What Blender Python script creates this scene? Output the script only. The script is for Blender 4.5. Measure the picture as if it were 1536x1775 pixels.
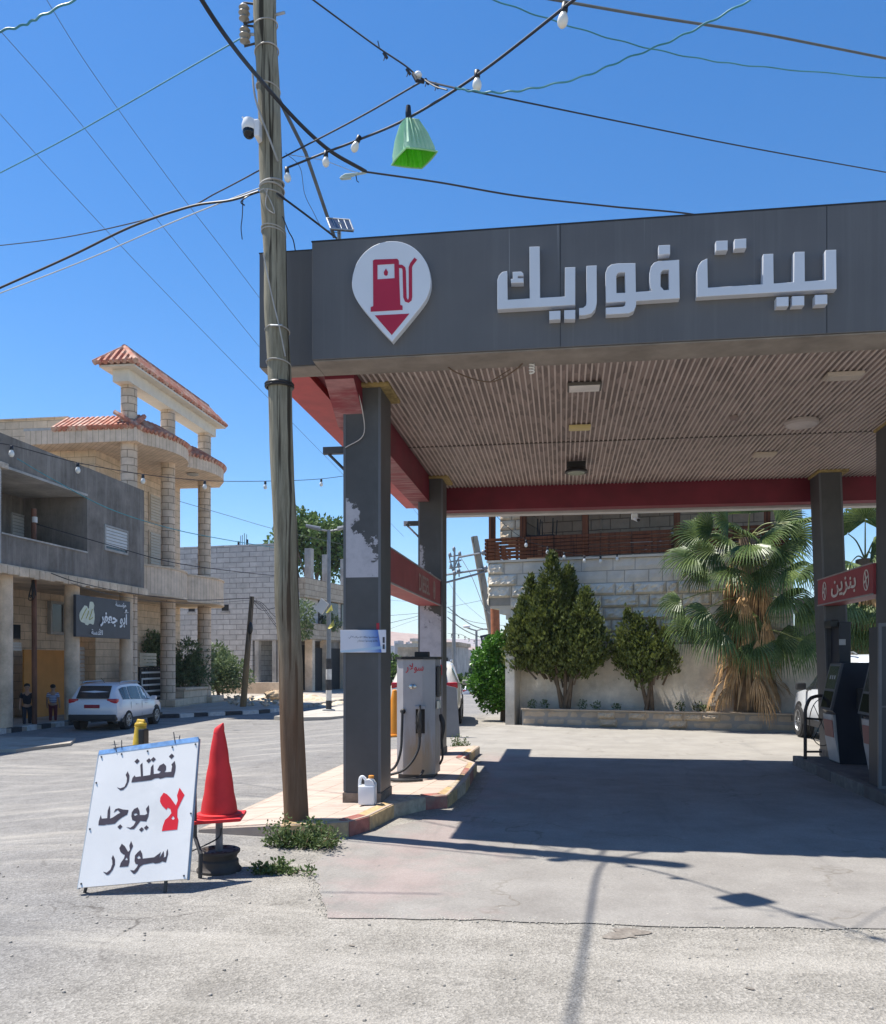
import bpy, bmesh, math, random
from mathutils import Vector as V, Matrix, noise as mnoise
R = math.radians
random.seed(7)
for _o in list(bpy.data.objects): bpy.data.objects.remove(_o)
scene = bpy.context.scene
COL = scene.collection

# ------------------------------------------------------------------ camera, sky, sun, exposure
F, HY, CX, H = 1470.0, 1145.0, 768.0, 1.65          # focal length and horizon of the photograph (1536 x 1775)
YAW = R(8.0); CY, SY = math.cos(YAW), math.sin(YAW)
CAM = V((0, 0, H))
cd = bpy.data.cameras.new('camera'); cam = bpy.data.objects.new('camera', cd); COL.objects.link(cam)
cam.location = CAM; cam.rotation_euler = (R(90), 0, YAW)
cd.sensor_width = 36; cd.sensor_fit = 'AUTO'; cd.lens = 36 * F / 1775; cd.shift_y = (HY - 887.5) / 1775
cd.clip_start = 0.05; cd.clip_end = 9000
scene.camera = cam
KX, KY = 0.43, -0.085                                 # shadow drift per metre of height
sun_to = V((-KX, -KY, 1)).normalized()
sl = bpy.data.lights.new('sun', 'SUN'); sl.energy = 5.0; sl.angle = R(0.53); sl.color = (1, .955, .88)
so = bpy.data.objects.new('sun', sl); COL.objects.link(so); so.location = (-20, 5, 45)
so.rotation_euler = (-sun_to).to_track_quat('-Z', 'Y').to_euler()
w = bpy.data.worlds.new('World'); scene.world = w; w.use_nodes = True
wn, wl = w.node_tree.nodes, w.node_tree.links
sky = wn.new('ShaderNodeTexSky'); sky.sky_type = 'NISHITA'; sky.sun_disc = False
sky.sun_elevation = math.asin(sun_to.z); sky.sun_rotation = math.atan2(sun_to.x, sun_to.y)
sky.altitude = 600; sky.air_density = 1.0; sky.dust_density = 0.35; sky.ozone_density = 3.0
hs = wn.new('ShaderNodeHueSaturation'); hs.inputs['Saturation'].default_value = 1.32
hs.inputs['Hue'].default_value = 0.502
wl.new(sky.outputs[0], hs.inputs['Color']); wl.new(hs.outputs[0], wn['Background'].inputs[0])
wn['Background'].inputs[1].default_value = 0.112
scene.view_settings.view_transform = 'Standard'; scene.view_settings.look = 'None'
scene.view_settings.gamma = 1; scene.view_settings.exposure = 0.75
scene.cycles.max_bounces = 8; scene.cycles.diffuse_bounces = 4
scene.cycles.transparent_max_bounces = 8

# ------------------------------------------------------------------ pixel rays of the photograph
def ray(x, y):
    t = (x - CX) / F
    return V((t * CY - SY, CY + t * SY, (HY - y) / F))
def P(x, y, Z): return CAM + ray(x, y) * Z
def atX(x, y, X0): d = ray(x, y); return CAM + d * (X0 / d.x)
def atY(x, y, Y0): d = ray(x, y); return CAM + d * (Y0 / d.y)
def G(x, y, z=0.0): d = ray(x, y); return CAM + d * ((z - H) / d.z)
def onplane(x, y, o, n): d = ray(x, y); return CAM + d * ((o - CAM).dot(n) / d.dot(n))

# ------------------------------------------------------------------ materials
def _nt(name):
    m = bpy.data.materials.new(name); m.use_nodes = True
    return m, m.node_tree.nodes, m.node_tree.links, m.node_tree.nodes['Principled BSDF']
def _pos(n, l, scale=(1, 1, 1), rot=(0, 0, 0)):
    g = n.new('ShaderNodeNewGeometry'); mp = n.new('ShaderNodeMapping')
    mp.inputs['Scale'].default_value = scale; mp.inputs['Rotation'].default_value = rot
    l.new(g.outputs['Position'], mp.inputs['Vector']); return mp.outputs[0]
def _noise(n, l, vec, scale, detail=6, rough=.6):
    t = n.new('ShaderNodeTexNoise'); t.inputs['Scale'].default_value = scale
    t.inputs['Detail'].default_value = detail; t.inputs['Roughness'].default_value = rough
    l.new(vec, t.inputs['Vector']); return t.outputs['Fac']
def _ramp(n, l, fac, stops):
    r = n.new('ShaderNodeValToRGB'); e = r.color_ramp.elements
    while len(e) > 1: e.remove(e[-1])
    e[0].position = stops[0][0]; e[0].color = (*c3(stops[0][1]), 1)
    for p, c in stops[1:]: k = e.new(p); k.color = (*c3(c), 1)
    l.new(fac, r.inputs[0]); return r.outputs[0]
def c3(c): return (c, c, c) if isinstance(c, (int, float)) else tuple(c)
def _mix(n, l, fac, a, b, mode='MIX'):
    m = n.new('ShaderNodeMix'); m.data_type = 'RGBA'; m.blend_type = mode
    if isinstance(fac, (int, float)): m.inputs[0].default_value = fac
    else: l.new(fac, m.inputs[0])
    for i, v in ((6, a), (7, b)):
        if isinstance(v, (tuple, list, int, float)): m.inputs[i].default_value = (*c3(v), 1)
        else: l.new(v, m.inputs[i])
    return m.outputs[2]
def _math(n, l, op, a, b=None, clamp=False):
    m = n.new('ShaderNodeMath'); m.operation = op; m.use_clamp = clamp
    for i, v in ((0, a), (1, b)):
        if v is None: continue
        if isinstance(v, (int, float)): m.inputs[i].default_value = v
        else: l.new(v, m.inputs[i])
    return m.outputs[0]
def _bump(n, l, b, h, strength, dist=.02):
    k = n.new('ShaderNodeBump'); k.inputs['Strength'].default_value = strength; k.inputs['Distance'].default_value = dist
    l.new(h, k.inputs['Height']); l.new(k.outputs[0], b.inputs['Normal'])
MATS = {}
def mat(name, col, rough=.7, var=.15, vs=3, bump=0, bs=50, metal=0, st=(1, 1, 1), spec=.4, dirt=None, dlo=.52, dhi=.7, bd=.01):
    if name in MATS: return MATS[name]
    m, n, l, b = _nt(name)
    v = _pos(n, l, st); f = _noise(n, l, v, vs)
    c = _ramp(n, l, f, [(.3, [x * (1 - var) for x in c3(col)]), (.7, [min(1, x * (1 + var)) for x in c3(col)])])
    if dirt is not None:
        f2 = _noise(n, l, v, vs * .37 + .3, 8, .65)
        c = _mix(n, l, _ramp(n, l, f2, [(dlo, 0), (dhi, 1)]), c, dirt)
    l.new(c, b.inputs['Base Color'])
    b.inputs['Roughness'].default_value = rough; b.inputs['Metallic'].default_value = metal
    b.inputs['Specular IOR Level'].default_value = spec
    if bump: _bump(n, l, b, _noise(n, l, _pos(n, l, st), bs, 5), bump, bd)
    MATS[name] = m; return m
def brick(name, c1, c2, mortar, bw, bh, ms=.012, bump=.6, uv=False, rough=.85, dark=None, rot=0, nb=14, nbs=.45):
    if name in MATS: return MATS[name]
    m, n, l, b = _nt(name)
    if uv:
        t = n.new('ShaderNodeUVMap'); vec = t.outputs[0]
        base = t.outputs[0]
    else:
        p = _pos(n, l, (1, 1, 1), (0, 0, rot)); s = n.new('ShaderNodeSeparateXYZ'); l.new(p, s.inputs[0])
        cx = n.new('ShaderNodeCombineXYZ'); l.new(_math(n, l, 'ADD', s.outputs[0], s.outputs[1]), cx.inputs[0]); l.new(s.outputs[2], cx.inputs[1])
        vec = cx.outputs[0]
    t = n.new('ShaderNodeTexBrick'); l.new(vec, t.inputs['Vector'])
    t.inputs['Scale'].default_value = 1; t.inputs['Brick Width'].default_value = bw; t.inputs['Row Height'].default_value = bh
    t.inputs['Mortar Size'].default_value = ms; t.inputs['Mortar Smooth'].default_value = .2; t.inputs['Bias'].default_value = 0
    t.inputs['Color1'].default_value = (*c1, 1); t.inputs['Color2'].default_value = (*c2, 1); t.inputs['Mortar'].default_value = (*mortar, 1)
    nz = _noise(n, l, _pos(n, l), 2.2, 8, .7)
    c = _mix(n, l, .45, t.outputs['Color'], _ramp(n, l, nz, [(.3, .45), (.7, 1.3)]), 'MULTIPLY')
    if dark is not None:
        nz3 = _noise(n, l, _pos(n, l, (1, 1, .25)), 1.1, 8, .7)
        c = _mix(n, l, _ramp(n, l, nz3, [(.5, 0), (.72, .8)]), c, dark)
    l.new(c, b.inputs['Base Color']); b.inputs['Roughness'].default_value = rough; b.inputs['Specular IOR Level'].default_value = .25
    nz2 = _noise(n, l, _pos(n, l), nb, 6, .6)
    hgt = _math(n, l, 'SUBTRACT', _math(n, l, 'MULTIPLY', nz2, nbs), _math(n, l, 'MULTIPLY', t.outputs['Fac'], .8))
    _bump(n, l, b, hgt, bump, .03)
    MATS[name] = m; return m
def leafmat(name, c1, c2, vs=6, rough=.55):
    if name in MATS: return MATS[name]
    m, n, l, b = _nt(name)
    f = _noise(n, l, _pos(n, l), vs, 3); f2 = _noise(n, l, _pos(n, l), vs * 9, 2)
    c = _ramp(n, l, _math(n, l, 'ADD', _math(n, l, 'MULTIPLY', f, .5), _math(n, l, 'MULTIPLY', f2, .5)), [(.36, c1), (.62, c2)])
    l.new(c, b.inputs['Base Color']); b.inputs['Roughness'].default_value = rough; b.inputs['Specular IOR Level'].default_value = .35
    tr = n.new('ShaderNodeBsdfTranslucent'); l.new(c, tr.inputs[0]); mx = n.new('ShaderNodeMixShader'); mx.inputs[0].default_value = .25
    l.new(b.outputs[0], mx.inputs[1]); l.new(tr.outputs[0], mx.inputs[2]); l.new(mx.outputs[0], n['Material Output'].inputs[0])
    MATS[name] = m; return m

# ------------------------------------------------------------------ building kit
XF = None                      # when set, a uniform growth about the eye used for the street block on the left
def wloc(o):
    p = V((0, 0, 0))
    while o: p += o.location; o = o.parent
    return p
def scaled(p, k): return CAM + (V(p) - CAM) * k
class MB:
    def __init__(s): s.v = []; s.f = []; s.m = []; s.uv = {}
    def add(s, verts, faces, mi=0, uvs=None):
        b = len(s.v); s.v += [V(p) for p in verts]
        for i, f in enumerate(faces):
            if uvs: s.uv[len(s.f)] = uvs[i]
            s.f.append([b + k for k in f]); s.m.append(mi)
        return s
    def box(s, a, b, mi=0, fr=None):
        x0, y0, z0 = [min(a[i], b[i]) for i in range(3)]; x1, y1, z1 = [max(a[i], b[i]) for i in range(3)]
        p = [V(q) for q in ((x0, y0, z0), (x1, y0, z0), (x1, y1, z0), (x0, y1, z0), (x0, y0, z1), (x1, y0, z1), (x1, y1, z1), (x0, y1, z1))]
        if fr: p = [fr(q) for q in p]
        return s.add(p, [(3, 2, 1, 0), (4, 5, 6, 7), (0, 1, 5, 4), (1, 2, 6, 5), (2, 3, 7, 6), (3, 0, 4, 7)], mi)
    def bbox(s, a, b, bev=.02, mi=0, fr=None):      # box with chamfered edges
        bm = bmesh.new(); bmesh.ops.create_cube(bm, size=1)
        c = (V(a) + V(b)) / 2; d = V([abs(a[i] - b[i]) for i in range(3)])
        for q in bm.verts: q.co = V((q.co.x * d.x, q.co.y * d.y, q.co.z * d.z)) + c
        bmesh.ops.bevel(bm, geom=bm.edges[:], offset=min(bev, min(d) * .45), segments=2, affect='EDGES', profile=.6)
        bm.verts.index_update()
        s.add([fr(q.co) if fr else q.co for q in bm.verts], [[q.index for q in f.verts] for f in bm.faces], mi); bm.free(); return s
    def prism(s, poly, axis_fn, t0, t1, mi=0):      # polygon (a,b) swept from t0 to t1 ; axis_fn(a,b,t)->point
        n = len(poly)
        pts = [axis_fn(a, b, t0) for a, b in poly] + [axis_fn(a, b, t1) for a, b in poly]
        fs = [list(range(n))[::-1], list(range(n, 2 * n))] + [(i, (i + 1) % n, n + (i + 1) % n, n + i) for i in range(n)]
        return s.add(pts, fs, mi)
    def tube(s, pts, r, seg=8, mi=0, cap=True):
        pts = [V(p) for p in pts]; n = len(pts); rs = r if isinstance(r, (list, tuple)) else [r] * n
        t0 = (pts[1] - pts[0]).normalized(); up = V((0, 0, 1)) if abs(t0.z) < .9 else V((1, 0, 0))
        a = t0.cross(up).normalized(); vs = []; L = 0; Ls = []
        for i, p in enumerate(pts):
            t = (pts[min(i + 1, n - 1)] - pts[max(i - 1, 0)])
            if t.length < 1e-9: t = t0
            t = t.normalized(); a = (a - t * a.dot(t)).normalized(); b = t.cross(a)
            if i: L += (p - pts[i - 1]).length
            Ls.append(L)
            for k in range(seg): th = 2 * math.pi * k / seg; vs.append(p + (a * math.cos(th) + b * math.sin(th)) * rs[i])
        fs, uv = [], []
        for i in range(n - 1):
            for k in range(seg):
                k2 = (k + 1) % seg
                fs.append((i * seg + k, i * seg + k2, (i + 1) * seg + k2, (i + 1) * seg + k))
                c0, c1 = 2 * math.pi * rs[0] * k / seg, 2 * math.pi * rs[0] * (k + 1) / seg
                uv.append(((c0, Ls[i]), (c1, Ls[i]), (c1, Ls[i + 1]), (c0, Ls[i + 1])))
        if cap:
            fs.append(list(range(seg))[::-1]); uv.append([(0, 0)] * seg)
            fs.append(list(range((n - 1) * seg, n * seg))); uv.append([(0, 0)] * seg)
        return s.add(vs, fs, mi, uv)
    def lathe(s, prof, c=(0, 0, 0), seg=20, mi=0, fr=None):
        vs = []; c = V(c)
        for r_, z in prof:
            for k in range(seg):
                th = 2 * math.pi * k / seg; q = V((r_ * math.cos(th), r_ * math.sin(th), z)); vs.append((fr(q) if fr else q) + c)
        n = len(prof); fs = [(i * seg + k, i * seg + (k + 1) % seg, (i + 1) * seg + (k + 1) % seg, (i + 1) * seg + k) for i in range(n - 1) for k in range(seg)]
        fs.append(list(range(seg))[::-1]); fs.append(list(range((n - 1) * seg, n * seg)))
        return s.add(vs, fs, mi)
    def ball(s, c, r, seg=10, mi=0):
        r = V((r, r, r)) if isinstance(r, (int, float)) else V(r)
        pr = [(max(.001, math.sin(math.pi * i / seg)), -math.cos(math.pi * i / seg)) for i in range(seg + 1)]
        return s.lathe(pr, c, seg + 2, mi, lambda q: V((q.x * r.x, q.y * r.y, q.z * r.z)))
    def build(s, name, mats, parent=None, smooth=False, label=None):
        vs = [scaled(p, XF) for p in s.v] if XF else s.v
        if parent is not None: o0 = wloc(parent)
        else:
            o0 = V(((min(p.x for p in vs) + max(p.x for p in vs)) / 2, (min(p.y for p in vs) + max(p.y for p in vs)) / 2, min(p.z for p in vs)))
        me = bpy.data.meshes.new(name); me.from_pydata([p - o0 for p in vs], [], s.f)
        for m in (mats if isinstance(mats, (list, tuple)) else [mats]): me.materials.append(m)
        for i, p in enumerate(me.polygons): p.material_index = s.m[i]; p.use_smooth = smooth
        if s.uv:
            ul = me.uv_layers.new(name='UVMap')
            for i, p in enumerate(me.polygons):
                if i in s.uv:
                    for k, li in enumerate(p.loop_indices): ul.data[li].uv = s.uv[i][k]
        bm = bmesh.new(); bm.from_mesh(me)
        if not getattr(s, 'raw', False): bmesh.ops.recalc_face_normals(bm, faces=bm.faces)
        bm.to_mesh(me); bm.free()
        if smooth: me.set_sharp_from_angle(angle=R(38))
        o = bpy.data.objects.new(name, me); COL.objects.link(o)
        if parent is not None: o.parent = parent
        else: o.location = o0
        if label: o['label'] = label
        return o
def tag(o, label=None, cat=None, group=None, kind=None):
    if label: o['label'] = label
    if cat: o['category'] = cat
    if group: o['group'] = group
    if kind: o['kind'] = kind
    return o
def thing(name, label, cat, loc=(0, 0, 0), group=None):
    o = bpy.data.objects.new(name, None); COL.objects.link(o); o.empty_display_size = .2
    o.location = scaled(loc, XF) if XF else V(loc)
    return tag(o, label, cat, group)
def struct(mb, name, m, smooth=False):
    return tag(mb.build(name, m, None, smooth), kind='structure')
def copy_tree(o, parent=None):
    c = o.copy(); COL.objects.link(c); c.parent = parent
    for ch in [x for x in COL.objects if x.parent == o]: copy_tree(ch, c)
    return c
def spline(pts, n=8):
    pts = [V(p) for p in pts]
    if len(pts) < 3: return [pts[0].lerp(pts[-1], i / n) for i in range(n + 1)]
    out = []; q = [pts[0] * 2 - pts[1]] + pts + [pts[-1] * 2 - pts[-2]]
    for i in range(1, len(q) - 2):
        for k in range(n):
            t = k / n; a, b, c, d = q[i - 1:i + 3]
            out.append(.5 * ((2 * b) + (c - a) * t + (2 * a - 5 * b + 4 * c - d) * t * t + (3 * b - a - 3 * c + d) * t ** 3))
    return out + [pts[-1]]
def shape(polys, ext=0.0, bev=0.0):                 # outlines (holes by even-odd) -> verts, faces in (a,b,depth)
    cu = bpy.data.curves.new('tmp', 'CURVE'); cu.dimensions = '2D'; cu.fill_mode = 'BOTH'; cu.extrude = ext; cu.bevel_depth = bev
    for pl in polys:
        sp = cu.splines.new('POLY'); sp.points.add(len(pl) - 1); sp.use_cyclic_u = True
        for i, (a, b) in enumerate(pl): sp.points[i].co = (a, b, 0, 1)
    o = bpy.data.objects.new('tmp', cu); COL.objects.link(o); bpy.context.view_layer.update()
    me = bpy.data.meshes.new_from_object(o.evaluated_get(bpy.context.evaluated_depsgraph_get()))
    r = [v.co.copy() for v in me.vertices], [list(p.vertices) for p in me.polygons]
    bpy.data.objects.remove(o); bpy.data.curves.remove(cu); bpy.data.meshes.remove(me); return r
def addshape(mb, polys, o, ux, uy, n, ext, bev=0, mi=0, lift=0):
    vs, fs = shape(polys, ext, bev)
    mb.add([o + ux * p.x + uy * p.y + n * (p.z + lift) for p in vs], fs, mi)
# Arabic letters: base code of the presentation forms, number of forms
AR = dict(zip('اأإآؤبةتجحخدذرزسشصضطظعغفقكلمنهوىي', [(0xFE8D, 2), (0xFE83, 2), (0xFE87, 2), (0xFE81, 2), (0xFE85, 2), (0xFE8F, 4), (0xFE93, 2), (0xFE95, 4), (0xFE9D, 4), (0xFEA1, 4), (0xFEA5, 4), (0xFEA9, 2), (0xFEAB, 2), (0xFEAD, 2), (0xFEAF, 2), (0xFEB1, 4), (0xFEB5, 4), (0xFEB9, 4), (0xFEBD, 4), (0xFEC1, 4), (0xFEC5, 4), (0xFEC9, 4), (0xFECD, 4), (0xFED1, 4), (0xFED5, 4), (0xFED9, 4), (0xFEDD, 4), (0xFEE1, 4), (0xFEE5, 4), (0xFEE9, 4), (0xFEED, 2), (0xFEEF, 2), (0xFEF1, 4)]))
LA = {'ا': 0xFEFB, 'أ': 0xFEF7, 'آ': 0xFEF5, 'إ': 0xFEF9}
def arabic(s):
    out = []; i = 0; prev = False
    while i < len(s):
        ch = s[i]
        if ch == 'ل' and i + 1 < len(s) and s[i + 1] in LA:
            out.append(chr(LA[s[i + 1]] + (1 if prev else 0))); prev = False; i += 2; continue
        if ch not in AR: out.append(ch); prev = False; i += 1; continue
        b, k = AR[ch]; nx = i + 1 < len(s) and s[i + 1] in AR and k == 4
        out.append(chr(b + (1 if prev else 0) + (2 if nx else 0))); prev = nx; i += 1
    return ''.join(out)[::-1]
def text2d(s, bold=0.0):
    cu = bpy.data.curves.new('tmp', 'FONT'); cu.body = s; cu.size = 1; cu.offset = bold; cu.resolution_u = 4
    o = bpy.data.objects.new('tmp', cu); COL.objects.link(o); bpy.context.view_layer.update()
    me = bpy.data.meshes.new_from_object(o.evaluated_get(bpy.context.evaluated_depsgraph_get()))
    vs = [v.co.copy() for v in me.vertices]; fs = [list(p.vertices) for p in me.polygons]
    par = list(range(len(vs)))
    def fd(i):
        while par[i] != i: par[i] = par[par[i]]; i = par[i]
        return i
    for f in fs:
        for k in f[1:]: par[fd(k)] = fd(f[0])
    roots = {}
    for i in range(len(vs)): roots.setdefault(fd(i), len(roots))
    for i, v in enumerate(vs): v.z = roots[fd(i)]
    bpy.data.objects.remove(o); bpy.data.curves.remove(cu); bpy.data.meshes.remove(me)
    return vs, fs
def addtext(mb, s, o, ux, uy, n, w_, h_, bold=.0, mi=0, lift=.003):   # text fitted into a w_ x h_ box whose lower left corner is o
    vs, fs = text2d(s, bold)
    if not vs: return
    x0, x1 = min(v.x for v in vs), max(v.x for v in vs); y0, y1 = min(v.y for v in vs), max(v.y for v in vs)
    mb.add([o + ux * ((v.x - x0) / (x1 - x0) * w_) + uy * ((v.y - y0) / (y1 - y0) * h_) + n * (lift + v.z * .0004) for v in vs], fs, mi); mb.raw = True
def leaves(mb, blobs, size, aspect=.5, up=.0, mi=0, shell=.55, rnd=random):
    for c, r, n in blobs:
        c = V(c); r = V((r, r, r)) if isinstance(r, (int, float)) else V(r)
        for _ in range(n):
            d = V((rnd.gauss(0, 1), rnd.gauss(0, 1), rnd.gauss(0, 1))).normalized()
            q = rnd.uniform(shell, 1) if rnd.random() < .8 else rnd.uniform(.1, 1)
            p = c + V((d.x * r.x, d.y * r.y, d.z * r.z)) * q
            ax = (d * .6 + V((rnd.gauss(0, .6), rnd.gauss(0, .6), rnd.gauss(0, .6) + up))).normalized()
            sd = ax.cross(V((rnd.gauss(0, 1), rnd.gauss(0, 1), rnd.gauss(0, 1)))).normalized()
            L = size * rnd.uniform(.6, 1.3); W = L * aspect * .5; nn = ax.cross(sd) * W * .35
            mb.add([p, p + ax * L * .5 + sd * W + nn, p + ax * L, p + ax * L * .5 - sd * W + nn], [(0, 1, 2), (0, 2, 3)], mi)
    mb.raw = True
# ------------------------------------------------------------------ the ground
def sst(t): t = max(0, min(1, t)); return t * t * (3 - 2 * t)
def gz(X, Y):
    z = -.46 * sst((-3.5 - X) / 6.0)
    if X > -9.5: z += (-.46 - z) * sst((Y - 23) / 14)
    if Y > 50: z -= .062 * (min(Y, 260) - 50) * sst((Y - 50) / 12)
    return z
def axis(ranges):
    out = []
    for a, b, st in ranges:
        k = max(1, round((b - a) / st)); out += [a + (b - a) * i / k for i in range(k)]
    return out + [ranges[-1][1]]
def sheet(mb, xs, ys, zf):
    nx, ny = len(xs), len(ys)
    mb.add([(x, y, zf(x, y)) for y in ys for x in xs], [(j * nx + i, j * nx + i + 1, (j + 1) * nx + i + 1, (j + 1) * nx + i) for j in range(ny - 1) for i in range(nx - 1)])
def ground_mat():
    m, n, l, b = _nt('old_asphalt'); v = _pos(n, l)
    big = _noise(n, l, v, .45, 6, .6); mid = _noise(n, l, v, 2.6, 6, .65); fine = _noise(n, l, v, 60, 4, .75)
    sp = n.new('ShaderNodeSeparateXYZ'); l.new(v, sp.inputs[0])
    near = _ramp(n, l, _math(n, l, 'ADD', _math(n, l, 'MULTIPLY', sp.outputs[0], .25), _math(n, l, 'MULTIPLY', big, 1.2)), [(0, 0), (.25, .2), (.6, 1)])
    tan = _ramp(n, l, mid, [(.25, (.225, .208, .180)), (.75, (.345, .322, .285))])
    gry = _ramp(n, l, mid, [(.25, (.18, .172, .163)), (.75, (.265, .255, .242))])
    farx = _math(n, l, 'MULTIPLY', _math(n, l, 'ADD', sp.outputs[0], 3.2), .8, True)
    c = _mix(n, l, farx, gry, tan)
    stone = n.new('ShaderNodeTexVoronoi'); stone.inputs['Scale'].default_value = 75; l.new(v, stone.inputs['Vector'])
    c = _mix(n, l, .55, c, _ramp(n, l, stone.outputs['Color'], [(.15, .55), (.5, 1.0), (.9, 1.5)]), 'MULTIPLY')
    c = _mix(n, l, .6, c, _ramp(n, l, fine, [(.3, .6), (.7, 1.35)]), 'MULTIPLY')
    c = _mix(n, l, _ramp(n, l, _noise(n, l, v, .9, 8, .72), [(.55, 0), (.74, .45)]), c, (.12, .11, .10))
    c = _mix(n, l, _ramp(n, l, _noise(n, l, _pos(n, l, (1, .16, 1)), .8, 7, .7), [(.56, 0), (.8, .35)]), c, (.40, .375, .34))
    cr = n.new('ShaderNodeTexVoronoi'); cr.feature = 'DISTANCE_TO_EDGE'; cr.inputs['Scale'].default_value = .42
    wv = n.new('ShaderNodeVectorMath'); wv.operation = 'ADD'; nz = n.new('ShaderNodeTexNoise'); nz.inputs['Scale'].default_value = 1.7; nz.inputs['Detail'].default_value = 8
    l.new(v, nz.inputs['Vector']); l.new(v, wv.inputs[0]); l.new(nz.outputs['Color'], wv.inputs[1]); l.new(wv.outputs[0], cr.inputs['Vector'])
    crk = _ramp(n, l, cr.outputs['Distance'], [(0, 1), (.012, 0)])
    brk = _ramp(n, l, _noise(n, l, v, .5, 4), [(.5, 0), (.6, .75)])
    c = _mix(n, l, _math(n, l, 'MULTIPLY', crk, brk), c, (.07, .062, .055))
    c = _mix(n, l, _ramp(n, l, _noise(n, l, _pos(n, l, (.35, 2.4, 1), (0, 0, .5)), 1.0, 7, .7), [(.50, 0), (.70, .6)]), c, (.44, .41, .36))
    c = _mix(n, l, _ramp(n, l, _noise(n, l, _pos(n, l, (1.1, 1.1, 1)), 6.5, 4, .8), [(.64, 0), (.70, .6)]), c, (.13, .112, .095))
    l.new(c, b.inputs['Base Color']); b.inputs['Roughness'].default_value = .9; b.inputs['Specular IOR Level'].default_value = .25
    _bump(n, l, b, _math(n, l, 'ADD', fine, _math(n, l, 'MULTIPLY', stone.outputs['Distance'], .7)), .75, .012); return m
def apron_mat():
    m, n, l, b = _nt('apron_concrete'); v = _pos(n, l)
    mid = _noise(n, l, v, 1.5, 7, .65); fine = _noise(n, l, v, 75, 4, .7)
    c = _ramp(n, l, mid, [(.28, (.205, .190, .172)), (.72, (.298, .280, .256))])
    c = _mix(n, l, .6, c, _ramp(n, l, fine, [(.3, .68), (.7, 1.3)]), 'MULTIPLY')
    sp = n.new('ShaderNodeSeparateXYZ'); l.new(v, sp.inputs[0])
    # worn red floor paint beside the kerb
    edge = _math(n, l, 'SUBTRACT', _noise(n, l, v, 1.3, 8, .7), _math(n, l, 'MULTIPLY', _math(n, l, 'ABSOLUTE', _math(n, l, 'ADD', sp.outputs[0], 1.25)), .22))
    c = _mix(n, l, _ramp(n, l, edge, [(.36, 0), (.52, .24)]), c, (.40, .25, .235))
    far = _math(n, l, 'MULTIPLY', _math(n, l, 'SUBTRACT', sp.outputs[1], 14.2), .9, True)
    c = _mix(n, l, far, c, _ramp(n, l, mid, [(.28, (.25, .232, .205)), (.72, (.345, .322, .285))]))
    # tyre-polished streaks and oil spots
    c = _mix(n, l, _ramp(n, l, _noise(n, l, _pos(n, l, (1.6, .22, 1), (0, 0, .3)), 1.3, 7, .7), [(.55, 0), (.75, .4)]), c, (.12, .112, .11))
    c = _mix(n, l, _ramp(n, l, _noise(n, l, v, 2.1, 5, .75), [(.66, 0), (.72, .55)]), c, (.10, .09, .085))
    cr = n.new('ShaderNodeTexVoronoi'); cr.feature = 'DISTANCE_TO_EDGE'; cr.inputs['Scale'].default_value = .33
    wv = n.new('ShaderNodeVectorMath'); wv.operation = 'ADD'; nz = n.new('ShaderNodeTexNoise'); nz.inputs['Scale'].default_value = 2.2; nz.inputs['Detail'].default_value = 8
    l.new(v, nz.inputs['Vector']); l.new(v, wv.inputs[0]); l.new(nz.outputs['Color'], wv.inputs[1]); l.new(wv.outputs[0], cr.inputs['Vector'])
    c = _mix(n, l, _ramp(n, l, cr.outputs['Distance'], [(0, .75), (.0025, .6), (.007, 0)]), c, _mix(n, l, _ramp(n, l, _noise(n, l, v, .8, 5, .7), [(.44, 0), (.56, 1)]), c, (.15, .13, .105)))
    l.new(c, b.inputs['Base Color']); b.inputs['Roughness'].default_value = .82; b.inputs['Specular IOR Level'].default_value = .3
    _bump(n, l, b, fine, .45, .008); return m
gm = MB()
sheet(gm, axis([(-2600, -400, 300), (-400, -60, 40), (-60, -20, 5), (-20, 10, .75), (10, 60, 5), (60, 400, 40), (400, 2600, 300)]),
      axis([(-40, -4, 4), (-4, 56, .8), (56, 110, 3), (110, 300, 12), (300, 2700, 200)]), gz)
struct(gm, 'ground', ground_mat(), True)
mA = apron_mat()
am = MB(); ring = [(-1.48, 5.28), (-.5, 5.36), (.8, 5.4), (1.9, 5.52), (4, 5.65), (10, 5.9), (10, 20.5), (5.3, 20.3), (-.95, 21.6), (-1.5, 22.2), (-2.6, 18), (-2.4, 15), (-1.4, 14.2), (-1.0, 12), (-1.0, 9.4), (-1.7, 8.2), (-1.95, 7.6), (-2.0, 6.6)]
rr = []
for i in range(len(ring)):                                  # broken, crumbling edge
    a, b = V((*ring[i], 0)), V((*ring[(i + 1) % len(ring)], 0)); k = max(1, int((b - a).length / .12))
    for j in range(k):
        p = a.lerp(b, j / k); q = p + V((random.uniform(-1, 1), random.uniform(-1, 1), 0)) * (.018 if p.y < 8 else .01); rr.append((q.x, q.y, .006))
am.add(rr, [list(range(len(rr)))]); struct(am, 'apron', mA)
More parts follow.
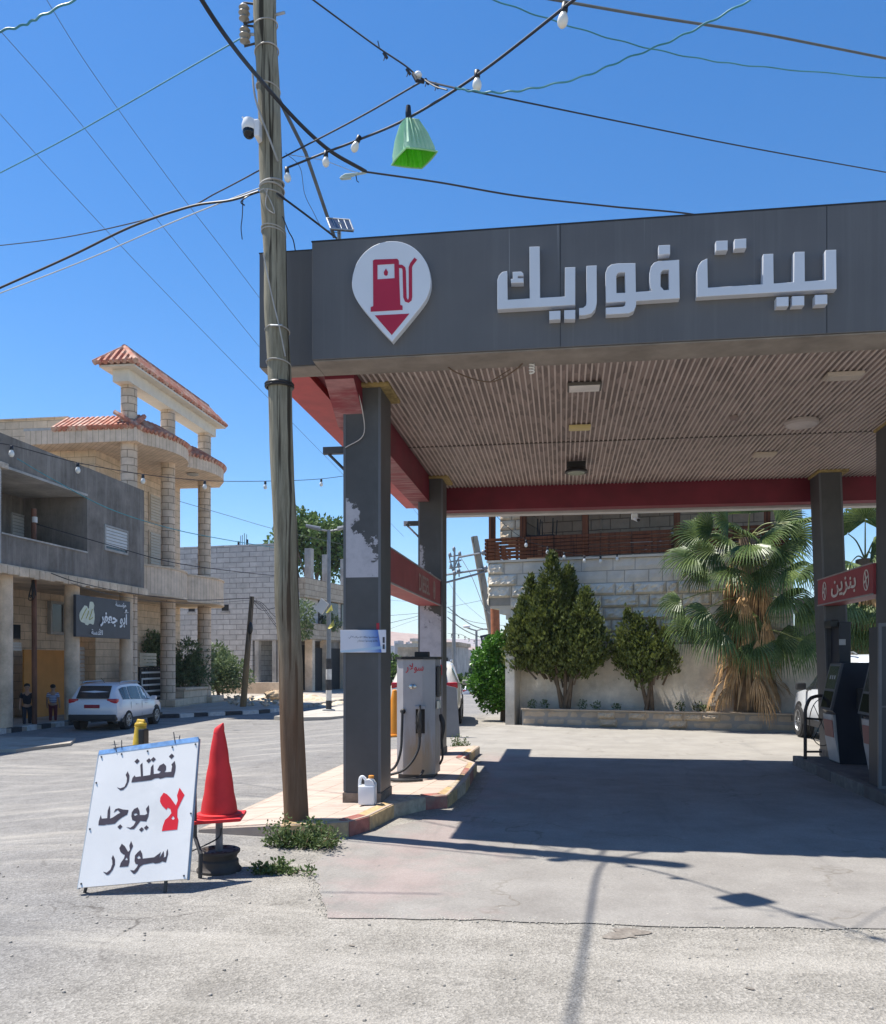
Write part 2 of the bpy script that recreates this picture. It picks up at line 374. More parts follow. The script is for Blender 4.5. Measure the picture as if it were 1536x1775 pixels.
# crumbled grit where the apron ends
gb = MB()
for _ in range(1500):
    t = random.random(); x = -1.48 + 7 * t; y = 5.33 + .045 * (x + 1.5) + random.gauss(0, .035)
    if random.random() < .2: x, y = -1.5 - random.random() * .5, 5.3 + random.random() * 1.5; x = -1.48 - (y - 5.28) * .4 + random.gauss(0, .035)
    s = random.uniform(.002, .0065) * (1.6 if random.random() < .08 else 1); gb.ball((x, y, .004 + s * .3), (s, s * random.uniform(.6, 1.2), s * .6), 4)
tag(gb.build('grit', mat('grit_stone', (.40, .37, .31), .9, .3, 9)), 'pale crumbled grit along the broken front edge of the apron', 'grit', kind='stuff')
pb = MB()
for _ in range(420):
    Y = random.uniform(3.6, 7.2); X = random.uniform(-4.5, 3.5); s = random.uniform(.004, .012)
    pb.ball((X, Y, gz(X, Y) + s * .4), (s, s * random.uniform(.6, 1.3), s * .6), 4)
tag(pb.build('gravel', mat('gravel_stone', (.33, .30, .26), .9, .35, 11)), 'loose small stones strewn over the asphalt in front', 'gravel', kind='stuff')
st = MB()
def blot(mb, X, Y, rx, ry, z, rot=0, k=26, jit=.3):
    ph = random.random() * 9; pts = []
    for i in range(k):
        t = 2 * math.pi * i / k; q = 1 + jit * (mnoise.noise(V((math.cos(t) * 1.7 + ph, math.sin(t) * 1.7, ph))) * 1.6)
        a, b_ = rx * q * math.cos(t), ry * q * math.sin(t); pts.append((X + a * math.cos(rot) - b_ * math.sin(rot), Y + a * math.sin(rot) + b_ * math.cos(rot), z))
    mb.add(pts, [list(range(k))])
p = G(1085, 1620); blot(st, p.x, p.y, .11, .10, .005, 0, 40, .55)
for x, y, r_ in ((610, 1640, .03), (1300, 1715, .035)):
    p = G(x, y); blot(st, p.x, p.y, r_ * .7, r_ * .3, .0055 if p.y < 5.2 else .011, random.uniform(-.6, .6))
st.raw = True
struct(st, 'oil_stain', mat('oil_stain', (.185, .16, .135), .85, .4, 24, dirt=(.27, .245, .21)))
# forecourt island with tiles and a painted kerb
isl = [(-3.45, 7.72), (-2.6, 7.62), (-1.98, 7.74), (-1.86, 8.05), (-1.76, 8.75), (-1.5, 9.25), (-1.28, 9.42), (-1.2, 10.5), (-1.25, 12.4), (-1.52, 13.0), (-1.45, 14.9), (-3.3, 14.9), (-3.4, 12)]
def itop(x): return .035 + .115 * max(0, min(1, (x + 3.45) / 1.2))
im = MB(); n_ = len(isl)
im.add([(x, y, itop(x) - .004) for x, y in isl] + [(x, y, -.1) for x, y in isl], [list(range(n_))] + [(i, n_ + i, n_ + (i + 1) % n_, (i + 1) % n_) for i in range(n_)])
struct(im, 'fuel_island', brick('island_tile', (.50, .35, .28), (.44, .32, .26), (.26, .19, .15), .40, .40, .012, .12, rough=.7, dark=(.55, .46, .38)) if False else mat('island_base', (.42, .33, .26), .85, .2, 2, .3, 30))
def tile_mat():
    m, n, l, b = _nt('pink_paving_tiles'); v = _pos(n, l, (1, 1, 1), (0, 0, .12))
    t = n.new('ShaderNodeTexBrick'); l.new(v, t.inputs['Vector']); t.offset = 0
    t.inputs['Scale'].default_value = 1; t.inputs['Brick Width'].default_value = .4; t.inputs['Row Height'].default_value = .4; t.inputs['Mortar Size'].default_value = .006
    t.inputs['Color1'].default_value = (.46, .36, .295, 1); t.inputs['Color2'].default_value = (.39, .305, .25, 1); t.inputs['Mortar'].default_value = (.2, .14, .1, 1)
    c = _mix(n, l, .65, t.outputs[0], _ramp(n, l, _noise(n, l, _pos(n, l, (1, 4, 1)), 1.6, 8, .7), [(.3, .75), (.7, 1.4)]), 'MULTIPLY')
    c = _mix(n, l, _ramp(n, l, _noise(n, l, v, 3, 8, .7), [(.46, 0), (.66, .75)]), c, (.43, .375, .315))
    l.new(c, b.inputs['Base Color']); b.inputs['Roughness'].default_value = .75; b.inputs['Specular IOR Level'].default_value = .3
    _bump(n, l, b, _noise(n, l, v, 50, 5), .3, .006); return m
tm = MB()
ins = [(-3.40, 7.80), (-2.6, 7.72), (-2.08, 7.84), (-1.98, 8.09), (-1.88, 8.80), (-1.58, 9.36), (-1.38, 9.52), (-1.32, 10.5), (-1.37, 12.35), (-1.62, 12.95), (-1.57, 14.85), (-3.25, 14.85), (-3.35, 12)]
tm.add([(x, y, itop(x)) for x, y in ins], [list(range(len(ins)))]); struct(tm, 'island_paving', tile_mat())
kseg = [(.50, .36, .16), (.42, .11, .085), (.46, .40, .30)]
ks = [mat('kerb_paint_yellow', (.47, .33, .17), .8, .3, 9, .6, 40, dirt=(.30, .22, .16)), mat('kerb_paint_red', (.33, .12, .095), .8, .3, 9, .6, 40, dirt=(.30, .20, .15)), mat('kerb_bare', (.42, .35, .26), .85, .3, 9, .6, 40, dirt=(.27, .2, .15))]
km = MB(); k = 0
for i in range(1, 10):
    a, b = V((*isl[i], 0)), V((*isl[i + 1], 0)); t_ = (b - a).normalized(); nn = V((t_.y, -t_.x, 0)); L = (b - a).length; m_ = max(1, round(L / .55))
    for j in range(m_):
        p0, p1 = a.lerp(b, j / m_ + .006), a.lerp(b, (j + 1) / m_ - .006); h0 = itop(p0.x) + .006 + random.uniform(-.003, .005); h1 = itop(p1.x) + .006
        q = [p0 - nn * .11, p0 + nn * .012, p1 + nn * .012, p1 - nn * .11]
        km.add([V((c.x, c.y, -.03)) for c in q] + [V((q[0].x, q[0].y, h0)), V((q[1].x, q[1].y, h0 - .02)) , V((q[2].x, q[2].y, h1 - .02)), V((q[3].x, q[3].y, h1))],
               [(0, 1, 2, 3), (4, 5, 6, 7), (0, 1, 5, 4), (1, 2, 6, 5), (2, 3, 7, 6), (3, 0, 4, 7)], [0, 1, 0, 2, 1, 0, 2][k % 7]); k += 1
struct(km, 'island_kerb', ks)
# right-hand island
rm = MB(); rm.box((3.66, 7.0, -.05), (5.4, 14.0, .147)); struct(rm, 'fuel_island', mat('island_dark', (.12, .105, .095), .85, .25, 4, .3, 30))
rk = MB()
for j in range(11): rk.bbox((3.60, 7.0 + j * .64, -.03), (3.735, 7.0 + j * .64 + .625, .152), .015, [2, 2, 0][j % 3])
struct(rk, 'island_kerb', [MATS['island_dark'], ks[1], mat('kerb_worn', (.16, .145, .13), .85, .3, 9, .6, 40)])
# pavement of the street on the left (built at the size it has from here, see XF)
XF = 1.28
pv = MB(); lp = [(-20, 10), (-12.6, 10), (-12.4, 21), (-11.9, 22.6), (-10.9, 23.1), (-10.4, 23.9), (-9.3, 25.2), (-8.9, 27), (-8.5, 36), (-8.3, 60), (-20, 60)]
pv.prism(lp, lambda a, b, t: V((a, b, t)), -.3, .1); struct(pv, 'pavement', mat('old_pavement', (.36, .32, .27), .9, .2, 2, .4, 30, dirt=(.26, .21, .16)))
kb = MB(); kk = 0
for i in range(1, 9):
    a, b = V((*lp[i], 0)), V((*lp[i + 1], 0)); t_ = (b - a).normalized(); nn = V((t_.y, -t_.x, 0)); L = (b - a).length; m_ = max(1, round(L / .55))
    for j in range(m_):
        p0, p1 = a.lerp(b, j / m_ + .01), a.lerp(b, (j + 1) / m_ - .01); q = [p0 - nn * .12, p0 + nn * .03, p1 + nn * .03, p1 - nn * .12]
        far_ = p0.y > 26.5
        kb.add([V((c.x, c.y, -.1)) for c in q] + [V((c.x, c.y, .115)) for c in q], [(0, 1, 2, 3), (4, 5, 6, 7), (0, 1, 5, 4), (1, 2, 6, 5), (2, 3, 7, 6), (3, 0, 4, 7)], 2 if far_ else kk % 2); kk += 1
struct(kb, 'kerb', [mat('kerb_black', (.05, .05, .052), .8, .3, 6), mat('kerb_white', (.62, .60, .56), .8, .2, 6, dirt=(.35, .32, .28)), mat('kerb_grey', (.33, .31, .28), .9, .25, 5)])
me_ = MB(); mp = [(-7.9, 22.6), (-7.2, 22.2), (-6.3, 22.5), (-5.7, 24), (-5.6, 40), (-6.6, 40), (-7.3, 30)]
me_.prism(mp, lambda a, b, t: V((a, b, t)), -.3, .11); struct(me_, 'median', mat('median_paving', (.42, .39, .34), .9, .15, 3, .3, 40))
np_ = MB(); np_.prism([(-14, 13), (-9.7, 14.0), (-9.4, 15.2), (-9.9, 16.2), (-14, 16.6)], lambda a, b, t: V((a, b, t)), -.3, .06); struct(np_, 'pavement', mat('old_pavement', 0))
dm = MB()                                                   # bare dirt and rubble beyond the villa
xs = axis([(-12.9, -8.2, .18)]); ys = axis([(29.6, 36.5, .2)])
sheet(dm, xs, ys, lambda x, y: .02 + max(0, 1 - abs(x + 10.6) / 2.4) * .42 * max(0, 1 - abs(y - 32.3) / 3) * (.7 + mnoise.noise(V((x * 1.3, y * 1.3, 0)))) + .05 * mnoise.noise(V((x * 3, y * 3, 1))) if x > -12.85 and x < -8.25 else -.1)
struct(dm, 'dirt_bank', mat('dirt', (.60, .50, .36), .95, .3, 3, .8, 18, dirt=(.30, .2, .13)), True)
XF = None
# hills
def hill(name, Y0, depth, zf, m, x0, x1):
    mb = MB(); sheet(mb, axis([(x0, x1, (x1 - x0) / 90)]), axis([(Y0, Y0 + depth, depth / 24)]), zf); struct(mb, name, m, True)
def prof(pts, x):
    for (a, za), (b, zb) in zip(pts, pts[1:]):
        if a <= x <= b: return za + (zb - za) * sst((x - a) / (b - a))
    return pts[0][1] if x < pts[0][0] else pts[-1][1]
def hillmat(nm, c1, c2):
    m, n, l, b = _nt(nm); v = _pos(n, l); f = _noise(n, l, v, .012, 10, .7); f2 = _noise(n, l, v, .09, 4, .6)
    c = _mix(n, l, .5, _ramp(n, l, f, [(.3, c1), (.7, c2)]), _ramp(n, l, f2, [(.4, c1), (.6, c2)])); l.new(c, b.inputs['Base Color']); b.inputs['Roughness'].default_value = 1; b.inputs['Specular IOR Level'].default_value = 0; return m
P1 = [(-1200, 72), (-520, 66), (-300, 52), (-258, 47), (-190, 36), (-120, 20), (-60, 4), (100, -6), (900, 20)]
hill('hill', 1250, 450, lambda x, y: -20 + (prof(P1, x * 1420 / y) + 20) * math.sin(math.pi * min(1, (y - 1245) / 340)) ** .8 + 5 * mnoise.noise(V((x * .01, y * .01, 0))), hillmat('dry_hillside', (.34, .235, .19), (.44, .33, .27)), -1500, 900)
P2 = [(-2400, 60), (-500, 62), (-200, 58), (-40, 48), (200, 36), (1500, 60)]
hill('distant_hill', 2000, 500, lambda x, y: -20 + (prof(P2, x) + 20) * math.sin(math.pi * min(1, (y - 1990) / 400)) ** .8 + 6 * mnoise.noise(V((x * .006, y * .006, 0))), hillmat('far_hillside', (.30, .25, .24), (.38, .32, .30)), -2600, 1600)
tw = MB()
for _ in range(420):
    px, py = random.choice([(random.uniform(560, 735), random.uniform(1108, 1140)), (random.uniform(775, 850), random.uniform(1125, 1150))]); d = random.uniform(600, 1200)
    p = P(px, py + 4, d); s = d / 1470 * random.uniform(1.2, 3.2); h_ = s * random.uniform(.8, 2.2); tw.box((p.x - s, p.y - s, p.z - 45), (p.x + s, p.y + s, p.z + h_ * .5), random.randint(0, 2))
tw.raw = False; tag(tw.build('town_houses', [mat('town_pale', (.55, .50, .46), .9), mat('town_cream', (.46, .38, .32), .9), mat('town_grey', (.34, .30, .29), .9)]), 'far-off pale town houses crowded over the foot of the dry hill', 'town', kind='stuff')
# ------------------------------------------------------------------ the canopy of the filling station
def panel_mat(nm, col, streak, sx=1.0):
    m, n, l, b = _nt(nm); v = _pos(n, l)
    c = _ramp(n, l, _noise(n, l, v, .8, 5), [(.3, [x * .9 for x in col]), (.7, [x * 1.12 for x in col])])
    s1 = _noise(n, l, _pos(n, l, (9, 9, .28)), 1.1, 6, .7)
    c = _mix(n, l, _ramp(n, l, s1, [(.50, 0), (.78, .40)]), c, streak)
    s2 = _noise(n, l, _pos(n, l, (26, 26, .2)), 1, 3, .6); s3 = _noise(n, l, _pos(n, l, (1.3, 1.3, .1)), 1, 3)
    c = _mix(n, l, _math(n, l, 'MULTIPLY', _ramp(n, l, s2, [(.66, 0), (.74, .7)]), _ramp(n, l, s3, [(.48, 0), (.60, 1)])), c, [min(1, x * 2.4) for x in streak])
    l.new(c, b.inputs['Base Color']); b.inputs['Roughness'].default_value = .48; b.inputs['Specular IOR Level'].default_value = .35
    _bump(n, l, b, _noise(n, l, v, 1.2, 3), .12, .02); return m
mFas = panel_mat('grey_cladding', (.114, .109, .108), (.175, .172, .168))
mTrim = mat('fascia_underside', (.27, .235, .20), .7, .25, 3, .1)
mRed = mat('red_beam_paint', (.165, .013, .028), .5, .25, 2.2, .1, 30)
mRedB = mat('red_flange_paint', (.44, .05, .05), .5, .2, 3)
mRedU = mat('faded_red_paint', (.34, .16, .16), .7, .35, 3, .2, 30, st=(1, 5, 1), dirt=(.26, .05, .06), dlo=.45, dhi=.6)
def column_mat():
    m, n, l, b = _nt('column_paint'); v = _pos(n, l); g = n.new('ShaderNodeNewGeometry'); s = n.new('ShaderNodeSeparateXYZ'); l.new(g.outputs['Position'], s.inputs[0])
    nm = n.new('ShaderNodeSeparateXYZ'); l.new(g.outputs['True Normal'], nm.inputs[0])
    c = _ramp(n, l, _noise(n, l, v, 2, 6), [(.3, (.060, .059, .060)), (.7, (.088, .086, .086))])
    c = _mix(n, l, _ramp(n, l, _noise(n, l, _pos(n, l, (2, 2, .6)), 2.2, 8, .7), [(.55, 0), (.75, .4)]), c, (.13, .13, .135))
    front = _math(n, l, 'LESS_THAN', nm.outputs[1], -.5)
    left = _math(n, l, 'LESS_THAN', s.outputs[0], -1)
    ez = _math(n, l, 'MULTIPLY', _math(n, l, 'SUBTRACT', _noise(n, l, v, 2.3, 10, .72), .5), 1.9)
    ez2 = _math(n, l, 'MULTIPLY', _math(n, l, 'SUBTRACT', _noise(n, l, _pos(n, l, (1, 1, 1.3)), 9, 8, .75), .5), .6)
    e = _math(n, l, 'ADD', ez, ez2); zz = _math(n, l, 'ADD', s.outputs[2], e); xx = _math(n, l, 'ADD', s.outputs[2], _math(n, l, 'MULTIPLY', _math(n, l, 'ADD', s.outputs[0], 2.12), 1.6))
    def band(z0, z1, y0, y1, w0=.03):
        a = _ramp(n, l, _math(n, l, 'SUBTRACT', zz, z0), [(0, 0), (w0, 1)]); c_ = _math(n, l, 'GREATER_THAN', s.outputs[2], z0)
        d = _ramp(n, l, _math(n, l, 'SUBTRACT', z1, _math(n, l, 'ADD', xx, e)), [(0, 0), (w0, 1)])
        y = _math(n, l, 'MULTIPLY', _math(n, l, 'GREATER_THAN', s.outputs[1], y0), _math(n, l, 'LESS_THAN', s.outputs[1], y1))
        return _math(n, l, 'MULTIPLY', _math(n, l, 'MULTIPLY', c_, d), y)
    k1 = band(2.54, 3.12, 8, 10); k2 = band(2.95, 3.15, 13, 14.2); k3 = band(.9, 2.7, 13, 14.2)
    k = _math(n, l, 'MAXIMUM', k1, _math(n, l, 'MAXIMUM', k2, k3))
    k = _math(n, l, 'MULTIPLY', k, _math(n, l, 'MULTIPLY', front, left))
    pe = _ramp(n, l, _noise(n, l, v, 5, 9, .75), [(.3, (.34, .325, .36)), (.55, (.47, .45, .48)), (.75, (.40, .385, .42))])
    pe = _mix(n, l, _ramp(n, l, _noise(n, l, v, 3.4, 10, .8), [(.60, 0), (.63, .75)]), pe, (.07, .072, .078))
    c = _mix(n, l, k, c, pe)
    l.new(c, b.inputs['Base Color']); b.inputs['Roughness'].default_value = .5; b.inputs['Specular IOR Level'].default_value = .4
    _bump(n, l, b, _math(n, l, 'ADD', _math(n, l, 'MULTIPLY', _noise(n, l, v, 30, 4), .2), k), .25, .006); return m
can = thing('station_canopy', 'wide grey filling station canopy with striped ceiling on dark square columns', 'canopy', (3, 11.5, 0))
m = MB(); m.bbox((-2.42, 8.02, 4.585), (9.2, 8.40, 5.735), .008); m.box((-3.0, 8.15, 4.585), (-2.423, 8.40, 5.72)); m.build('front_fascia', mFas, can)
m = MB()
for x in (-.02, 2.35, 4.75, 7.1): m.box((x, 8.0175, 4.59), (x + .006, 8.03, 5.73))
m.box((-2.425, 8.016, 5.735), (9.2, 8.41, 5.745)); m.box((-3.005, 8.145, 5.72), (-2.425, 8.41, 5.73))
m.build('panel_joint', mat('joint_dark', (.03, .03, .033), .6), can)
m = MB(); m.box((-2.41, 8.04, 4.572), (9.2, 8.46, 4.583)); m.box((-2.99, 8.16, 4.572), (-2.415, 8.46, 4.583)); m.build('underside_trim', mTrim, can)
m = MB(); m.box((-3.0, 8.402, 4.65), (-2.93, 14.95, 5.72)); m.build('side_fascia', mFas, can)
m = MB(); m.box((-3.0, 8.47, 4.60), (-2.62, 16.2, 4.645)); m.box((-2.62, 8.47, 4.60), (-2.6, 16.2, 4.75)); m.build('side_flange', mRedB, can)
m = MB(); m.box((-2.92, 8.402, 4.76), (9.2, 14.9, 5.5)); m.build('roof_deck', mat('roof_sheet', (.3, .3, .3), .8), can)
m = MB(); m.box((-2.598, 8.47, 4.68), (-2.425, 14.4, 4.74)); m.build('edge_board', mRed, can)
# ceiling : a ribbed metal sheet in two runs
def ceil_mat(nm, c1, c2):
    mm, n, l, b = _nt(nm); v = _pos(n, l)
    t = n.new('ShaderNodeTexVoronoi'); t.inputs['Scale'].default_value = 9; mp = _pos(n, l, (1.6, .45, 1)); l.new(mp, t.inputs['Vector'])
    c = _mix(n, l, .5, _ramp(n, l, _noise(n, l, v, .7, 5), [(.35, c1), (.65, c2)]), _ramp(n, l, t.outputs['Color'], [(.3, [x * .55 for x in c1]), (.7, [x * 1.5 for x in c2])]))
    c = _mix(n, l, _ramp(n, l, _noise(n, l, _pos(n, l, (1, .3, 1)), 1.3, 7, .7), [(.5, 0), (.7, .45)]), c, [x * 1.5 + .03 for x in c2])
    l.new(c, b.inputs['Base Color']); b.inputs['Roughness'].default_value = .6; return mm
def ribs(y0, y1):
    mb = MB(); x = -2.11; vs = [[], []]; fs = []; mi = []; pr = []
    while x < 9.1: pr += [(x, 4.612, 0), (x + .043, 4.612, 1), (x + .0445, 4.599, 1), (x + .0605, 4.599, 1), (x + .062, 4.612, 0)]; x += .062
    k = len(pr)
    for i in range(k - 1): mb.add([(pr[i][0], y0, pr[i][1]), (pr[i + 1][0], y0, pr[i + 1][1]), (pr[i + 1][0], y1, pr[i + 1][1]), (pr[i][0], y1, pr[i][1])], [(0, 1, 2, 3)], pr[i][2])
    mb.raw = True; return mb
mPan, mRib = ceil_mat('ceiling_pan', (.185, .135, .115), (.245, .185, .162)), mat('ceiling_rib', (.56, .47, .42), .6, .12, 2)
ribs(8.42, 11.58).build('ceiling_panel', [mPan, mRib], can); ribs(11.61, 14.40).build('ceiling_panel', [mPan, mRib], can)
m = MB(); m.box((-2.11, 11.575, 4.603), (9.1, 11.615, 4.64)); m.build('ceiling_joint', mat('joint_brown', (.08, .06, .05), .8), can)
fnL = lambda a, b, t: V((t, a, b))
m = MB(); m.prism([(8.47, 4.70), (8.47, 4.54), (9.0, 4.20), (14.4, 4.20), (14.4, 4.70)], fnL, -2.42, -2.115); o = m.build('side_beam', mRed, can)
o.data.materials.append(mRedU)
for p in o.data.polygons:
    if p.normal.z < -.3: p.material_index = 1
m = MB(); m.box((-2.42, 14.402, 4.22), (9.2, 14.68, 4.755)); m.build('rear_beam', mRed, can)
m = MB(); m.box((-2.42, 14.683, 4.18), (9.2, 14.9, 4.60)); m.build('rear_trim', mat('pale_trim', (.5, .48, .46), .6), can)
mCol = column_mat(); mFoam = mat('yellow_foam', (.34, .25, .10), .95, .4, 14, .9, 40); mStrip = mat('column_edge', (.12, .122, .13), .4, .1, 3); mRust = mat('rusty_base', (.20, .155, .12), .85, .35, 12, .5, 40)
def column(x0, x1, y0, y1, zb, br=None, foot=True):
    mb = MB(); mb.bbox((x0, y0, zb), (x1, y1, 4.60), .006); c = mb.build('column', mCol, can)
    mb = MB(); mb.bbox((x0 - .02, y0 - .05, 4.565), (x1 + .1, y1 + .05, 4.612), .015); mb.build('capital', mFoam, c)
    mb = MB()
    for xx in (x0 - .004, x1 - .022): mb.box((xx, y0 - .004, zb + .1), (xx + .026, y0 + .02, 4.56))
    mb.build('edge_strip', mStrip, c)
    mb = MB(); mb.bbox((x0 - .012, y0 - .012, zb - .03), (x1 + .012, y1 + .012, zb + .085), .006); mb.build('base_plate', mRust, c)
    if br:
        z = br; mb = MB(); mb.box((x0 - .26, y0 + .1, z), (x0 - .001, y0 + .16, z + .075)); mb.tube([(x0 - .2, y0 + .13, z + .0), (x0, y0 + .13, z - .2)], .018, 6); mb.build('bracket', mCol, c)
    return c
c1 = column(-2.32, -1.92, 8.86, 9.42, itop(-2.1), 3.9)
c2 = column(-2.29, -1.90, 13.45, 13.95, itop(-2.1), 3.84)
c3_ = column(3.97, 4.37, 11.0, 11.5, .147)
c4_ = column(3.95, 4.28, 13.86, 14.36, .147)
for o_ in [c4_] + list(c4_.children):                       # this column stands slightly out of plumb
    for v_ in o_.data.vertices: v_.co.x += .16 * (4.6 - v_.co.z) / 4.45

for a_, b_ in (((-2.0, 13.441, 1.42), (-1.905, 13.4455, 1.58)), ((-1.96, 8.851, 1.86), (-1.93, 8.8555, 2.05))): m = MB(); m.box(a_, b_); m.build('red_patch', mat('red_tape', (.45, .02, .04), .5), can)
m = MB(); m.tube(spline([(-2.3, 8.845, 3.93), (-2.1, 8.83, 4.05), (-2.1, 8.8, 4.3), (-2.14, 8.6, 4.57)], 6), .006, 5); m.build('conduit', mat('pale_cable', (.5, .45, .42), .6), can)
# header boards over the pumps
def header(nm, lab, x0, x1, y0, y1, z0, z1, face, m_):
    t = thing(nm, lab, 'sign', ((x0 + x1) / 2, (y0 + y1) / 2, z0)); mb = MB(); mb.bbox((x0, y0 + .002, z0), (x1, y1 - .002, z1), .01); mb.build('board', m_, t)
    mb = MB(); xx = x1 if face > 0 else x0
    for za, zb in ((z0 - .006, z0 + .012), (z1 - .012, z1 + .006)): mb.box((xx - .012, y0 + .002, za), (xx + .012, y1 - .002, zb))
    mb.build('frame', mat('board_frame', (.30, .26, .25), .5), t); return t
mHd = mat('header_red', (.30, .055, .055), .55, .15, 3, dirt=(.36, .11, .10)); mTan = mat('header_letter', (.42, .30, .26), .7, .2, 6)
hd = header('header_board', 'red DIESEL header board between the two left columns', -2.30, -1.93, 9.422, 13.448, 2.53, 2.93, 1, mHd)
m = MB(); o_ = V((-1.927, 11.35, 2.60)); addtext(m, 'DIESEL', o_, V((0, 1, 0)), V((0, 0, 1)), V((1, 0, 0)), .95, .24, .012); m.build('lettering', mTan, hd)
def roundel(mb, c, uy, n, r):
    uz = V((0, 0, 1)); k = 28
    o2 = [(r * .72 * math.cos(2 * math.pi * i / k), r * math.sin(2 * math.pi * i / k)) for i in range(k)]; i2 = [(a * .82, b * .86) for a, b in o2]
    addshape(mb, [o2, i2], c, uy, uz, n, .002)
    addshape(mb, [[(-.3 * r, .75 * r), (-.12 * r, .8 * r), (.32 * r, -.7 * r), (.14 * r, -.78 * r)], [(-.45 * r, -.1 * r), (-.05 * r, .1 * r), (-.02 * r, -.12 * r), (-.4 * r, -.3 * r)], [(.1 * r, .25 * r), (.45 * r, .4 * r), (.48 * r, .2 * r), (.1 * r, .05 * r)]], c, uy, uz, n, .002, lift=.003)
m = MB(); roundel(m, V((-1.926, 12.75, 2.72)), V((0, 1, 0)), V((1, 0, 0)), .14); m.build('emblem', mTan, hd)
hb = header('header_board', 'red Arabic petrol header board between the two right columns', 3.93, 4.28, 11.502, 13.858, 2.50, 2.90, -1, mat('header_red_right', (.30, .045, .05), .5, .12, 3))
mLt = mat('header_letter_pale', (.62, .55, .50), .6, .1, 6)
m = MB(); addtext(m, arabic('بنزين'), V((3.926, 13.15, 2.565)), V((0, -1, 0)), V((0, 0, 1)), V((-1, 0, 0)), 1.05, .26, .02); m.build('lettering', mLt, hb)
for y in (13.5, 11.72): m = MB(); roundel(m, V((3.924, y, 2.70)), V((0, -1, 0)), V((-1, 0, 0)), .14); m.build('emblem', mLt, hb)
# raised station name and pump emblem on the fascia
mLet = mat('letter_white', (.60, .62, .66), .45, .05, 2); mEdge = mat('letter_edge', (.16, .17, .19), .5)
def tr(pts, ox, oy, sc, Y0):
    out = []
    for a, b in pts: p = atY(ox + a / sc, oy + b / sc, Y0); out.append((p.x, p.z))
    return out
UX, UZ, NF = V((1, 0, 0)), V((0, 0, 1)), V((0, -1, 0)); YF = 7.935
BAYT = [[(103, 625), (103, 380), (118, 330), (150, 290), (195, 268), (200, 545), (730, 512), (735, 226), (822, 222), (826, 505), (1025, 490), (1030, 205), (1120, 202), (1122, 485), (1325, 470), (1328, 187), (1420, 184), (1425, 548)]]
DOTB = [[(285, 100), (388, 96), (388, 180), (285, 185)], [(462, 84), (565, 77), (565, 160), (462, 165)], [(862, 635), (967, 630), (967, 712), (862, 716)], [(1010, 626), (1117, 622), (1117, 704), (1010, 708)], [(1228, 614), (1336, 610), (1336, 692), (1228, 697)]]
FUR = [[[(58, 612), (58, 385), (70, 350), (95, 325), (128, 318), (132, 543), (312, 532), (310, 128), (383, 126), (386, 528), (587, 517), (588, 290), (662, 287), (662, 577)]],
       [[(165, 405), (163, 380), (180, 378), (178, 325), (240, 322), (255, 335), (256, 348), (212, 350), (212, 374), (256, 374), (257, 403)]],
       [[(756, 278), (829, 274), (831, 560), (820, 610), (790, 645), (740, 658), (699, 660), (699, 608), (730, 605), (752, 585), (757, 555)]],
       [[(910, 560), (905, 330), (920, 290), (950, 266), (1000, 258), (1133, 256), (1137, 482), (1278, 472), (1258, 445), (1252, 400), (1252, 320), (1262, 280), (1285, 252), (1320, 240), (1476, 230), (1480, 525), (1140, 547), (1137, 590), (1120, 625), (1085, 643), (910, 653), (908, 605), (1040, 597), (1058, 585), (1064, 550)],
        [(985, 490), (983, 350), (995, 330), (1020, 322), (1058, 322), (1062, 488)], [(1330, 435), (1330, 330), (1345, 308), (1365, 302), (1402, 300), (1404, 465), (1358, 468)]]]
DOTF = [[(465, 632), (546, 628), (546, 690), (465, 694)], [(582, 625), (662, 621), (662, 688), (582, 690)], [(1322, 117), (1405, 113), (1405, 178), (1322, 185)]]
sg = thing('station_name', 'raised white Arabic station name letters on the grey front fascia', 'lettering', (2.2, 8.02, 4.9))
def letter(polys, ox, oy, sc, nm='letter'):
    m = MB(); pp = [tr(q, ox, oy, sc, YF) for q in polys]
    vs, fs = shape(pp, .04, .004); o0 = V((0, YF + .044, 0))
    m.add([o0 + UX * p.x + UZ * p.y + NF * p.z for p in vs], fs, 0); m.raw = False
    o = m.build(nm, [mLet, mEdge], sg)
    for p in o.data.polygons:
        if abs(p.normal.y) < .5: p.material_index = 0
    return o
for q in BAYT: letter([q], 1190, 400, 5.486)
for q in FUR: letter(q, 850, 400, 4.518)
for q in DOTB: letter([q], 1190, 400, 5.486, 'letter_dot')
for q in DOTF: letter([q], 850, 400, 4.518, 'letter_dot')
em = thing('pump_emblem', 'white teardrop emblem with red fuel pump on the grey fascia', 'sign', (-1.6, 8.02, 4.7))
PIN = [(657, 430), (660, 390), (668, 350), (690, 290), (735, 228), (795, 182), (860, 157), (920, 150), (985, 157), (1050, 185), (1105, 232), (1150, 300), (1170, 370), (1173, 430), (1160, 490), (1130, 550), (1060, 640), (990, 725), (920, 808), (850, 735), (780, 655), (715, 575), (680, 520), (662, 470)]
def sm(pts):                                                 # close-spaced outline, sharp tip kept
    i0 = pts.index((920, 808)); q = pts[i0:] + pts[:i0] + [pts[i0]]
    return [(p.x, p.y) for p in spline([(a, b, 0) for a, b in q], 5)][:-1]
def eshape(polys, y, ext, nm, m_, bev=.0):
    m = MB(); vs, fs = shape([tr(q, 440, 380, 3.84, y) for q in polys], ext, bev); m.add([V((0, y + ext + bev, 0)) + UX * p.x + UZ * p.y + NF * p.z for p in vs], fs); return m.build(nm, m_, em)
eshape([sm(PIN)], YF, .036, 'plate', mat('emblem_white', (.66, .68, .72), .4, .04, 2), .006)
mER = mat('emblem_red', (.42, .015, .045), .45, .06, 3)
hose = [(966, 313), (984, 314), (998, 324), (1001, 345), (1006, 520), (1014, 540), (1028, 545), (1040, 535), (1043, 515), (1042, 320), (1050, 298), (1078, 262)]
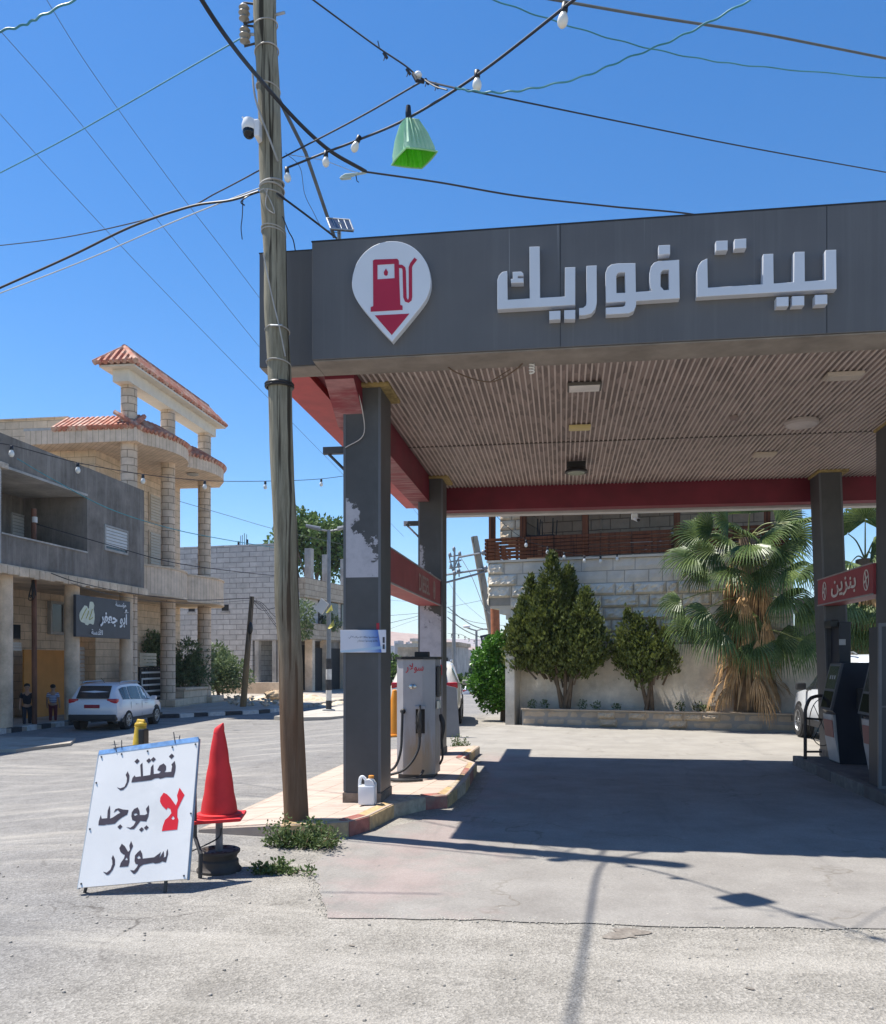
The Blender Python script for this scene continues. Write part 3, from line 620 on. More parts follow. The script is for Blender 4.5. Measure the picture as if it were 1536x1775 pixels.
def ribbon(pts, hw):
    L, Rr = [], []
    for i, p in enumerate(pts):
        a, b = pts[max(0, i - 1)], pts[min(len(pts) - 1, i + 1)]; d = V((b[0] - a[0], b[1] - a[1], 0)).normalized(); L.append((p[0] - d.y * hw, p[1] + d.x * hw)); Rr.append((p[0] + d.y * hw, p[1] - d.x * hw))
    return L + Rr[::-1]
eshape([[(793, 275), (805, 268), (955, 263), (965, 275), (968, 398), (975, 570), (990, 575), (990, 603), (778, 615), (778, 585), (795, 578)], [(823, 303), (935, 296), (937, 392), (823, 400)]], YF - .004, .003, 'pump_symbol', mER)
eshape([ribbon(hose, 11)], YF - .004, .003, 'hose_symbol', mER)
eshape([[(880, 328), (893, 350), (890, 370), (880, 376), (868, 370), (865, 352)]], YF - .004, .003, 'drop_symbol', mER)
eshape([[(805, 640), (1035, 628), (918, 770)]], YF - .004, .003, 'arrow_symbol', mER)
# lamps and fittings on the ceiling
mFr, mLens, mBlk = mat('fitting_frame', (.09, .08, .07), .5), mat('frosted_lens', (.75, .70, .66), .35), mat('black_plastic', (.02, .02, .021), .4, .1, 5)
def cpt(x, y, z=4.597): return G(x, y, z)
def rect_light(x, y, w_, d_, lab, lens, frame=True):
    p = cpt(x, y); t = thing('ceiling_light', lab, 'ceiling light', (p.x, p.y, 4.56), 'fittings on the canopy ceiling')
    m = MB(); m.bbox((p.x - w_ / 2, p.y - d_ / 2, 4.565), (p.x + w_ / 2, p.y + d_ / 2, 4.598), .006); m.build('housing', mFr if frame else lens, t)
    m = MB(); m.bbox((p.x - w_ / 2 + .02, p.y - d_ / 2 + .02, 4.556), (p.x + w_ / 2 - .02, p.y + d_ / 2 - .02, 4.57), .004); m.build('lens', lens, t)
rect_light(1013, 668, .36, .24, 'rectangular framed white ceiling light nearest the fascia, left of centre', mLens)
rect_light(1005, 739, .27, .17, 'small yellowed rectangular ceiling plate between the framed light and the black floodlight', mat('yellowed_plastic', (.62, .50, .22), .5), False)
rect_light(1325, 786, .30, .2, 'small cream rectangular ceiling plate beyond the round lamp', mat('cream_plastic', (.55, .46, .36), .5), False)
rect_light(1462, 649, .36, .2, 'pale rectangular ceiling plate at the right, nearest the fascia', mat('pale_plastic', (.50, .43, .36), .5), False)
p = cpt(1389, 730); t = thing('ceiling_light', 'large round white ceiling lamp near the right columns', 'ceiling light', (p.x, p.y, 4.5), 'fittings on the canopy ceiling')
m = MB(); m.lathe([(.20, 4.598), (.205, 4.57), (.19, 4.545)], (p.x, p.y, 0), 28); m.build('rim', mat('lamp_rim', (.42, .36, .33), .5), t, True)
m = MB(); m.lathe([(.188, 4.55), (.17, 4.535), (.08, 4.522), (.01, 4.52)], (p.x, p.y, 0), 28); m.build('diffuser', mat('lamp_diffuser', (.55, .48, .45), .5), t, True)
p = cpt(999, 800); t = thing('floodlight', 'black hanging floodlight under the far part of the striped ceiling', 'floodlight', (p.x, p.y, 4.4))
m = MB(); m.bbox((p.x - .14, p.y - .02, 4.45), (p.x + .14, p.y + .02, 4.6), .005); m.build('bracket', mBlk, t)
m = MB(); m.lathe([(.12, 4.50), (.165, 4.46), (.17, 4.43), (.15, 4.425)], (p.x, p.y, 0), 24); m.build('housing', mBlk, t, True)
m = MB(); m.lathe([(.13, 4.426), (.12, 4.415), (.01, 4.412)], (p.x, p.y, 0), 24); m.build('lens', mat('flood_lens', (.42, .45, .36), .2), t, True)
p = cpt(1272, 722); m = MB(); m.lathe([(.05, 4.6), (.05, 4.57), (.035, 4.555), (.01, 4.55)], (p.x, p.y, 0), 14); tag(m.build('ceiling_rose', mat('rose_brown', (.28, .21, .19), .6), None, True), 'small round brown ceiling rose left of the large round lamp', 'ceiling fitting')
p = P(922, 612, 8.35); t = thing('hanging_bulb', 'white spiral bulb hanging below the front edge of the ceiling', 'lamp', p)
m = MB(); m.lathe([(.02, 0), (.028, -.02), (.03, -.09), (.022, -.1)], p, 12); m.build('socket', mat('socket_white', (.62, .60, .58), .5), t, True)
m = MB(); m.tube([p + V((.022 * math.cos(a * .5), .022 * math.sin(a * .5), -.1 - a * .0022)) for a in range(0, 44)], .009, 6); m.build('spiral_tube', mat('lamp_glass_white', (.75, .74, .72), .3), t, True)
m = MB(); m.tube(spline([atY(757, 617, 8.3), atY(790, 645, 8.4), atY(850, 662, 8.4), atY(895, 640, 8.4), atY(920, 612, 8.3)], 8), .007, 5); m.tube(spline([atY(850, 662, 8.4), atY(866, 652, 8.42), atY(885, 640, 8.42)], 6), .005, 5); tag(m.build('loose_cable', mat('brown_cable', (.14, .09, .06), .7)), 'thin brown cable drooping under the fascia towards the hanging bulb', 'cable')
# printed notice on the first column
t = thing('notice_board', 'white notice with blue right end strapped round the front left column', 'notice', (-2.1, 8.83, 1.74)); YN = 8.822
a, b = atY(590, 1092, YN), atY(669, 1131, YN)
m = MB(); m.bbox((a.x, YN, b.z), (b.x, YN + .02, a.z), .003)
def notice_mat():
    mm, n, l, bs = _nt('notice_print'); g = n.new('ShaderNodeNewGeometry'); s = n.new('ShaderNodeSeparateXYZ'); l.new(g.outputs['Position'], s.inputs[0])
    u = _math(n, l, 'DIVIDE', _math(n, l, 'SUBTRACT', s.outputs[0], a.x), b.x - a.x); vv = _math(n, l, 'DIVIDE', _math(n, l, 'SUBTRACT', s.outputs[2], b.z), a.z - b.z)
    c = _ramp(n, l, _math(n, l, 'ADD', u, _math(n, l, 'MULTIPLY', vv, .08)), [(.5, (.66, .66, .72)), (.72, (.30, .42, .66)), (.90, (.03, .12, .45)), (.915, (.66, .66, .72))])
    c = _mix(n, l, _ramp(n, l, _math(n, l, 'ABSOLUTE', _math(n, l, 'SUBTRACT', _math(n, l, 'ADD', _math(n, l, 'MULTIPLY', u, -.22), vv), .02)), [(0, .7), (.06, .5), (.07, 0)]), c, (.35, .55, .70))
    l.new(c, bs.inputs['Base Color']); bs.inputs['Roughness'].default_value = .35; return mm
m.build('panel', notice_mat(), t)
wv, hv = b.x - a.x, a.z - b.z; mInk = mat('ink_dark', (.05, .05, .07), .6)
m = MB(); addtext(m, arabic('استخدموا بطاقة الصراف الآلي'), V((a.x + wv * .22, YN, b.z + hv * .60)), UX, UZ, NF, wv * .60, hv * .13, .01)
addtext(m, arabic('وفكوا وسددوا حسابكم'), V((a.x + wv * .40, YN, b.z + hv * .44)), UX, UZ, NF, wv * .42, hv * .13, .01)
m.box((a.x + wv * .93, YN - .002, b.z + hv * .42), (a.x + wv * .975, YN - .0005, b.z + hv * .68)); m.box((a.x + wv * .93, YN - .002, b.z + hv * .15), (a.x + wv * .975, YN - .0005, b.z + hv * .36)); m.build('print', mInk, t)
# ------------------------------------------------------------------ the diesel pump
mPump = mat('pump_paint', (.34, .33, .34), .5, .1, 2, .05, 20, dirt=(.33, .31, .29))
def stain_mat():
    m, n, l, b = _nt('pump_stained'); v = _pos(n, l); g = n.new('ShaderNodeNewGeometry'); s = n.new('ShaderNodeSeparateXYZ'); l.new(g.outputs['Position'], s.inputs[0])
    c = _ramp(n, l, _noise(n, l, v, 2, 6), [(.3, (.30, .29, .30)), (.7, (.385, .375, .385))])
    h = _math(n, l, 'SUBTRACT', 1.0, _math(n, l, 'MULTIPLY', s.outputs[2], 1.25)); h = _math(n, l, 'ADD', h, _math(n, l, 'MULTIPLY', _math(n, l, 'SUBTRACT', _noise(n, l, _pos(n, l, (7, 7, .8)), 1.4, 7, .7), .5), 1.6))
    xb = _math(n, l, 'SUBTRACT', 1.0, _math(n, l, 'MULTIPLY', _math(n, l, 'ABSOLUTE', _math(n, l, 'ADD', s.outputs[0], 1.80)), 4.2))
    c = _mix(n, l, _math(n, l, 'MULTIPLY', _ramp(n, l, h, [(.1, 0), (.5, .85)]), _ramp(n, l, xb, [(0, .25), (.6, 1)])), c, (.27, .19, .11))
    c = _mix(n, l, _ramp(n, l, _noise(n, l, _pos(n, l, (4, 4, .7)), 2, 8, .75), [(.55, 0), (.7, .5)]), c, (.17, .15, .13))
    l.new(c, b.inputs['Base Color']); b.inputs['Roughness'].default_value = .45; return m
mStain = stain_mat(); mRub = mat('black_rubber', (.028, .026, .025), .55, .2, 12); mGun = mat('nozzle_metal', (.05, .045, .04), .5, .3, 20, metal=.2)
zi = itop(-1.9); dp = thing('diesel_pump', 'worn grey diesel pump with red Arabic lettering and black hoses on the island', 'fuel pump', (-1.86, 10.95, zi))
x0, x1, y0, y1, zt = -2.12, -1.60, 10.70, 11.12, 1.665
prf = [(x0, y0 + .1), (x0 + .10, y0), (x1 - .17, y0), (x1 - .02, y0 + .09), (x1, y1), (x0, y1)]
m = MB(); m.prism(prf, lambda a, b, t: V((a, b, t)), zi + .04, zt); m.build('body', mStain, dp)
m = MB(); m.prism([(a * 1.0 + (.02 if a > -1.8 else -.02), b + (.02 if b > 10.9 else -.02)) for a, b in prf], lambda a, b, t: V((a, b, t)), zt, zt + .035); m.bbox((-1.9, 10.85, zt + .03), (-1.72, 11.0, zt + .10), .01); m.build('top_cap', mBlk, dp)
m = MB(); m.box((x0 + .03, y0 + .03, zi - .03), (x1 - .03, y1 - .03, zi + .04)); m.build('plinth', mat('plinth_dark', (.06, .055, .05), .7), dp)
xm = -1.90
m = MB(); addtext(m, arabic('سولار'), V((-1.985, y0, 1.49)), UX, UZ, NF, .23, .125, .015); m.build('lettering', mat('paint_red', (.50, .03, .04), .5), dp)
m = MB(); m.lathe([(.055, 0), (.05, .012), (.02, .018), (.005, .019)], (-1.895, y0, 1.315), 18, 0, lambda q: V((q.x, -q.z, q.y * .62))); m.build('badge', mat('badge_chrome', (.5, .5, .5), .25, .1, 9, metal=.9), dp, True)
m = MB(); m.box((-1.855, y0 - .004, .72), (-1.735, y0 + .05, 1.06)); q = m.build('nozzle_slot', mat('slot_dark', (.025, .022, .02), .8), dp)
m = MB(); m.bbox((-1.865, y0 - .03, 1.03), (-1.725, y0 + .01, 1.07), .006); m.box((-1.865, y0 - .02, .70), (-1.855, y0, 1.05)); m.box((-1.735, y0 - .02, .70), (-1.725, y0, 1.05)); m.build('slot_frame', mPump, dp)
def nozzle(par, c, k=1):
    m = MB(); c = V(c); m.tube([c + V((0, -.05, .16)), c + V((0, -.07, .10)), c + V((0, -.085, 0)), c + V((0, -.07, -.12)), c + V((0, -.06, -.2))], [.014, .026, .03, .026, .022], 8); m.tube([c + V((0, -.03, .2)), c + V((0, -.05, .16))], .012, 8)
    m.tube([c + V((-.02, -.12, .08)), c + V((-.035, -.13, -.02)), c + V((-.02, -.10, -.12))], .009, 6); m.bbox(c + V((-.028, -.11, -.14)), c + V((.028, -.05, .0)), .012); o = m.build('nozzle', mGun, par, True); return o
nozzle(dp, (-1.795, y0, .88))
m = MB(); m.tube(spline([(-1.795, y0 - .06, .68), (-1.80, y0 - .10, .55), (-1.86, y0 - .16, .40), (-1.98, y0 - .2, .27), (-2.18, y0 - .2, .20)], 8), .017, 8)
m.tube(spline([(-2.02, y0 - .05, 1.0), (-2.02, y0 - .09, .75), (-2.03, y0 - .12, .5), (-2.10, y0 - .16, .3), (-2.26, y0 - .2, .21)], 8), .017, 8); m.ball((-2.02, y0 - .02, 1.0), .036, 8)
m.tube(spline([(-2.25, y0 - .22, .17), (-2.0, y0 - .30, .165), (-1.80, y0 - .18, .175), (-1.74, y0 - .1, .26)], 8), .017, 8); m.tube(spline([(-2.2, y0 - .3, .165), (-1.95, y0 - .36, .16), (-1.72, y0 - .28, .165)], 8), .017, 8); m.build('hose', mRub, dp, True)
m = MB(); m.bbox((x1 - .005, y0 + .13, 1.18), (x1 + .035, y0 + .3, 1.58), .008); m.build('side_display', mat('display_dark', (.05, .05, .055), .25), dp)
m = MB(); m.bbox((x1 - .004, y0 + .12, 1.03), (x1 + .03, y0 + .30, 1.13), .004); m.build('price_label', mat('label_pale', (.62, .60, .50), .5), dp)
m = MB(); m.tube(spline([(x1 + .03, y0 + .22, .95), (x1 + .07, y0 + .2, .8), (x1 + .05, y0 + .2, .62)], 6), [.02, .026, .03, .033, .033, .03, .03, .026, .024, .022, .02, .02, .018], 8); m.tube(spline([(x1 + .05, y0 + .2, .62), (x1 + .06, y0 + .22, .4), (x1 + .02, y0 + .25, .3)], 6), .016, 6); m.build('side_nozzle', mRub, dp, True)
# ------------------------------------------------------------------ petrol pumps on the right island
mDk = mat('pump_dark', (.022, .024, .034), .4, .2, 3); mGl = mat('pump_glass', (.015, .017, .02), .12); mWh = mat('pump_pale', (.42, .41, .40), .5, .1, 4, dirt=(.30, .25, .22)); mBez = mat('pump_bezel', (.10, .10, .105), .4)
def petrol_pump(X, Y, lab, screen):
    t = thing('petrol_pump', lab, 'fuel pump', (X + .3, Y + .25, .147), 'petrol pumps on the right island'); W = .5
    pr = [(X + .08, .15), (X + .75, .15), (X + .75, 1.62), (X + .17, 1.62), (X + .13, 1.60), (X - .02, .92), (X + .02, .88)]
    m = MB(); m.prism(pr, lambda a, b, tt: V((a, tt, b)), Y, Y + W); m.build('body', mDk, t)
    fr = V((X + .13, 0, 1.60)); to = V((X - .02, 0, .92)); d = (to - fr); nrm = V((d.z, 0, -d.x)).normalized()
    if nrm.x > 0: nrm = -nrm
    def pl(u, w0): return fr + d * u + V((0, Y + W * w0, 0))
    def plate(m, u0, u1, w0, w1, th, mi=0):
        q = [pl(u0, w0), pl(u0, w1), pl(u1, w1), pl(u1, w0)]; m.add([p + nrm * .001 for p in q] + [p + nrm * th for p in q], [(0, 1, 2, 3), (4, 5, 6, 7), (0, 1, 5, 4), (1, 2, 6, 5), (2, 3, 7, 6), (3, 0, 4, 7)], mi)
    m = MB(); plate(m, 0, 1, -.02, 1.02, .035); m.build('bezel', mBez, t)
    m = MB(); plate(m, .06, .55, .07, .93, .038); o = m.build('display', mat('display_grey', (.06, .075, .06), .2) if screen else mat('display_slate', (.055, .057, .06), .25), t)
    m = MB()
    for k in range(3): plate(m, .26, .34, .2 + k * .2, .3 + k * .2, .040)
    m.build('price_digits', mat('digit_pale', (.34, .33, .32), .5), o)
    m = MB(); plate(m, .60, .95, .07, .93, .038); m.build('nozzle_window', mGl, t)
    m = MB(); m.prism([(X + .0, .86), (X + .09, .86), (X + .14, .17), (X + .09, .17), (X + .03, .5)], lambda a, b, tt: V((a - .012, tt, b)), Y + .01, Y + W - .01); lp_ = m.build('lower_panel', mWh, t)
    m = MB(); m.prism([(X - .003, .78), (X - .0125, .78), (X + .012, .53), (X + .022, .53)], lambda a, b, tt: V((a - .006, tt, b)), Y + .05, Y + W - .05); m.build('red_label', mat('label_red_dull', (.30, .12, .10), .6), lp_)
    m = MB(); m.bbox((X + .3, Y - .09, .95), (X + .42, Y - .002, 1.25), .02); m.tube(spline([(X + .36, Y - .05, 1.0), (X + .33, Y - .12, .7), (X + .45, Y - .06, .4), (X + .5, Y - .03, .8)], 8), .016, 6); m.build('hose', mRub, t, True)
petrol_pump(3.90, 12.95, 'far petrol pump with slanted green screen beside the rear right column', True)
petrol_pump(4.05, 11.75, 'near petrol pump with slanted dark screen between its twin and the grey cabinet', False)
m = MB(); m.box((3.70, 10.55, .147), (4.9, 10.95, 2.05)); t = thing('steel_cabinet', 'tall charcoal cabinet with pale frame at the right edge', 'cabinet', (4.3, 10.7, .147)); m.build('body', mat('cabinet_dark', (.040, .042, .047), .5, .12, 3), t)
m = MB()
for a, b in (((3.665, 10.53, .15), (3.70, 10.57, 2.09)), ((3.70, 10.53, 2.05), (4.9, 10.57, 2.09)), ((3.70, 10.535, 1.10), (4.9, 10.547, 1.12)), ((3.70, 10.53, .15), (4.9, 10.56, .18))): m.box(a, b)
m.build('frame', mat('frame_grey', (.115, .115, .12), .45), t)
m = MB()
for x in (3.62, 3.70): pass
hp = [P(1396, 1305, 12.9), P(1396, 1245, 12.9), P(1397, 1228, 12.9), P(1404, 1212, 12.9), P(1415, 1207, 12.9), P(1428, 1206, 12.9)]
t = thing('guard_rail', 'dark steel hoop guard rail beside the rear right column', 'guard rail', (hp[0].x, hp[0].y, .147)); hp[0].z = .147
m.tube(spline(hp, 6), .026, 8); m.tube([P(1397, 1245, 12.9), P(1424, 1247, 12.9)], .018, 6); m.tube([P(1398, 1303, 12.9), P(1424, 1303, 12.9)], .018, 6); m.build('hoop', mat('rail_dark', (.04, .03, .028), .5, .3, 9), t, True)
m = MB(); c = P(1426, 1252, 12.95); 
m.tube([c + V((math.cos(a * .21) * .19, 0, math.sin(a * .21) * .36)) for a in range(31)], .007, 5); m.tube([c + V((-.13, 0, .26)), c + V((.1, 0, -.28))], .006, 5); m.tube([c + V((-.13, 0, -.26)), c + V((.1, 0, .28))], .006, 5); m.build('wire_ring', mBlk, t, True)
# small display post behind the far pump
p = atY(1446, 1100, 13.7); t = thing('card_reader', 'dark card reader box with a camera lamp on the rear right column', 'card reader', (p.x, 13.7, 1.7))
a = atY(1453, 1078, 13.5); b = atY(1466, 1150, 13.5); m = MB(); m.bbox((a.x, 13.45, 1.5), (b.x + .06, 13.855, a.z), .01); m.build('post', mDk, t); a = atY(1455, 1108, 13.43); b = atY(1466, 1118, 13.43); m = MB(); m.box((a.x, 13.43, b.z), (b.x, 13.448, a.z)); m.build('label', mWh, t)
a = atY(1444, 1080, 13.6); m = MB(); m.bbox((a.x - .06, 13.5, a.z - .07), (a.x + .06, 13.858, a.z + .05), .02); m.build('camera_lamp', mBlk, t)
# ------------------------------------------------------------------ jerrycan
b = G(645, 1389, .145); b = V((-1.02 * 0 + b.x, 8.66, itop(b.x))); t = thing('jerrycan', 'translucent white plastic jerrycan with orange cap at the foot of the front left column', 'jerrycan', b)
mm, n, l, bs = _nt('milky_plastic'); bs.inputs['Base Color'].default_value = (.72, .74, .76, 1); bs.inputs['Roughness'].default_value = .35; bs.inputs['Subsurface Weight'].default_value = .3; bs.inputs['Subsurface Radius'].default_value = (.05, .05, .05); bs.inputs['Subsurface Scale'].default_value = .05
m = MB(); fr = lambda q: q + b
m.bbox((-.088, -.07, 0), (.088, .07, .20), .022, 0, fr)
m.prism([(-.02, .19), (.088, .19), (.086, .215), (.06, .25), (.035, .262), (.0, .262), (-.02, .255)], lambda a, c, t_: V((a, t_, c)) + b, -.055, .055)
m.tube([b + V(q) for q in spline([(-.02, 0, .258), (-.05, 0, .285), (-.078, 0, .265), (-.085, 0, .18)], 6)], .017, 8); m.tube([b + V((.04, 0, .25)), b + V((.04, 0, .275))], .026, 12); m.build('body', mm, t, True)
m = MB(); m.lathe([(.03, .272), (.03, .298), (.024, .302)], b + V((.04, 0, 0)), 14); m.build('cap', mat('orange_cap', (.70, .28, .05), .45), t, True)
# ------------------------------------------------------------------ A-board : corners of the white sheet
c0, c1b, c2t, c3t = P(135, 1539, 5.95), P(324, 1523, 6.03), P(343.7, 1285, 6.44), P(172, 1308, 6.36)
nb_ = (c1b - c0).cross(c3t - c0).normalized()
if nb_.y > 0: nb_ = -nb_
bx = (c1b - c0).normalized(); by = nb_.cross(bx)
if by.z < 0: by = -by
bd_ = thing('sign_board', 'leaning white sandwich board with hand painted Arabic lettering on the roadside', 'sign', ((c0.x + c1b.x) / 2, (c0.y + c1b.y) / 2 + .1, 0))
def bl(px, py):
    p = onplane(px, py, c0, nb_) - c0; return (p.dot(bx), p.dot(by))
def bw(a, b, h=0): return c0 + bx * a + by * b + nb_ * h
quad = [bl(135, 1539), bl(324, 1523), bl(343.7, 1285), bl(172, 1308)]
m = MB(); m.add([bw(a, b, 0) for a, b in quad] + [bw(a, b, -.022) for a, b in quad], [(0, 1, 2, 3), (7, 6, 5, 4), (0, 1, 5, 4), (1, 2, 6, 5), (2, 3, 7, 6), (3, 0, 4, 7)]); m.build('panel', mat('white_board', (.80, .77, .73), .5, .05, 2, .1, 6, dirt=(.60, .585, .55), dlo=.54, dhi=.82), bd_)
q2 = [bl(171.5, 1308.3), bl(344.2, 1285.3), bl(344, 1277), bl(172, 1301)]
m = MB(); m.add([bw(a, b, .002) for a, b in q2] + [bw(a, b, -.024) for a, b in q2], [(0, 1, 2, 3), (7, 6, 5, 4), (0, 1, 5, 4), (1, 2, 6, 5), (2, 3, 7, 6), (3, 0, 4, 7)]); m.build('blue_edge', mat('blue_tape', (.20, .38, .66), .5, .35, 14, dirt=(.5, .58, .68)), bd_)
def bz(pts): return [bl(130 + a / 6.341, 1270 + b / 6.341) for a, b in pts]
def dia(cx_, cy_, r): return [(cx_ - r, cy_ + .05 * r), (cx_ + .1 * r, cy_ - r), (cx_ + r, cy_ - .1 * r), (cx_ - .05 * r, cy_ + r)]
BLK = [[[(580, 425), (600, 470), (595, 530), (570, 590), (530, 630), (500, 635), (460, 600), (500, 612), (545, 595), (568, 545), (572, 500), (558, 465)]],
       [[(620, 548), (632, 500), (655, 470), (668, 488), (725, 480), (718, 355), (742, 330), (748, 478), (828, 465), (835, 380), (862, 345), (866, 455), (925, 448), (945, 428), (905, 412), (930, 362), (975, 338), (1002, 365), (1002, 405), (985, 436), (1058, 430), (1068, 370), (1060, 350), (1097, 310), (1108, 365), (1103, 425), (1085, 490), (1000, 490), (935, 508), (920, 498), (880, 502), (840, 522), (740, 535)]],
       [dia(683, 315, 29)], [dia(812, 308, 28)], [dia(862, 295, 28)], [dia(1062, 260, 30)],
       [[(258, 1018), (262, 975), (285, 905), (295, 945), (355, 940), (360, 860), (372, 825), (385, 800), (388, 870), (385, 945), (420, 930), (470, 895), (500, 880), (470, 850), (425, 880), (445, 840), (480, 830), (530, 845), (590, 850), (575, 900), (520, 930), (480, 960), (440, 1000), (375, 1010), (350, 1010), (320, 1018)]],
       [dia(495, 1035, 28)], [dia(732, 1065, 27)], [dia(785, 1045, 27)],
       [[(620, 920), (625, 875), (650, 840), (690, 820), (710, 860), (712, 905), (770, 905), (795, 890), (780, 840), (812, 795), (818, 850), (808, 920), (785, 975), (720, 970), (690, 1010), (650, 1060), (610, 1062), (562, 1035), (610, 1045), (645, 1020), (670, 975), (630, 960)], [(645, 895), (675, 885), (690, 900), (660, 915)]],
       [[(420, 1345), (440, 1390), (440, 1450), (415, 1510), (375, 1560), (350, 1565), (308, 1528), (350, 1538), (390, 1505), (412, 1445), (410, 1405), (402, 1380)]],
       [[(515, 1220), (550, 1250), (585, 1310), (605, 1290), (598, 1240), (618, 1190), (640, 1245), (610, 1310), (600, 1350), (600, 1420), (585, 1470), (490, 1477), (505, 1430), (540, 1380), (550, 1345), (530, 1335), (500, 1310), (488, 1270)], [(550, 1395), (570, 1370), (580, 1400), (560, 1402)]],
       [[(655, 1410), (660, 1350), (690, 1315), (720, 1290), (740, 1330), (745, 1385), (870, 1370), (930, 1325), (945, 1310), (930, 1375), (975, 1300), (980, 1350), (975, 1375), (1000, 1360), (1005, 1310), (1020, 1275), (1025, 1330), (1000, 1425), (960, 1415), (935, 1430), (885, 1440), (860, 1430), (750, 1450), (715, 1475), (690, 1520), (660, 1552), (640, 1548), (605, 1510), (650, 1515), (680, 1480), (695, 1450), (665, 1440)], [(680, 1375), (705, 1350), (725, 1380), (700, 1388)]]]
REDL = [[(975, 660), (1010, 675), (1050, 715), (1085, 765), (1110, 800), (1130, 745), (1122, 690), (1150, 605), (1205, 685), (1165, 765), (1128, 845), (1125, 920), (1138, 960), (1125, 1065), (955, 1083), (965, 1030), (990, 960), (1030, 925), (1060, 885), (1050, 840), (1020, 825), (1005, 848), (960, 805), (935, 760), (938, 715)], [(1058, 945), (1080, 915), (1098, 945), (1080, 958)]]
mSp = mat('stencil_charcoal', (.055, .042, .055), .6, .3, 6); mSr = mat('stencil_red', (.72, .012, .025), .5, .08, 4)
for gs in (BLK[:6], BLK[6:11], BLK[11:]):
    m = MB()
    for g in gs: addshape(m, [bz(q) for q in g], c0, bx, by, nb_, 0, 0, 0, .0015)
    m.raw = True; m.build('dark_lettering', mSp, bd_)
m = MB(); addshape(m, [bz(q) for q in REDL], c0, bx, by, nb_, 0, 0, 0, .0015); m.raw = True; m.build('red_lettering', mSr, bd_)
mSteel = mat('dark_steel', (.045, .045, .048), .5, .3, 8); mGal = mat('galvanised', (.38, .40, .42), .4, .2, 8, metal=.5)
m = MB(); m.tube([bw(*bl(171, 1302), -.03), bw(*bl(134, 1540), -.03)], .011, 6); m.tube([bw(*bl(344, 1279), -.03), bw(*bl(325, 1524), -.03)], .011, 6); m.tube([bw(*bl(171, 1302), -.03), bw(*bl(344, 1279), -.03)], .011, 6); m.build('frame', mGal, bd_, True)
def leg(pts, r=.013): mb = MB(); mb.tube(pts, r, 6); return mb.build('leg', mSteel, bd_)
pA, pB = bw(*bl(150, 1525), -.03), bw(*bl(287, 1515), -.03); gA, gB = G(147, 1547), G(286, 1547); gA.z = gz(gA.x, gA.y); gB.z = gz(gB.x, gB.y)
leg([pA, gA]); leg([pB, gB])
tA, tB = bw(*bl(185, 1320), -.04), bw(*bl(335, 1310), -.04); hA, hB = P(230, 1500, 6.9), G(347, 1522); hA.z = gz(hA.x, hA.y)
leg([tA, hA]); leg([tB, P(338, 1450, 6.5), P(348, 1480, 6.42), hB], .016)
m = MB()
for a, b in ((176, 1312), (211, 1307), (256, 1302), (299, 1295), (339, 1290), (167, 1357), (331, 1410), (156, 1437), (141, 1532), (319, 1518)): p = bw(*bl(a, b), .002); m.ball(p, .007, 5)
for a, b, c_, d_ in ((202, 1303, 198, 1284), (211, 1296, 211, 1283), (304, 1288, 301, 1269), (311, 1281, 312, 1275)): m.tube([bw(*bl(a, b), .004), bw(*bl(c_, d_), .0)], .004, 5)
m.tube([bw(*bl(197, 1297), 0), bw(*bl(255, 1288), -.02)], .006, 5); m.build('rivet', mSteel, bd_)
# ------------------------------------------------------------------ red cone on its wheel base
Zc = 6.66; bc = P(380, 1490, Zc); X_, Y_ = bc.x, bc.y; g0 = gz(X_, Y_)
t = thing('wheel_stand', 'old black wheel rim with a short grey post carrying the red cone', 'stand', (X_, Y_, g0))
m = MB(); m.lathe([(.05, g0 + .155), (.10, g0 + .15), (.118, g0 + .165), (.15, g0 + .172), (.163, g0 + .165), (.160, g0 + .145), (.142, g0 + .128), (.135, g0 + .10), (.150, g0 + .085), (.150, g0 + .055), (.158, g0 + .035), (.172, g0 + .02), (.172, g0), (.14, g0 - .0)], (X_, Y_, 0), 36); m.build('rim', mat('rusty_black_rim', (.05, .042, .037), .65, .4, 7, .3, 30, dirt=(.11, .07, .045)), t, True)
m = MB()
for k in range(8): th = k * math.pi / 4; m.ball((X_ + .128 * math.cos(th), Y_ + .128 * math.sin(th), g0 + .166), (.014, .014, .006), 6)
m.build('vent_hole', mat('hole_black', (.008, .008, .008), .9), t)
m = MB(); m.tube([(X_, Y_, g0 + .10), (X_, Y_, .45)], .028, 12); m.build('post', mat('grey_post', (.16, .16, .165), .6, .35, 14, dirt=(.3, .3, .3)), t, True)
m = MB(); m.tube(spline([(X_ + .03, Y_ - .02, .34), (X_ + .0, Y_ - .03, .26), (X_ - .2, Y_ - .05, .16), (X_ - .32, Y_, .12)], 6), .006, 5); m.build('wire', mBlk, t)
def cone(lab, X, Y, z0, h, rb, rt, bw_, m_, tip, nm='traffic_cone', tilt=0):
    t = thing(nm, lab, 'traffic cone', (X, Y, z0)); m = MB(); fr = Matrix.Rotation(.25, 3, 'Z')
    m.bbox((-bw_, -bw_, 0), (bw_, bw_, .028), .012, 0, lambda q: V((0, 0, z0)) + fr @ V((q.x, q.y, q.z + .012 * math.sin(q.x * 9 + q.y * 4))) + V((X, Y, 0))); m.lathe([(rb + .035, z0 + .026), (rb + .03, z0 + .05), (rb, z0 + .056)], (X, Y, 0), 28); m.build('base', m_, t, True)
    m = MB(); pr = [(rb, z0 + .05)] + [(rb + (rt - rb) * k / 8 + .003 * math.sin(k * 2.2), z0 + .05 + (h - .05) * k / 8) for k in range(1, 9)]; m.lathe(pr, (X, Y, 0), 28); m.build('cone', m_, t, True)
    m = MB(); tip(m, X, Y, z0 + h); m.build('tip', m_, t, True); return t
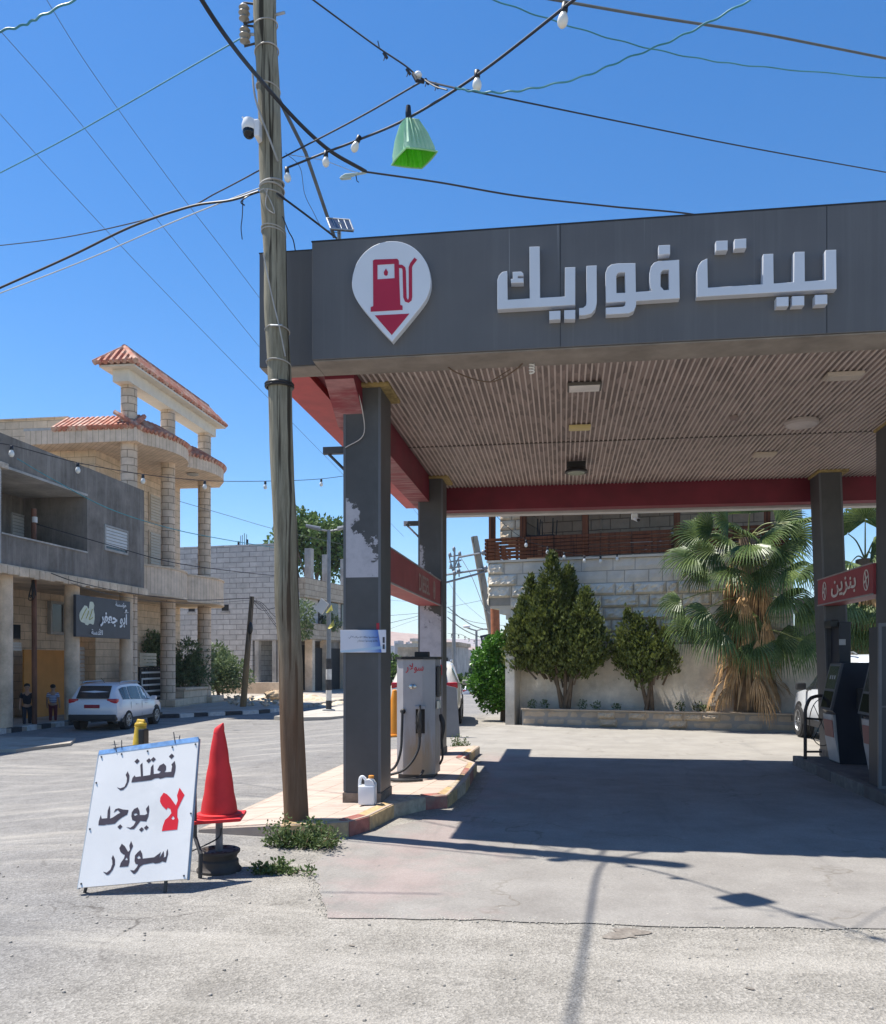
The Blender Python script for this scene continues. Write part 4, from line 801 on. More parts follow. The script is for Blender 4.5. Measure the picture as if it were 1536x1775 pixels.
mRc = mat('cone_red', (.60, .020, .024), .6, .15, 4, .12, 14, dirt=(.36, .05, .045), dlo=.5, dhi=.66)
def tip1(m, X, Y, z): m.tube([(X, Y, z - .004), (X + .002, Y, z + .02), (X + .018, Y, z + .045), (X + .034, Y, z + .075)], [.045, .04, .026, .005], 12)
cone('red traffic cone with torn tip standing on the wheel rim post', X_, Y_, .405, .68, .142, .045, .19, mRc, tip1)
c_ = P(244, 1290, 8.55); gy = gz(c_.x, c_.y)
def tip2(m, X, Y, z): m.ball((X, Y, z + .02), (.065, .05, .035), 8); m.tube([(X - .03, Y, z - .01), (X - .01, Y, z + .05), (X + .04, Y, z + .05)], [.04, .035, .02], 8)
t = cone('faded yellow cone with a black patch standing behind the white board', c_.x, c_.y, gy, .985 - gy, .15, .058, .2, mat('cone_yellow', (.62, .40, .03), .55, .2, 6, dirt=(.35, .22, .04)), tip2)
m = MB(); m.bbox((c_.x + .015, c_.y - .085, .74), (c_.x + .075, c_.y + .03, .965), .015); m.build('black_patch', mBlk, t)
c_ = G(684, 1276, -.0); 
cone('tall orange cone standing on the road behind the diesel pump', c_.x, c_.y, gz(c_.x, c_.y), 1.0, .20, .05, .24, mat('cone_orange', (.75, .27, .02), .5, .1, 4), lambda m, X, Y, z: m.ball((X, Y, z), (.05, .05, .02), 6))
# ------------------------------------------------------------------ timber utility pole
def wood_mat(nm, c1, c2, dark, foot=None):
    m, n, l, b = _nt(nm); v = _pos(n, l, (1, 1, .06)); f = _noise(n, l, v, 38, 8, .75); f2 = _noise(n, l, _pos(n, l, (1, 1, .2)), 5, 6)
    c = _mix(n, l, .5, _ramp(n, l, f, [(.40, c1), (.60, c2)]), _ramp(n, l, f2, [(.35, c1), (.65, c2)]))
    c = _mix(n, l, _ramp(n, l, _noise(n, l, _pos(n, l, (1, 1, .022)), 17, 3, .5), [(.57, 0), (.62, .92)]), c, dark)
    if foot:
        g = n.new('ShaderNodeNewGeometry'); s = n.new('ShaderNodeSeparateXYZ'); l.new(g.outputs['Position'], s.inputs[0])
        h = _math(n, l, 'ADD', _math(n, l, 'MULTIPLY', s.outputs[2], .30), _math(n, l, 'MULTIPLY', _noise(n, l, _pos(n, l, (3, 3, .5)), 1.5, 5), .5))
        c = _mix(n, l, _ramp(n, l, h, [(.55, .9), (1.15, 0)]), c, _ramp(n, l, f, [(.3, [x * .6 for x in foot]), (.7, foot)]))
    l.new(c, b.inputs['Base Color']); b.inputs['Roughness'].default_value = .9; b.inputs['Specular IOR Level'].default_value = .2
    _bump(n, l, b, _math(n, l, 'ADD', f, _math(n, l, 'MULTIPLY', _noise(n, l, _pos(n, l, (1, 1, .022)), 13, 3, .5), -1.2)), .8, .02); return m
mWood = wood_mat('weathered_pole', (.155, .135, .092), (.36, .325, .24), (.035, .028, .02), (.21, .12, .07))
pl_ = thing('utility_pole', 'thick weathered timber utility pole leaning slightly, in front of the canopy corner', 'utility pole', P(513, 1447, 8.0))
PB = P(514, 1443, 8.13); PT = P(459, 0, 8.08); PT = PB + (PT - PB) * 1.10; axp = (PT - PB).normalized()
def pole_at(y, dx=0): p = PB + (PT - PB) * ((1450 - y) / (1450 * 1.10)); return p + V((CY, SY, 0)) * dx / F * 8.0
m = MB(); N = 46; pts = [PB - axp * .1 + (PT - PB + axp * .1) * (i / N) + V((.006 * math.sin(i * .9), .006 * math.cos(i * 1.3), 0)) for i in range(N + 1)]
m.tube(pts, [(.117 - .012 * i / N) * (1 + .012 * math.sin(i * 1.7) + .01 * math.sin(i * .63)) for i in range(N + 1)], 22); m.build('pole', mWood, pl_, True)
m = MB()                                                    # wire bands
for y in (45, 90, 155, 322, 330, 338, 406, 400, 575, 632): 
    c = pole_at(y); r_ = .121 - .010 * (1450 - y) / 1450
    m.tube([c + V((math.cos(k * .3) * r_, math.sin(k * .3) * r_, .02 * math.sin(k * .3 + y))) for k in range(22)], .007 if y not in (330, 322) else .01, 5)
m.tube(spline([pole_at(130, -20) + V((0, -.11, 0)), pole_at(190, -14) + V((0, -.13, 0)), pole_at(270, 12) + V((0, -.13, 0)), pole_at(290, 18) + V((0, -.1, 0))], 8), .01, 6)
m.tube(spline([pole_at(340, -6) + V((0, -.13, 0)), pole_at(365, 6) + V((0, -.13, 0)), pole_at(382, 10) + V((0, -.13, 0)), pole_at(370, -4) + V((0, -.13, 0)), pole_at(340, 0) + V((0, -.13, 0))], 6), .006, 5)
m.tube(spline([pole_at(450, -12) + V((0, -.12, 0)), pole_at(520, 0) + V((0, -.13, 0)), pole_at(580, 12) + V((0, -.13, 0)), pole_at(625, 18) + V((0, -.1, 0))], 6), .007, 5); m.build('wire_band', mat('band_wire', (.36, .34, .31), .6, .2, 9), pl_, True)
m = MB(); 
for y in (668, 672): c = pole_at(y); m.tube([c + V((math.cos(k * .3) * .128, math.sin(k * .3) * .128, 0)) for k in range(22)], .014, 6)
c = pole_at(330); m.tube(spline([pole_at(332, -20), P(430, 340, 7.9), P(418, 350, 7.9), P(424, 356, 7.9)], 5), .007, 5); m.build('black_band', mBlk, pl_, True)
m = MB(); c = pole_at(574); m.tube([c + V((-.02, -.135, 0)), c + V((.09, -.12, 0))], .009, 6)
for y, d in ((30, 28), (60, -10)): c = pole_at(y); m.tube([c, c + V((.2 * (1 if d > 0 else -1), -.02, .01))], .013, 6)
m.build('bolt', mGal, pl_)
for y in (23, 62):
    c = pole_at(y, -37); m = MB(); m.lathe([(.012, -.09), (.02, -.075), (.05, -.055), (.035, -.03), (.055, .0), (.035, .03), (.052, .05), (.03, .08), (.01, .085)], c, 16); io = m.build('insulator', mat('insulator_brown', (.30, .26, .21), .35, .2, 8), pl_, True)
    m = MB(); m.tube([pole_at(y + 8), c + V((0, 0, -.1)), c + V((0, 0, .1)), pole_at(y - 14)], .012, 6); m.build('iron', mSteel, io)
# security camera on the pole
c = pole_at(240, -16) + V((-.04, -.15, 0)); t = thing('security_camera', 'white dome security camera with black lens strapped to the utility pole', 'camera', c - V((0, 0, .11)))
mCw = mat('camera_white', (.72, .72, .73), .35, .05, 3)
m = MB(); m.lathe([(.02, .10), (.055, .085), (.068, .04), (.068, .0), (.06, -.015)], c + V((-.02, 0, 0)), 20); m.build('housing', mCw, t, True)
m = MB(); m.ball(c + V((-.02, -.005, -.03)), (.058, .058, .062), 12); m.build('lens', mat('lens_black', (.01, .01, .012), .08), t, True)
m = MB(); m.bbox(c + V((.035, -.03, -.085)), c + V((.085, .10, .075)), .012); m.build('bracket', mCw, t)
m = MB(); m.tube([c + V((-.05, 0, .07)), c + V((-.085, .0, .12))], .009, 6); m.build('antenna', mCw, t)
# stay tube from pole to canopy
t = MB(); t.tube([pole_at(150, 8) + V((0, .12, 0)), P(530, 265, 8.3), P(580, 412, 8.75)], .019, 8); tag(t.build('stay_tube', mat('stay_steel', (.13, .13, .125), .5, .3, 5), None, True), 'dark steel stay tube slanting from the utility pole down to the canopy', 'stay')
t = thing('solar_lamp', 'small solar panel on a short post standing on the canopy front', 'solar panel', P(583, 416, 8.45)); q = [P(566, 378, 8.4), P(606, 381, 8.4), P(613, 399, 8.2), P(573, 396, 8.2)]; nn = (q[1] - q[0]).cross(q[3] - q[0]).normalized()
m = MB(); m.add(q + [a + nn * .02 for a in q], [(0, 1, 2, 3), (4, 5, 6, 7), (0, 1, 5, 4), (1, 2, 6, 5), (2, 3, 7, 6), (3, 0, 4, 7)]); m.build('panel', mat('solar_cells', (.03, .035, .055), .2, .3, 30), t)
m = MB()
for i in range(4): m.tube([q[i], q[(i + 1) % 4]], .008, 5)
for k in (.25, .5, .75): m.tube([q[0].lerp(q[1], k) - nn * .0, q[3].lerp(q[2], k)], .003, 4)
m.tube([q[0].lerp(q[1], .5).lerp(q[3].lerp(q[2], .5), .5), P(588, 400, 8.5), P(588, 425, 8.55)], .02, 6); m.build('frame', mGal, t)
# ------------------------------------------------------------------ cables and string lights
mBc, mTl, mGc, mWc = mat('cable_black', (.018, .018, .022), .5), mat('cable_teal', (.05, .22, .26), .5, .2, 3), mat('cable_grey', (.11, .12, .12), .6, .2, 3), mat('cable_pale', (.42, .44, .44), .6, .2, 3)
def cable(pts, r, m_, lab, wob=0, n=14):
    r = r if r > .0165 else r * .72
    q = spline([P(*a) for a in pts], n)
    if wob: q = [p + V((0, wob * math.sin(i * .9), wob * math.cos(i * .9))) for i, p in enumerate(q)]
    m = MB(); m.tube(q, r, 6); return tag(m.build('cable', m_, None, True), lab, 'cable', 'overhead cables')
cable([(-500, -1700, 4.59), (-200, -1100, 5.08), (-60, -800, 5.18), (180, -330, 5.77), (350, 0, 6.3), (470, 160, 7.75), (560, 252, 8.1), (635, 298, 8.3)], .0175, mBc, 'thick black cable dropping from top left across the pole to the cable clamp')
cable([(635, 298, 8.3), (760, 316, 8.5), (900, 340, 8.7), (1060, 358, 9.0), (1210, 373, 9.4), (1300, 400, 9.8)], .0125, mBc, 'black cable running from the clamp to the top of the canopy fascia')
t = thing('cable_clamp', 'pale green cable clamp hanging where the black cables meet', 'clamp', P(610, 312, 8.3)); m = MB(); m.tube(spline([P(635, 299, 8.3), P(612, 303, 8.3), P(596, 305, 8.3), P(590, 310, 8.3)], 5), [.012] * 5 + [.018] * 5 + [.012] * 6, 7); m.bbox(P(592, 313, 8.32), P(608, 305, 8.27), .006); m.build('wedge', mat('clamp_pale', (.42, .5, .46), .5), t, True); m = MB(); m.tube([P(617, 303, 8.3), P(619, 314, 8.3), P(622, 316, 8.3)], .005, 5); m.build('tail', mBc, t)
cable([(843, -5, 6.2), (960, 36, 6.6), (1090, 75, 7), (1220, 103, 7.3), (1340, 118, 7.6), (1560, 138, 8.2)], .0075, mTl, 'thin teal cable crossing the sky at top right', .004)
cable([(935, -5, 6.2), (1120, 27, 6.6), (1300, 55, 7.0), (1420, 78, 7.3), (1570, 108, 7.6)], .014, mGc, 'thick clipped grey twin cable crossing the top right corner')
m = MB()
cable([(1310, -6, 5.2), (1230, 38, 5.3), (1160, 72, 5.4), (1080, 104, 5.5), (1010, 133, 5.6), (930, 152, 5.7), (870, 160, 5.75), (820, 158, 5.8), (790, 152, 5.9)], .0085, mTl, 'curly teal cable curving from top right to the white bulb', .005, 12)
cable([(790, 152, 5.9), (900, 175, 6.6), (1100, 216, 7.6), (1300, 256, 8.6), (1560, 303, 10)], .0085, mBc, 'thin black cable sloping down to the right edge below the teal one')
cable([(535, -6, 6.6), (600, 42, 6.6), (655, 82, 6.5), (700, 112, 6.4), (735, 138, 6.3), (790, 153, 6.0)], .009, mBc, 'thin black cable from the top edge to the taped joint')
cable([(728, 143, 6.3), (620, 205, 7.2), (500, 268, 8.1), (380, 332, 9), (300, 368, 9.8), (120, 410, 12), (-20, 428, 14)], .010, mBc, 'thin dark cable from the taped joint behind the pole to the left edge')
cable([(735, 138, 6.3), (755, 150, 6.1), (775, 156, 5.95)], .008, mBc, 'short looped black cable end beside the taped joint')
t = thing('cable_joint', 'taped cable joint with white insulator hanging in the sky left of the bulb', 'cable joint', P(727, 138, 6.3)); m = MB(); m.ball(P(725, 130, 6.3), (.03, .03, .025), 8); m.build('insulator', mCw, t, True)
m = MB(); m.tube([P(716, 128, 6.3), P(722, 140, 6.28), P(735, 142, 6.3)], .014, 6)
for x, y in ((668, 96), (708, 124), (740, 141), (757, 148)): m.tube([P(x - 3, y - 4, 6.35), P(x + 3, y + 5, 6.35)], .012, 5); m.tube([P(x, y, 6.35), P(x - 3, y + 9, 6.35)], .004, 4)
m.tube([P(658, 84, 6.45), P(655, 71, 6.45)], .004, 4); m.build('tape', mBc, t)
cable([(-20, 508, 9), (120, 445, 8.8), (230, 392, 8.5), (330, 358, 8.2), (400, 347, 8.0), (448, 332, 7.9)], .016, mBc, 'thick black cable bundle rising from the left edge to the pole')
cable([(-20, 516, 9.4), (150, 450, 9.1), (300, 385, 8.6), (400, 345, 8.2), (450, 326, 7.9)], .008, mWc, 'pale thin cable just beneath the black bundle left of the pole')
cable([(-20, 310, 12), (100, 248, 11), (210, 186, 10), (310, 128, 9.2), (418, 66, 8.1)], .010, mTl, 'teal cable from the left edge rising to the lower pole insulator')
cable([(-10, 56, 7), (40, 44, 7), (75, 26, 7), (145, -8, 7)], .013, mTl, 'short thick teal cable across the top left corner', .006)
for pts, lab in (([(75, -10, 14), (160, 125, 15), (300, 320, 17), (460, 530, 20), (700, 860, 30), (760, 935, 34)], 'hair-thin line from the top left, rightmost of three long slanting ones'), ([(-20, 30, 14), (120, 190, 16), (260, 365, 18), (465, 620, 22), (600, 780, 28)], 'hair-thin line from the left edge, middle of three long slanting ones'), ([(-20, 175, 15), (120, 330, 17), (280, 500, 20), (465, 690, 24), (700, 930, 34)], 'hair-thin line from the left edge, lowest of three long slanting ones')): cable(pts, .0075, mGc, lab)
cable([(480, 335, 7.95), (530, 372, 8.3), (590, 418, 8.7)], .014, mBc, 'thick black cable from the pole down to the canopy corner')
cable([(495, 265, 8), (520, 290, 8.05), (528, 335, 8.1), (542, 365, 8.2), (560, 395, 8.3), (590, 405, 8.4)], .004, mGc, 'loose thin wire dangling from the pole to the solar panel')
cable([(490, 375, 8), (500, 400, 8.05), (508, 415, 8.1), (512, 434, 8.2)], .008, mBc, 'black wire hugging the right side of the pole above the canopy')
cable([(421, 348, 7.9), (420, 375, 7.9), (418, 395, 7.9), (420, 415, 7.9)], .006, mBc, 'loose black wire end hanging below the cable bundle')
cable([(500, 268, 8.1), (560, 278, 7.9), (612, 297, 8.2), (632, 300, 8.3)], .004, mWc, 'thin pale wire from the pole to the cable clamp')
# string lights : cord, sockets, bulbs
def lathe_mesh(nm, prof, m_, seg=14):
    mb = MB(); mb.lathe(prof, (0, 0, 0), seg); o = mb.build(nm, m_); me = o.data
    c_ = o.location.copy(); me.transform(Matrix.Translation(c_)); bpy.data.objects.remove(o)
    for p in me.polygons: p.use_smooth = True
    return me
SOCK = lathe_mesh('socket', [(.012, .0), (.02, -.004), (.022, -.05), (.019, -.058)], mBc)
BULB = lathe_mesh('bulb', [(.016, -.055), (.019, -.062), (.030, -.085), (.033, -.105), (.028, -.128), (.014, -.142), (.002, -.145)], mat('bulb_milky', (.74, .72, .66), .3, .04, 5))
def string(lab, pts, r, bulbs, k=1.0, group='strings of festoon bulbs', m_=None, tilt=0):
    k *= .88; r *= .8
    q = spline([P(*a) for a in pts], 10); t = thing('string_lights', lab, 'string lights', q[0], group)
    m = MB(); m.tube(q, r, 6); m.build('cord', m_ or mBc, t, True)
    for b in bulbs:
        x, y, Z = b[:3]; tl = b[3] if len(b) > 3 else 0; p = P(x, y, Z)
        s = bpy.data.objects.new('socket', SOCK); COL.objects.link(s); s.parent = t; s.location = (scaled(p, XF) if XF else p) - wloc(t); s.scale = (k * (XF or 1),) * 3; s.rotation_euler = (tl * .3, tl, 0)
        u = bpy.data.objects.new('bulb', BULB); COL.objects.link(u); u.parent = s
    return t
string('black cord of festoon bulbs from the pole to the top edge, carrying the lantern', [(500, 290, 8.0), (560, 266, 7.7), (620, 243, 7.3), (705, 206, 6.6), (826, 131, 5.85), (977, 14, 5.0), (1030, -30, 4.8)], .012, [(565, 262, 7.65), (624, 235, 7.25, .5), (827, 122, 5.85), (980, 5, 5.0, .15), (497, 290, 7.9, -.1)], 1.12)
# lantern : pleated plastic shade open below
lp0 = P(708, 197, 6.6); t = thing('lantern', 'pleated mint plastic lantern, bright green inside, hanging from the bulb cord', 'lantern', lp0 - V((0, 0, .42)))
mS = MB(); K = 48
mMint, mLime = leafmat('lantern_mint', (.42, .70, .50), (.52, .76, .58), 9), leafmat('lantern_lime', (.13, .66, .03), (.17, .72, .05), 9)
def sq(th, r):
    c_, s_ = math.cos(th), math.sin(th); q = 1 / max(abs(c_), abs(s_)); q = 1 + (q - 1) * .8; return r * q * c_, r * q * s_
tilt = Matrix.Rotation(-.12, 3, 'Y') @ Matrix.Rotation(.12, 3, 'X') @ Matrix.Rotation(.62, 3, 'Z')
def ringpts(r, z, pl): return [lp0 + tilt @ V((*sq(2 * math.pi * k / K, r * (1 + (pl if k % 2 else -pl))), z)) for k in range(K)]
levels = [(.05, -.06, .02), (.060, -.065, .10), (.10, -.17, .11), (.132, -.28, .07), (.140, -.33, .03)]
vs = []; fs = []
for r, z, pl in levels: vs += ringpts(r, z, pl)
for i in range(len(levels) - 1):
    for k in range(K): fs.append((i * K + k, i * K + (k + 1) % K, (i + 1) * K + (k + 1) % K, (i + 1) * K + k))
fs.append(tuple(range(K))); mS.add(vs, fs); mS.raw = True; mS.build('shade', mMint, t)
mI = MB(); vs = []
for r, z, pl in levels: vs += ringpts(r * .965, z - .003, pl)
mI.add(vs, fs); mI.raw = True; mI.build('lining', mLime, t)
m = MB(); rp = ringpts(.142, -.332, 0); m.tube(rp + [rp[0]], .007, 6); m.build('rim', mat('lantern_rim', (.30, .60, .28), .4), t, True)
m = MB(); m.tube([lp0 + V((0, 0, .06)), lp0 + V((0, 0, .0)), lp0 + V((0, 0, -.07))], [.018, .024, .02], 10); m.build('socket', mBc, t, True)
# ------------------------------------------------------------------ weeds
mWd = leafmat('weed_leaf', (.05, .085, .022), (.15, .20, .07), 9)
def weed(lab, cx_, cy_, rx, ry, h, n, nm='weed', sprig=14):
    t = thing(nm, lab, 'weeds', (cx_, cy_, 0)); m = MB(); ms = MB(); rn = random.Random(int(abs(cx_) * 100))
    for _ in range(sprig):
        a = rn.uniform(0, 6.28); q = rn.uniform(.1, 1) ** .6; p = V((cx_ + rx * q * math.cos(a), cy_ + ry * q * math.sin(a), 0)); hh = h * rn.uniform(.5, 1.25) * (1.1 - .5 * q); tip = p + V((rn.gauss(0, .07), rn.gauss(0, .07), hh)); ms.tube([p, p.lerp(tip, .5) + V((rn.gauss(0, .02), 0, .02)), tip], [.004, .003, .002], 4)
        leaves(m, [(p.lerp(tip, k_), (.07, .07, .05), max(3, n // sprig // 4)) for k_ in (.25, .5, .75, 1)], .035, .6, .3, rnd=rn)
    leaves(m, [((cx_, cy_, h * .22), (rx, ry, h * .28), n // 2)], .04, .6, .4, rnd=rn)
    m.build('foliage', mWd, t); ms.build('stem', mat('weed_stem', (.20, .13, .07), .8), t); return t
b_ = G(516, 1465)
weed('green weeds growing round the foot of the utility pole', b_.x + .03, b_.y - .06, .34, .14, .22, 1500, sprig=24)
b_ = G(478, 1513); weed('small patch of weeds on the asphalt below the utility pole', b_.x, b_.y, .16, .09, .07, 420, sprig=6)
b_ = G(1018 - 220, 1298); weed('thin weeds at the far end of the tiled island', b_.x, b_.y, .18, .15, .25, 260, sprig=8)
# ------------------------------------------------------------------ street on the left (XF grows it to its true size and distance)
XF = 1.28
def concrete(nm, col, stain):
    if nm in MATS: return MATS[nm]
    m, n, l, b = _nt(nm); v = _pos(n, l)
    c = _ramp(n, l, _noise(n, l, v, .8, 9, .72), [(.32, [x * .6 for x in col]), (.52, col), (.70, [x * 1.4 for x in col])])
    c = _mix(n, l, _ramp(n, l, _noise(n, l, _pos(n, l, (2.2, 2.2, .22)), 1.4, 8, .7), [(.48, 0), (.72, .7)]), c, stain)
    l.new(c, b.inputs['Base Color']); b.inputs['Roughness'].default_value = .92; b.inputs['Specular IOR Level'].default_value = .2
    _bump(n, l, b, _noise(n, l, v, 9, 8, .7), .5, .02); MATS[nm] = m; return m
mCon = concrete('raw_concrete', (.20, .175, .152), (.34, .305, .27)); mConL = concrete('pale_render', (.42, .40, .37), (.34, .31, .28)); mTanR = concrete('tan_render', (.66, .52, .38), (.55, .42, .30))
mStone = brick('tan_ashlar', (.74, .58, .42), (.66, .51, .36), (.42, .32, .22), .62, .30, .012, .7, dark=(.55, .42, .29)); mStCol = brick('column_stone', (.72, .56, .42), (.62, .48, .35), (.32, .24, .17), .42, .235, .012, .9, uv=True, nb=22)
mBand = brick('vertical_cladding', (.74, .58, .44), (.68, .53, .39), (.42, .32, .22), .24, 3.0, .012, .5); mTile = mat('roof_tile', (.40, .155, .10), .85, .3, 6, .3, 22, dirt=(.52, .36, .28), dlo=.46, dhi=.62)
mShut = mat('shutter_white', (.58, .56, .52), .55, .06, 3); mDark = mat('dark_interior', (.03, .028, .026), .8, .2, 3); mGlassD = mat('window_glass', (.03, .035, .04), .1)
def shutter(mb, o_, uy, uz, n_, w_, h_, step=.10):
    k = max(3, round(h_ / step))
    for i in range(k):
        a, b = h_ * i / k, h_ * (i + .86) / k; q = [o_ + uz * a, o_ + uy * w_ + uz * a, o_ + uy * w_ + uz * b, o_ + uz * b]
        mb.add([p + n_ * .002 for p in q] + [q[0] + n_ * .035, q[1] + n_ * .035, q[2] + n_ * .022, q[3] + n_ * .022], [(0, 1, 2, 3), (4, 5, 6, 7), (0, 1, 5, 4), (1, 2, 6, 5), (2, 3, 7, 6), (3, 0, 4, 7)])
UYv, NX = V((0, 1, 0)), V((1, 0, 0))
bt = thing('concrete_building', 'raw grey concrete house over a row of shuttered shops on round columns', 'building', (-16, 20, .1)); FX = -12.5
m = MB()
m.box((-24, 21.0, 3.82), (FX, 24.1, 6.78)); m.box((-24, 12, 3.82), (FX, 16.95, 6.78)); m.box((-24, 16.953, 6.06), (FX - .003, 20.997, 6.775)); m.box((-24, 16.953, 3.82), (-14.35, 20.997, 6.057)); m.box((FX - .16, 17.5, 3.82), (FX - .002, 20.997, 4.50)); m.build('upper_storey', mCon, bt)
m = MB(); m.box((FX - .3, 16.955, 3.82), (FX + .01, 17.498, 6.02)); m.box((-14.35, 17.0, 6.0), (FX + .05, 20.95, 6.058)); m.box((FX - .2, 17.5, 4.502), (FX + .03, 20.99, 4.54)); m.build('balcony_trim', mConL, bt)
m = MB(); m.bbox((FX - .4, 16.9, 5.98), (FX + .06, 17.7, 6.12), .02); m.build('slab_nosing', mat('broken_concrete', (.50, .42, .34), .95, .3, 9, .9, 20), bt)
m = MB(); m.box((-24, 12, 3.62), (FX + .12, 24.14, 3.817))
for i in range(60): yy = 12.2 + i * .198; m.bbox((FX + .02, yy, 3.60 + random.uniform(-.03, .02)), (FX + .13 + random.uniform(0, .03), yy + .196, 3.80), .02)
m.build('floor_slab', mTanR, bt)
def wn_(y0, y1, z0, z1, x, nm='window'):
    w_ = MB(); w_.box((x, y0 - .05, z0 - .06), (x + .04, y1 + .05, z0)); w_.box((x, y0 - .05, z1), (x + .04, y1 + .05, z1 + .05)); w_.box((x, y0 - .05, z0), (x + .04, y0, z1)); w_.box((x, y1, z0), (x + .04, y1 + .05, z1)); o = w_.build(nm, mConL, bt)
    s_ = MB(); shutter(s_, V((x, y0, z0 + (z1 - z0) * .12)), UYv, UZ, NX, y1 - y0, (z1 - z0) * .88, .09); s_.build('shutter', mShut, o); g_ = MB(); g_.box((x, y0, z0), (x + .012, y1, z0 + (z1 - z0) * .115)); g_.build('pane', mGlassD, o); return o
a, b = atX(182, 906, FX), atX(219, 958, FX); wn_(a.y, b.y, b.z - .02, a.z - .1, FX)
a, b = atX(20, 884, -14.35), atX(58, 938, -14.35); wn_(a.y, b.y, 4.62, 5.5, -14.35)
m = MB(); m.box((-24, 12, .1), (-15.0, 24.1, 3.62)); m.build('shop_wall', mStone, bt)
m = MB(); m.box((-15.0, 12, .1), (-14.0, 18.6, 3.615)); m.build('shop_partition', mConL, bt)
for y in (18.0, 20.75, 23.55): m = MB(); m.tube([(-12.78, y, .05), (-12.78, y, 3.62)], .19, 20); m.build('column', mTanR if y < 23 else mTanR, bt, True)
a, b = atX(42, 1126, -14.2), atX(112, 1236, -14.2); m = MB(); m.box((-14.25, a.y, .1), (-14.2, b.y, a.z)); m.build('orange_hoarding', mat('orange_board', (.50, .22, .05), .7, .1, 2), bt)
for (p0, q0, p1, q1) in ((128, 1120, 151, 1200), (174, 1120, 204, 1195)):
    a, b = atX(p0, q0, -14.99), atX(p1, q1, -14.99); m = MB(); shutter(m, V((-14.99, a.y, .12)), UYv, UZ, NX, b.y - a.y, a.z - .12, .13); m.build('roller_shutter', mShut, bt)
a, b = atX(86, 1046, -14.98), atX(106, 1096, -14.98); m = MB(); m.box((-14.998, a.y, b.z), (-14.93, b.y, a.z)); o = m.build('shop_window', mGlassD, bt)
m = MB()
for y in (a.y - .08, b.y): m.box((-14.998, y, b.z - .08), (-14.89, y + .08, a.z + .08))
m.box((-14.998, a.y, a.z), (-14.89, b.y, a.z + .08)); m.box((-14.998, a.y, b.z - .08), (-14.89, b.y, b.z)); m.build('frame', mConL, o)
a, b = atX(16, 1082, -13.99), atX(34, 1108, -13.99); m = MB(); m.box((-13.998, a.y, b.z), (-13.96, b.y, a.z)); m.build('shop_window', mGlassD, bt); a, b = atX(12, 1112, -13.99), atX(36, 1128, -13.99); m = MB(); shutter(m, V((-13.998, a.y, b.z)), UYv, UZ, NX, b.y - a.y, a.z - b.z, .09); m.build('vent_louver', mShut, bt)
# shop sign
a, b = atX(132, 1033, -12.44), atX(226, 1108, -12.44); z0, z1 = 2.27, 3.36; t = thing('shop_sign', 'dark shop sign with white Arabic name hung between round columns', 'sign', (-12.44, (a.y + b.y) / 2, z0)); y0, L = a.y, b.y - a.y
m = MB(); m.bbox((-12.52, y0, z0), (-12.44, b.y, z1), .01); m.build('panel', mat('sign_charcoal', (.05, .052, .06), .5, .15, 3), t)
m = MB(); sgx = lambda u, v: V((-12.438, y0 + L * u, z0 + (z1 - z0) * v)); hh = z1 - z0
addtext(m, arabic('مؤسسة'), sgx(.69, .80), UYv, UZ, NX, .22 * L, .15 * hh, .02); addtext(m, arabic('أبو جعفر'), sgx(.40, .28), UYv, UZ, NX, .57 * L, .50 * hh, .03); addtext(m, arabic('للأدسة'), sgx(.24, .07), UYv, UZ, NX, .22 * L, .15 * hh, .02); m.build('lettering', mat('sign_white', (.72, .73, .74), .5), t)
lg = [(200, 560), (215, 500), (270, 400), (310, 335), (360, 345), (385, 400), (400, 390), (410, 300), (420, 240), (455, 230), (490, 240), (515, 310), (500, 400), (520, 520), (520, 620), (500, 750), (470, 755), (440, 735), (400, 745), (380, 780), (330, 770), (310, 735), (240, 715), (210, 660)]
lgp = [((x - 140) / 1220 * L, (1 - (y - 130) / 920) * hh * .98) for x, y in lg]
m = MB(); addshape(m, [lgp], sgx(0, 0), UYv, UZ, NX, .002, 0, 0, .002); o = m.build('logo', mat('logo_cream', (.60, .62, .48), .5), t)
m = MB()
for pts in ([(240, 660), (300, 500), (350, 400)], [(340, 620), (370, 540), (390, 450)], [(400, 640), (440, 520), (470, 400)], [(410, 650), (450, 620), (480, 590)]): m.tube(spline([sgx((x - 140) / 1220, (1 - (y - 130) / 920) * .98) + V((.006, 0, 0)) for x, y in pts], 5), .012, 4)
m.build('logo_line', mat('logo_olive', (.40, .34, .05), .5), t)
# villa
vt = thing('stone_villa', 'tan stone villa with tall round columns and red tiled pergola roof', 'building', (-18, 27, .1))
m = MB(); m.box((-27, 25.0, .1), (-14.6, 31.0, 8.3)); m.build('wall', mStone, vt)
m = MB(); m.box((-27, 24.9, 8.303), (-15.5, 31.2, 9.32)); m.box((-27, 24.85, 9.322), (-15.45, 31.25, 9.36)); m.build('parapet', mStone, vt)
def scallop(x, amp, y0, y1, xin):
    pts = [(xin, y0 - .5), (x, y0 - .5)]
    for (s, e) in ((y0, (y0 + y1) / 2), ((y0 + y1) / 2, y1)):
        for k in range(9): t_ = k / 8; pts.append((x + amp * math.sin(math.pi * t_) ** .8, s + (e - s) * t_))
    return pts + [(x - .3, y1 + .5), (xin, y1 + .5)]
up = lambda a, b, t: V((a, b, t))
oc = scallop(-12.75, .5, 24.6, 30.6, -16.4)
m = MB(); m.prism(oc, up, 8.30, 8.72); m.build('roof_slab', mBand, vt)
m = MB()
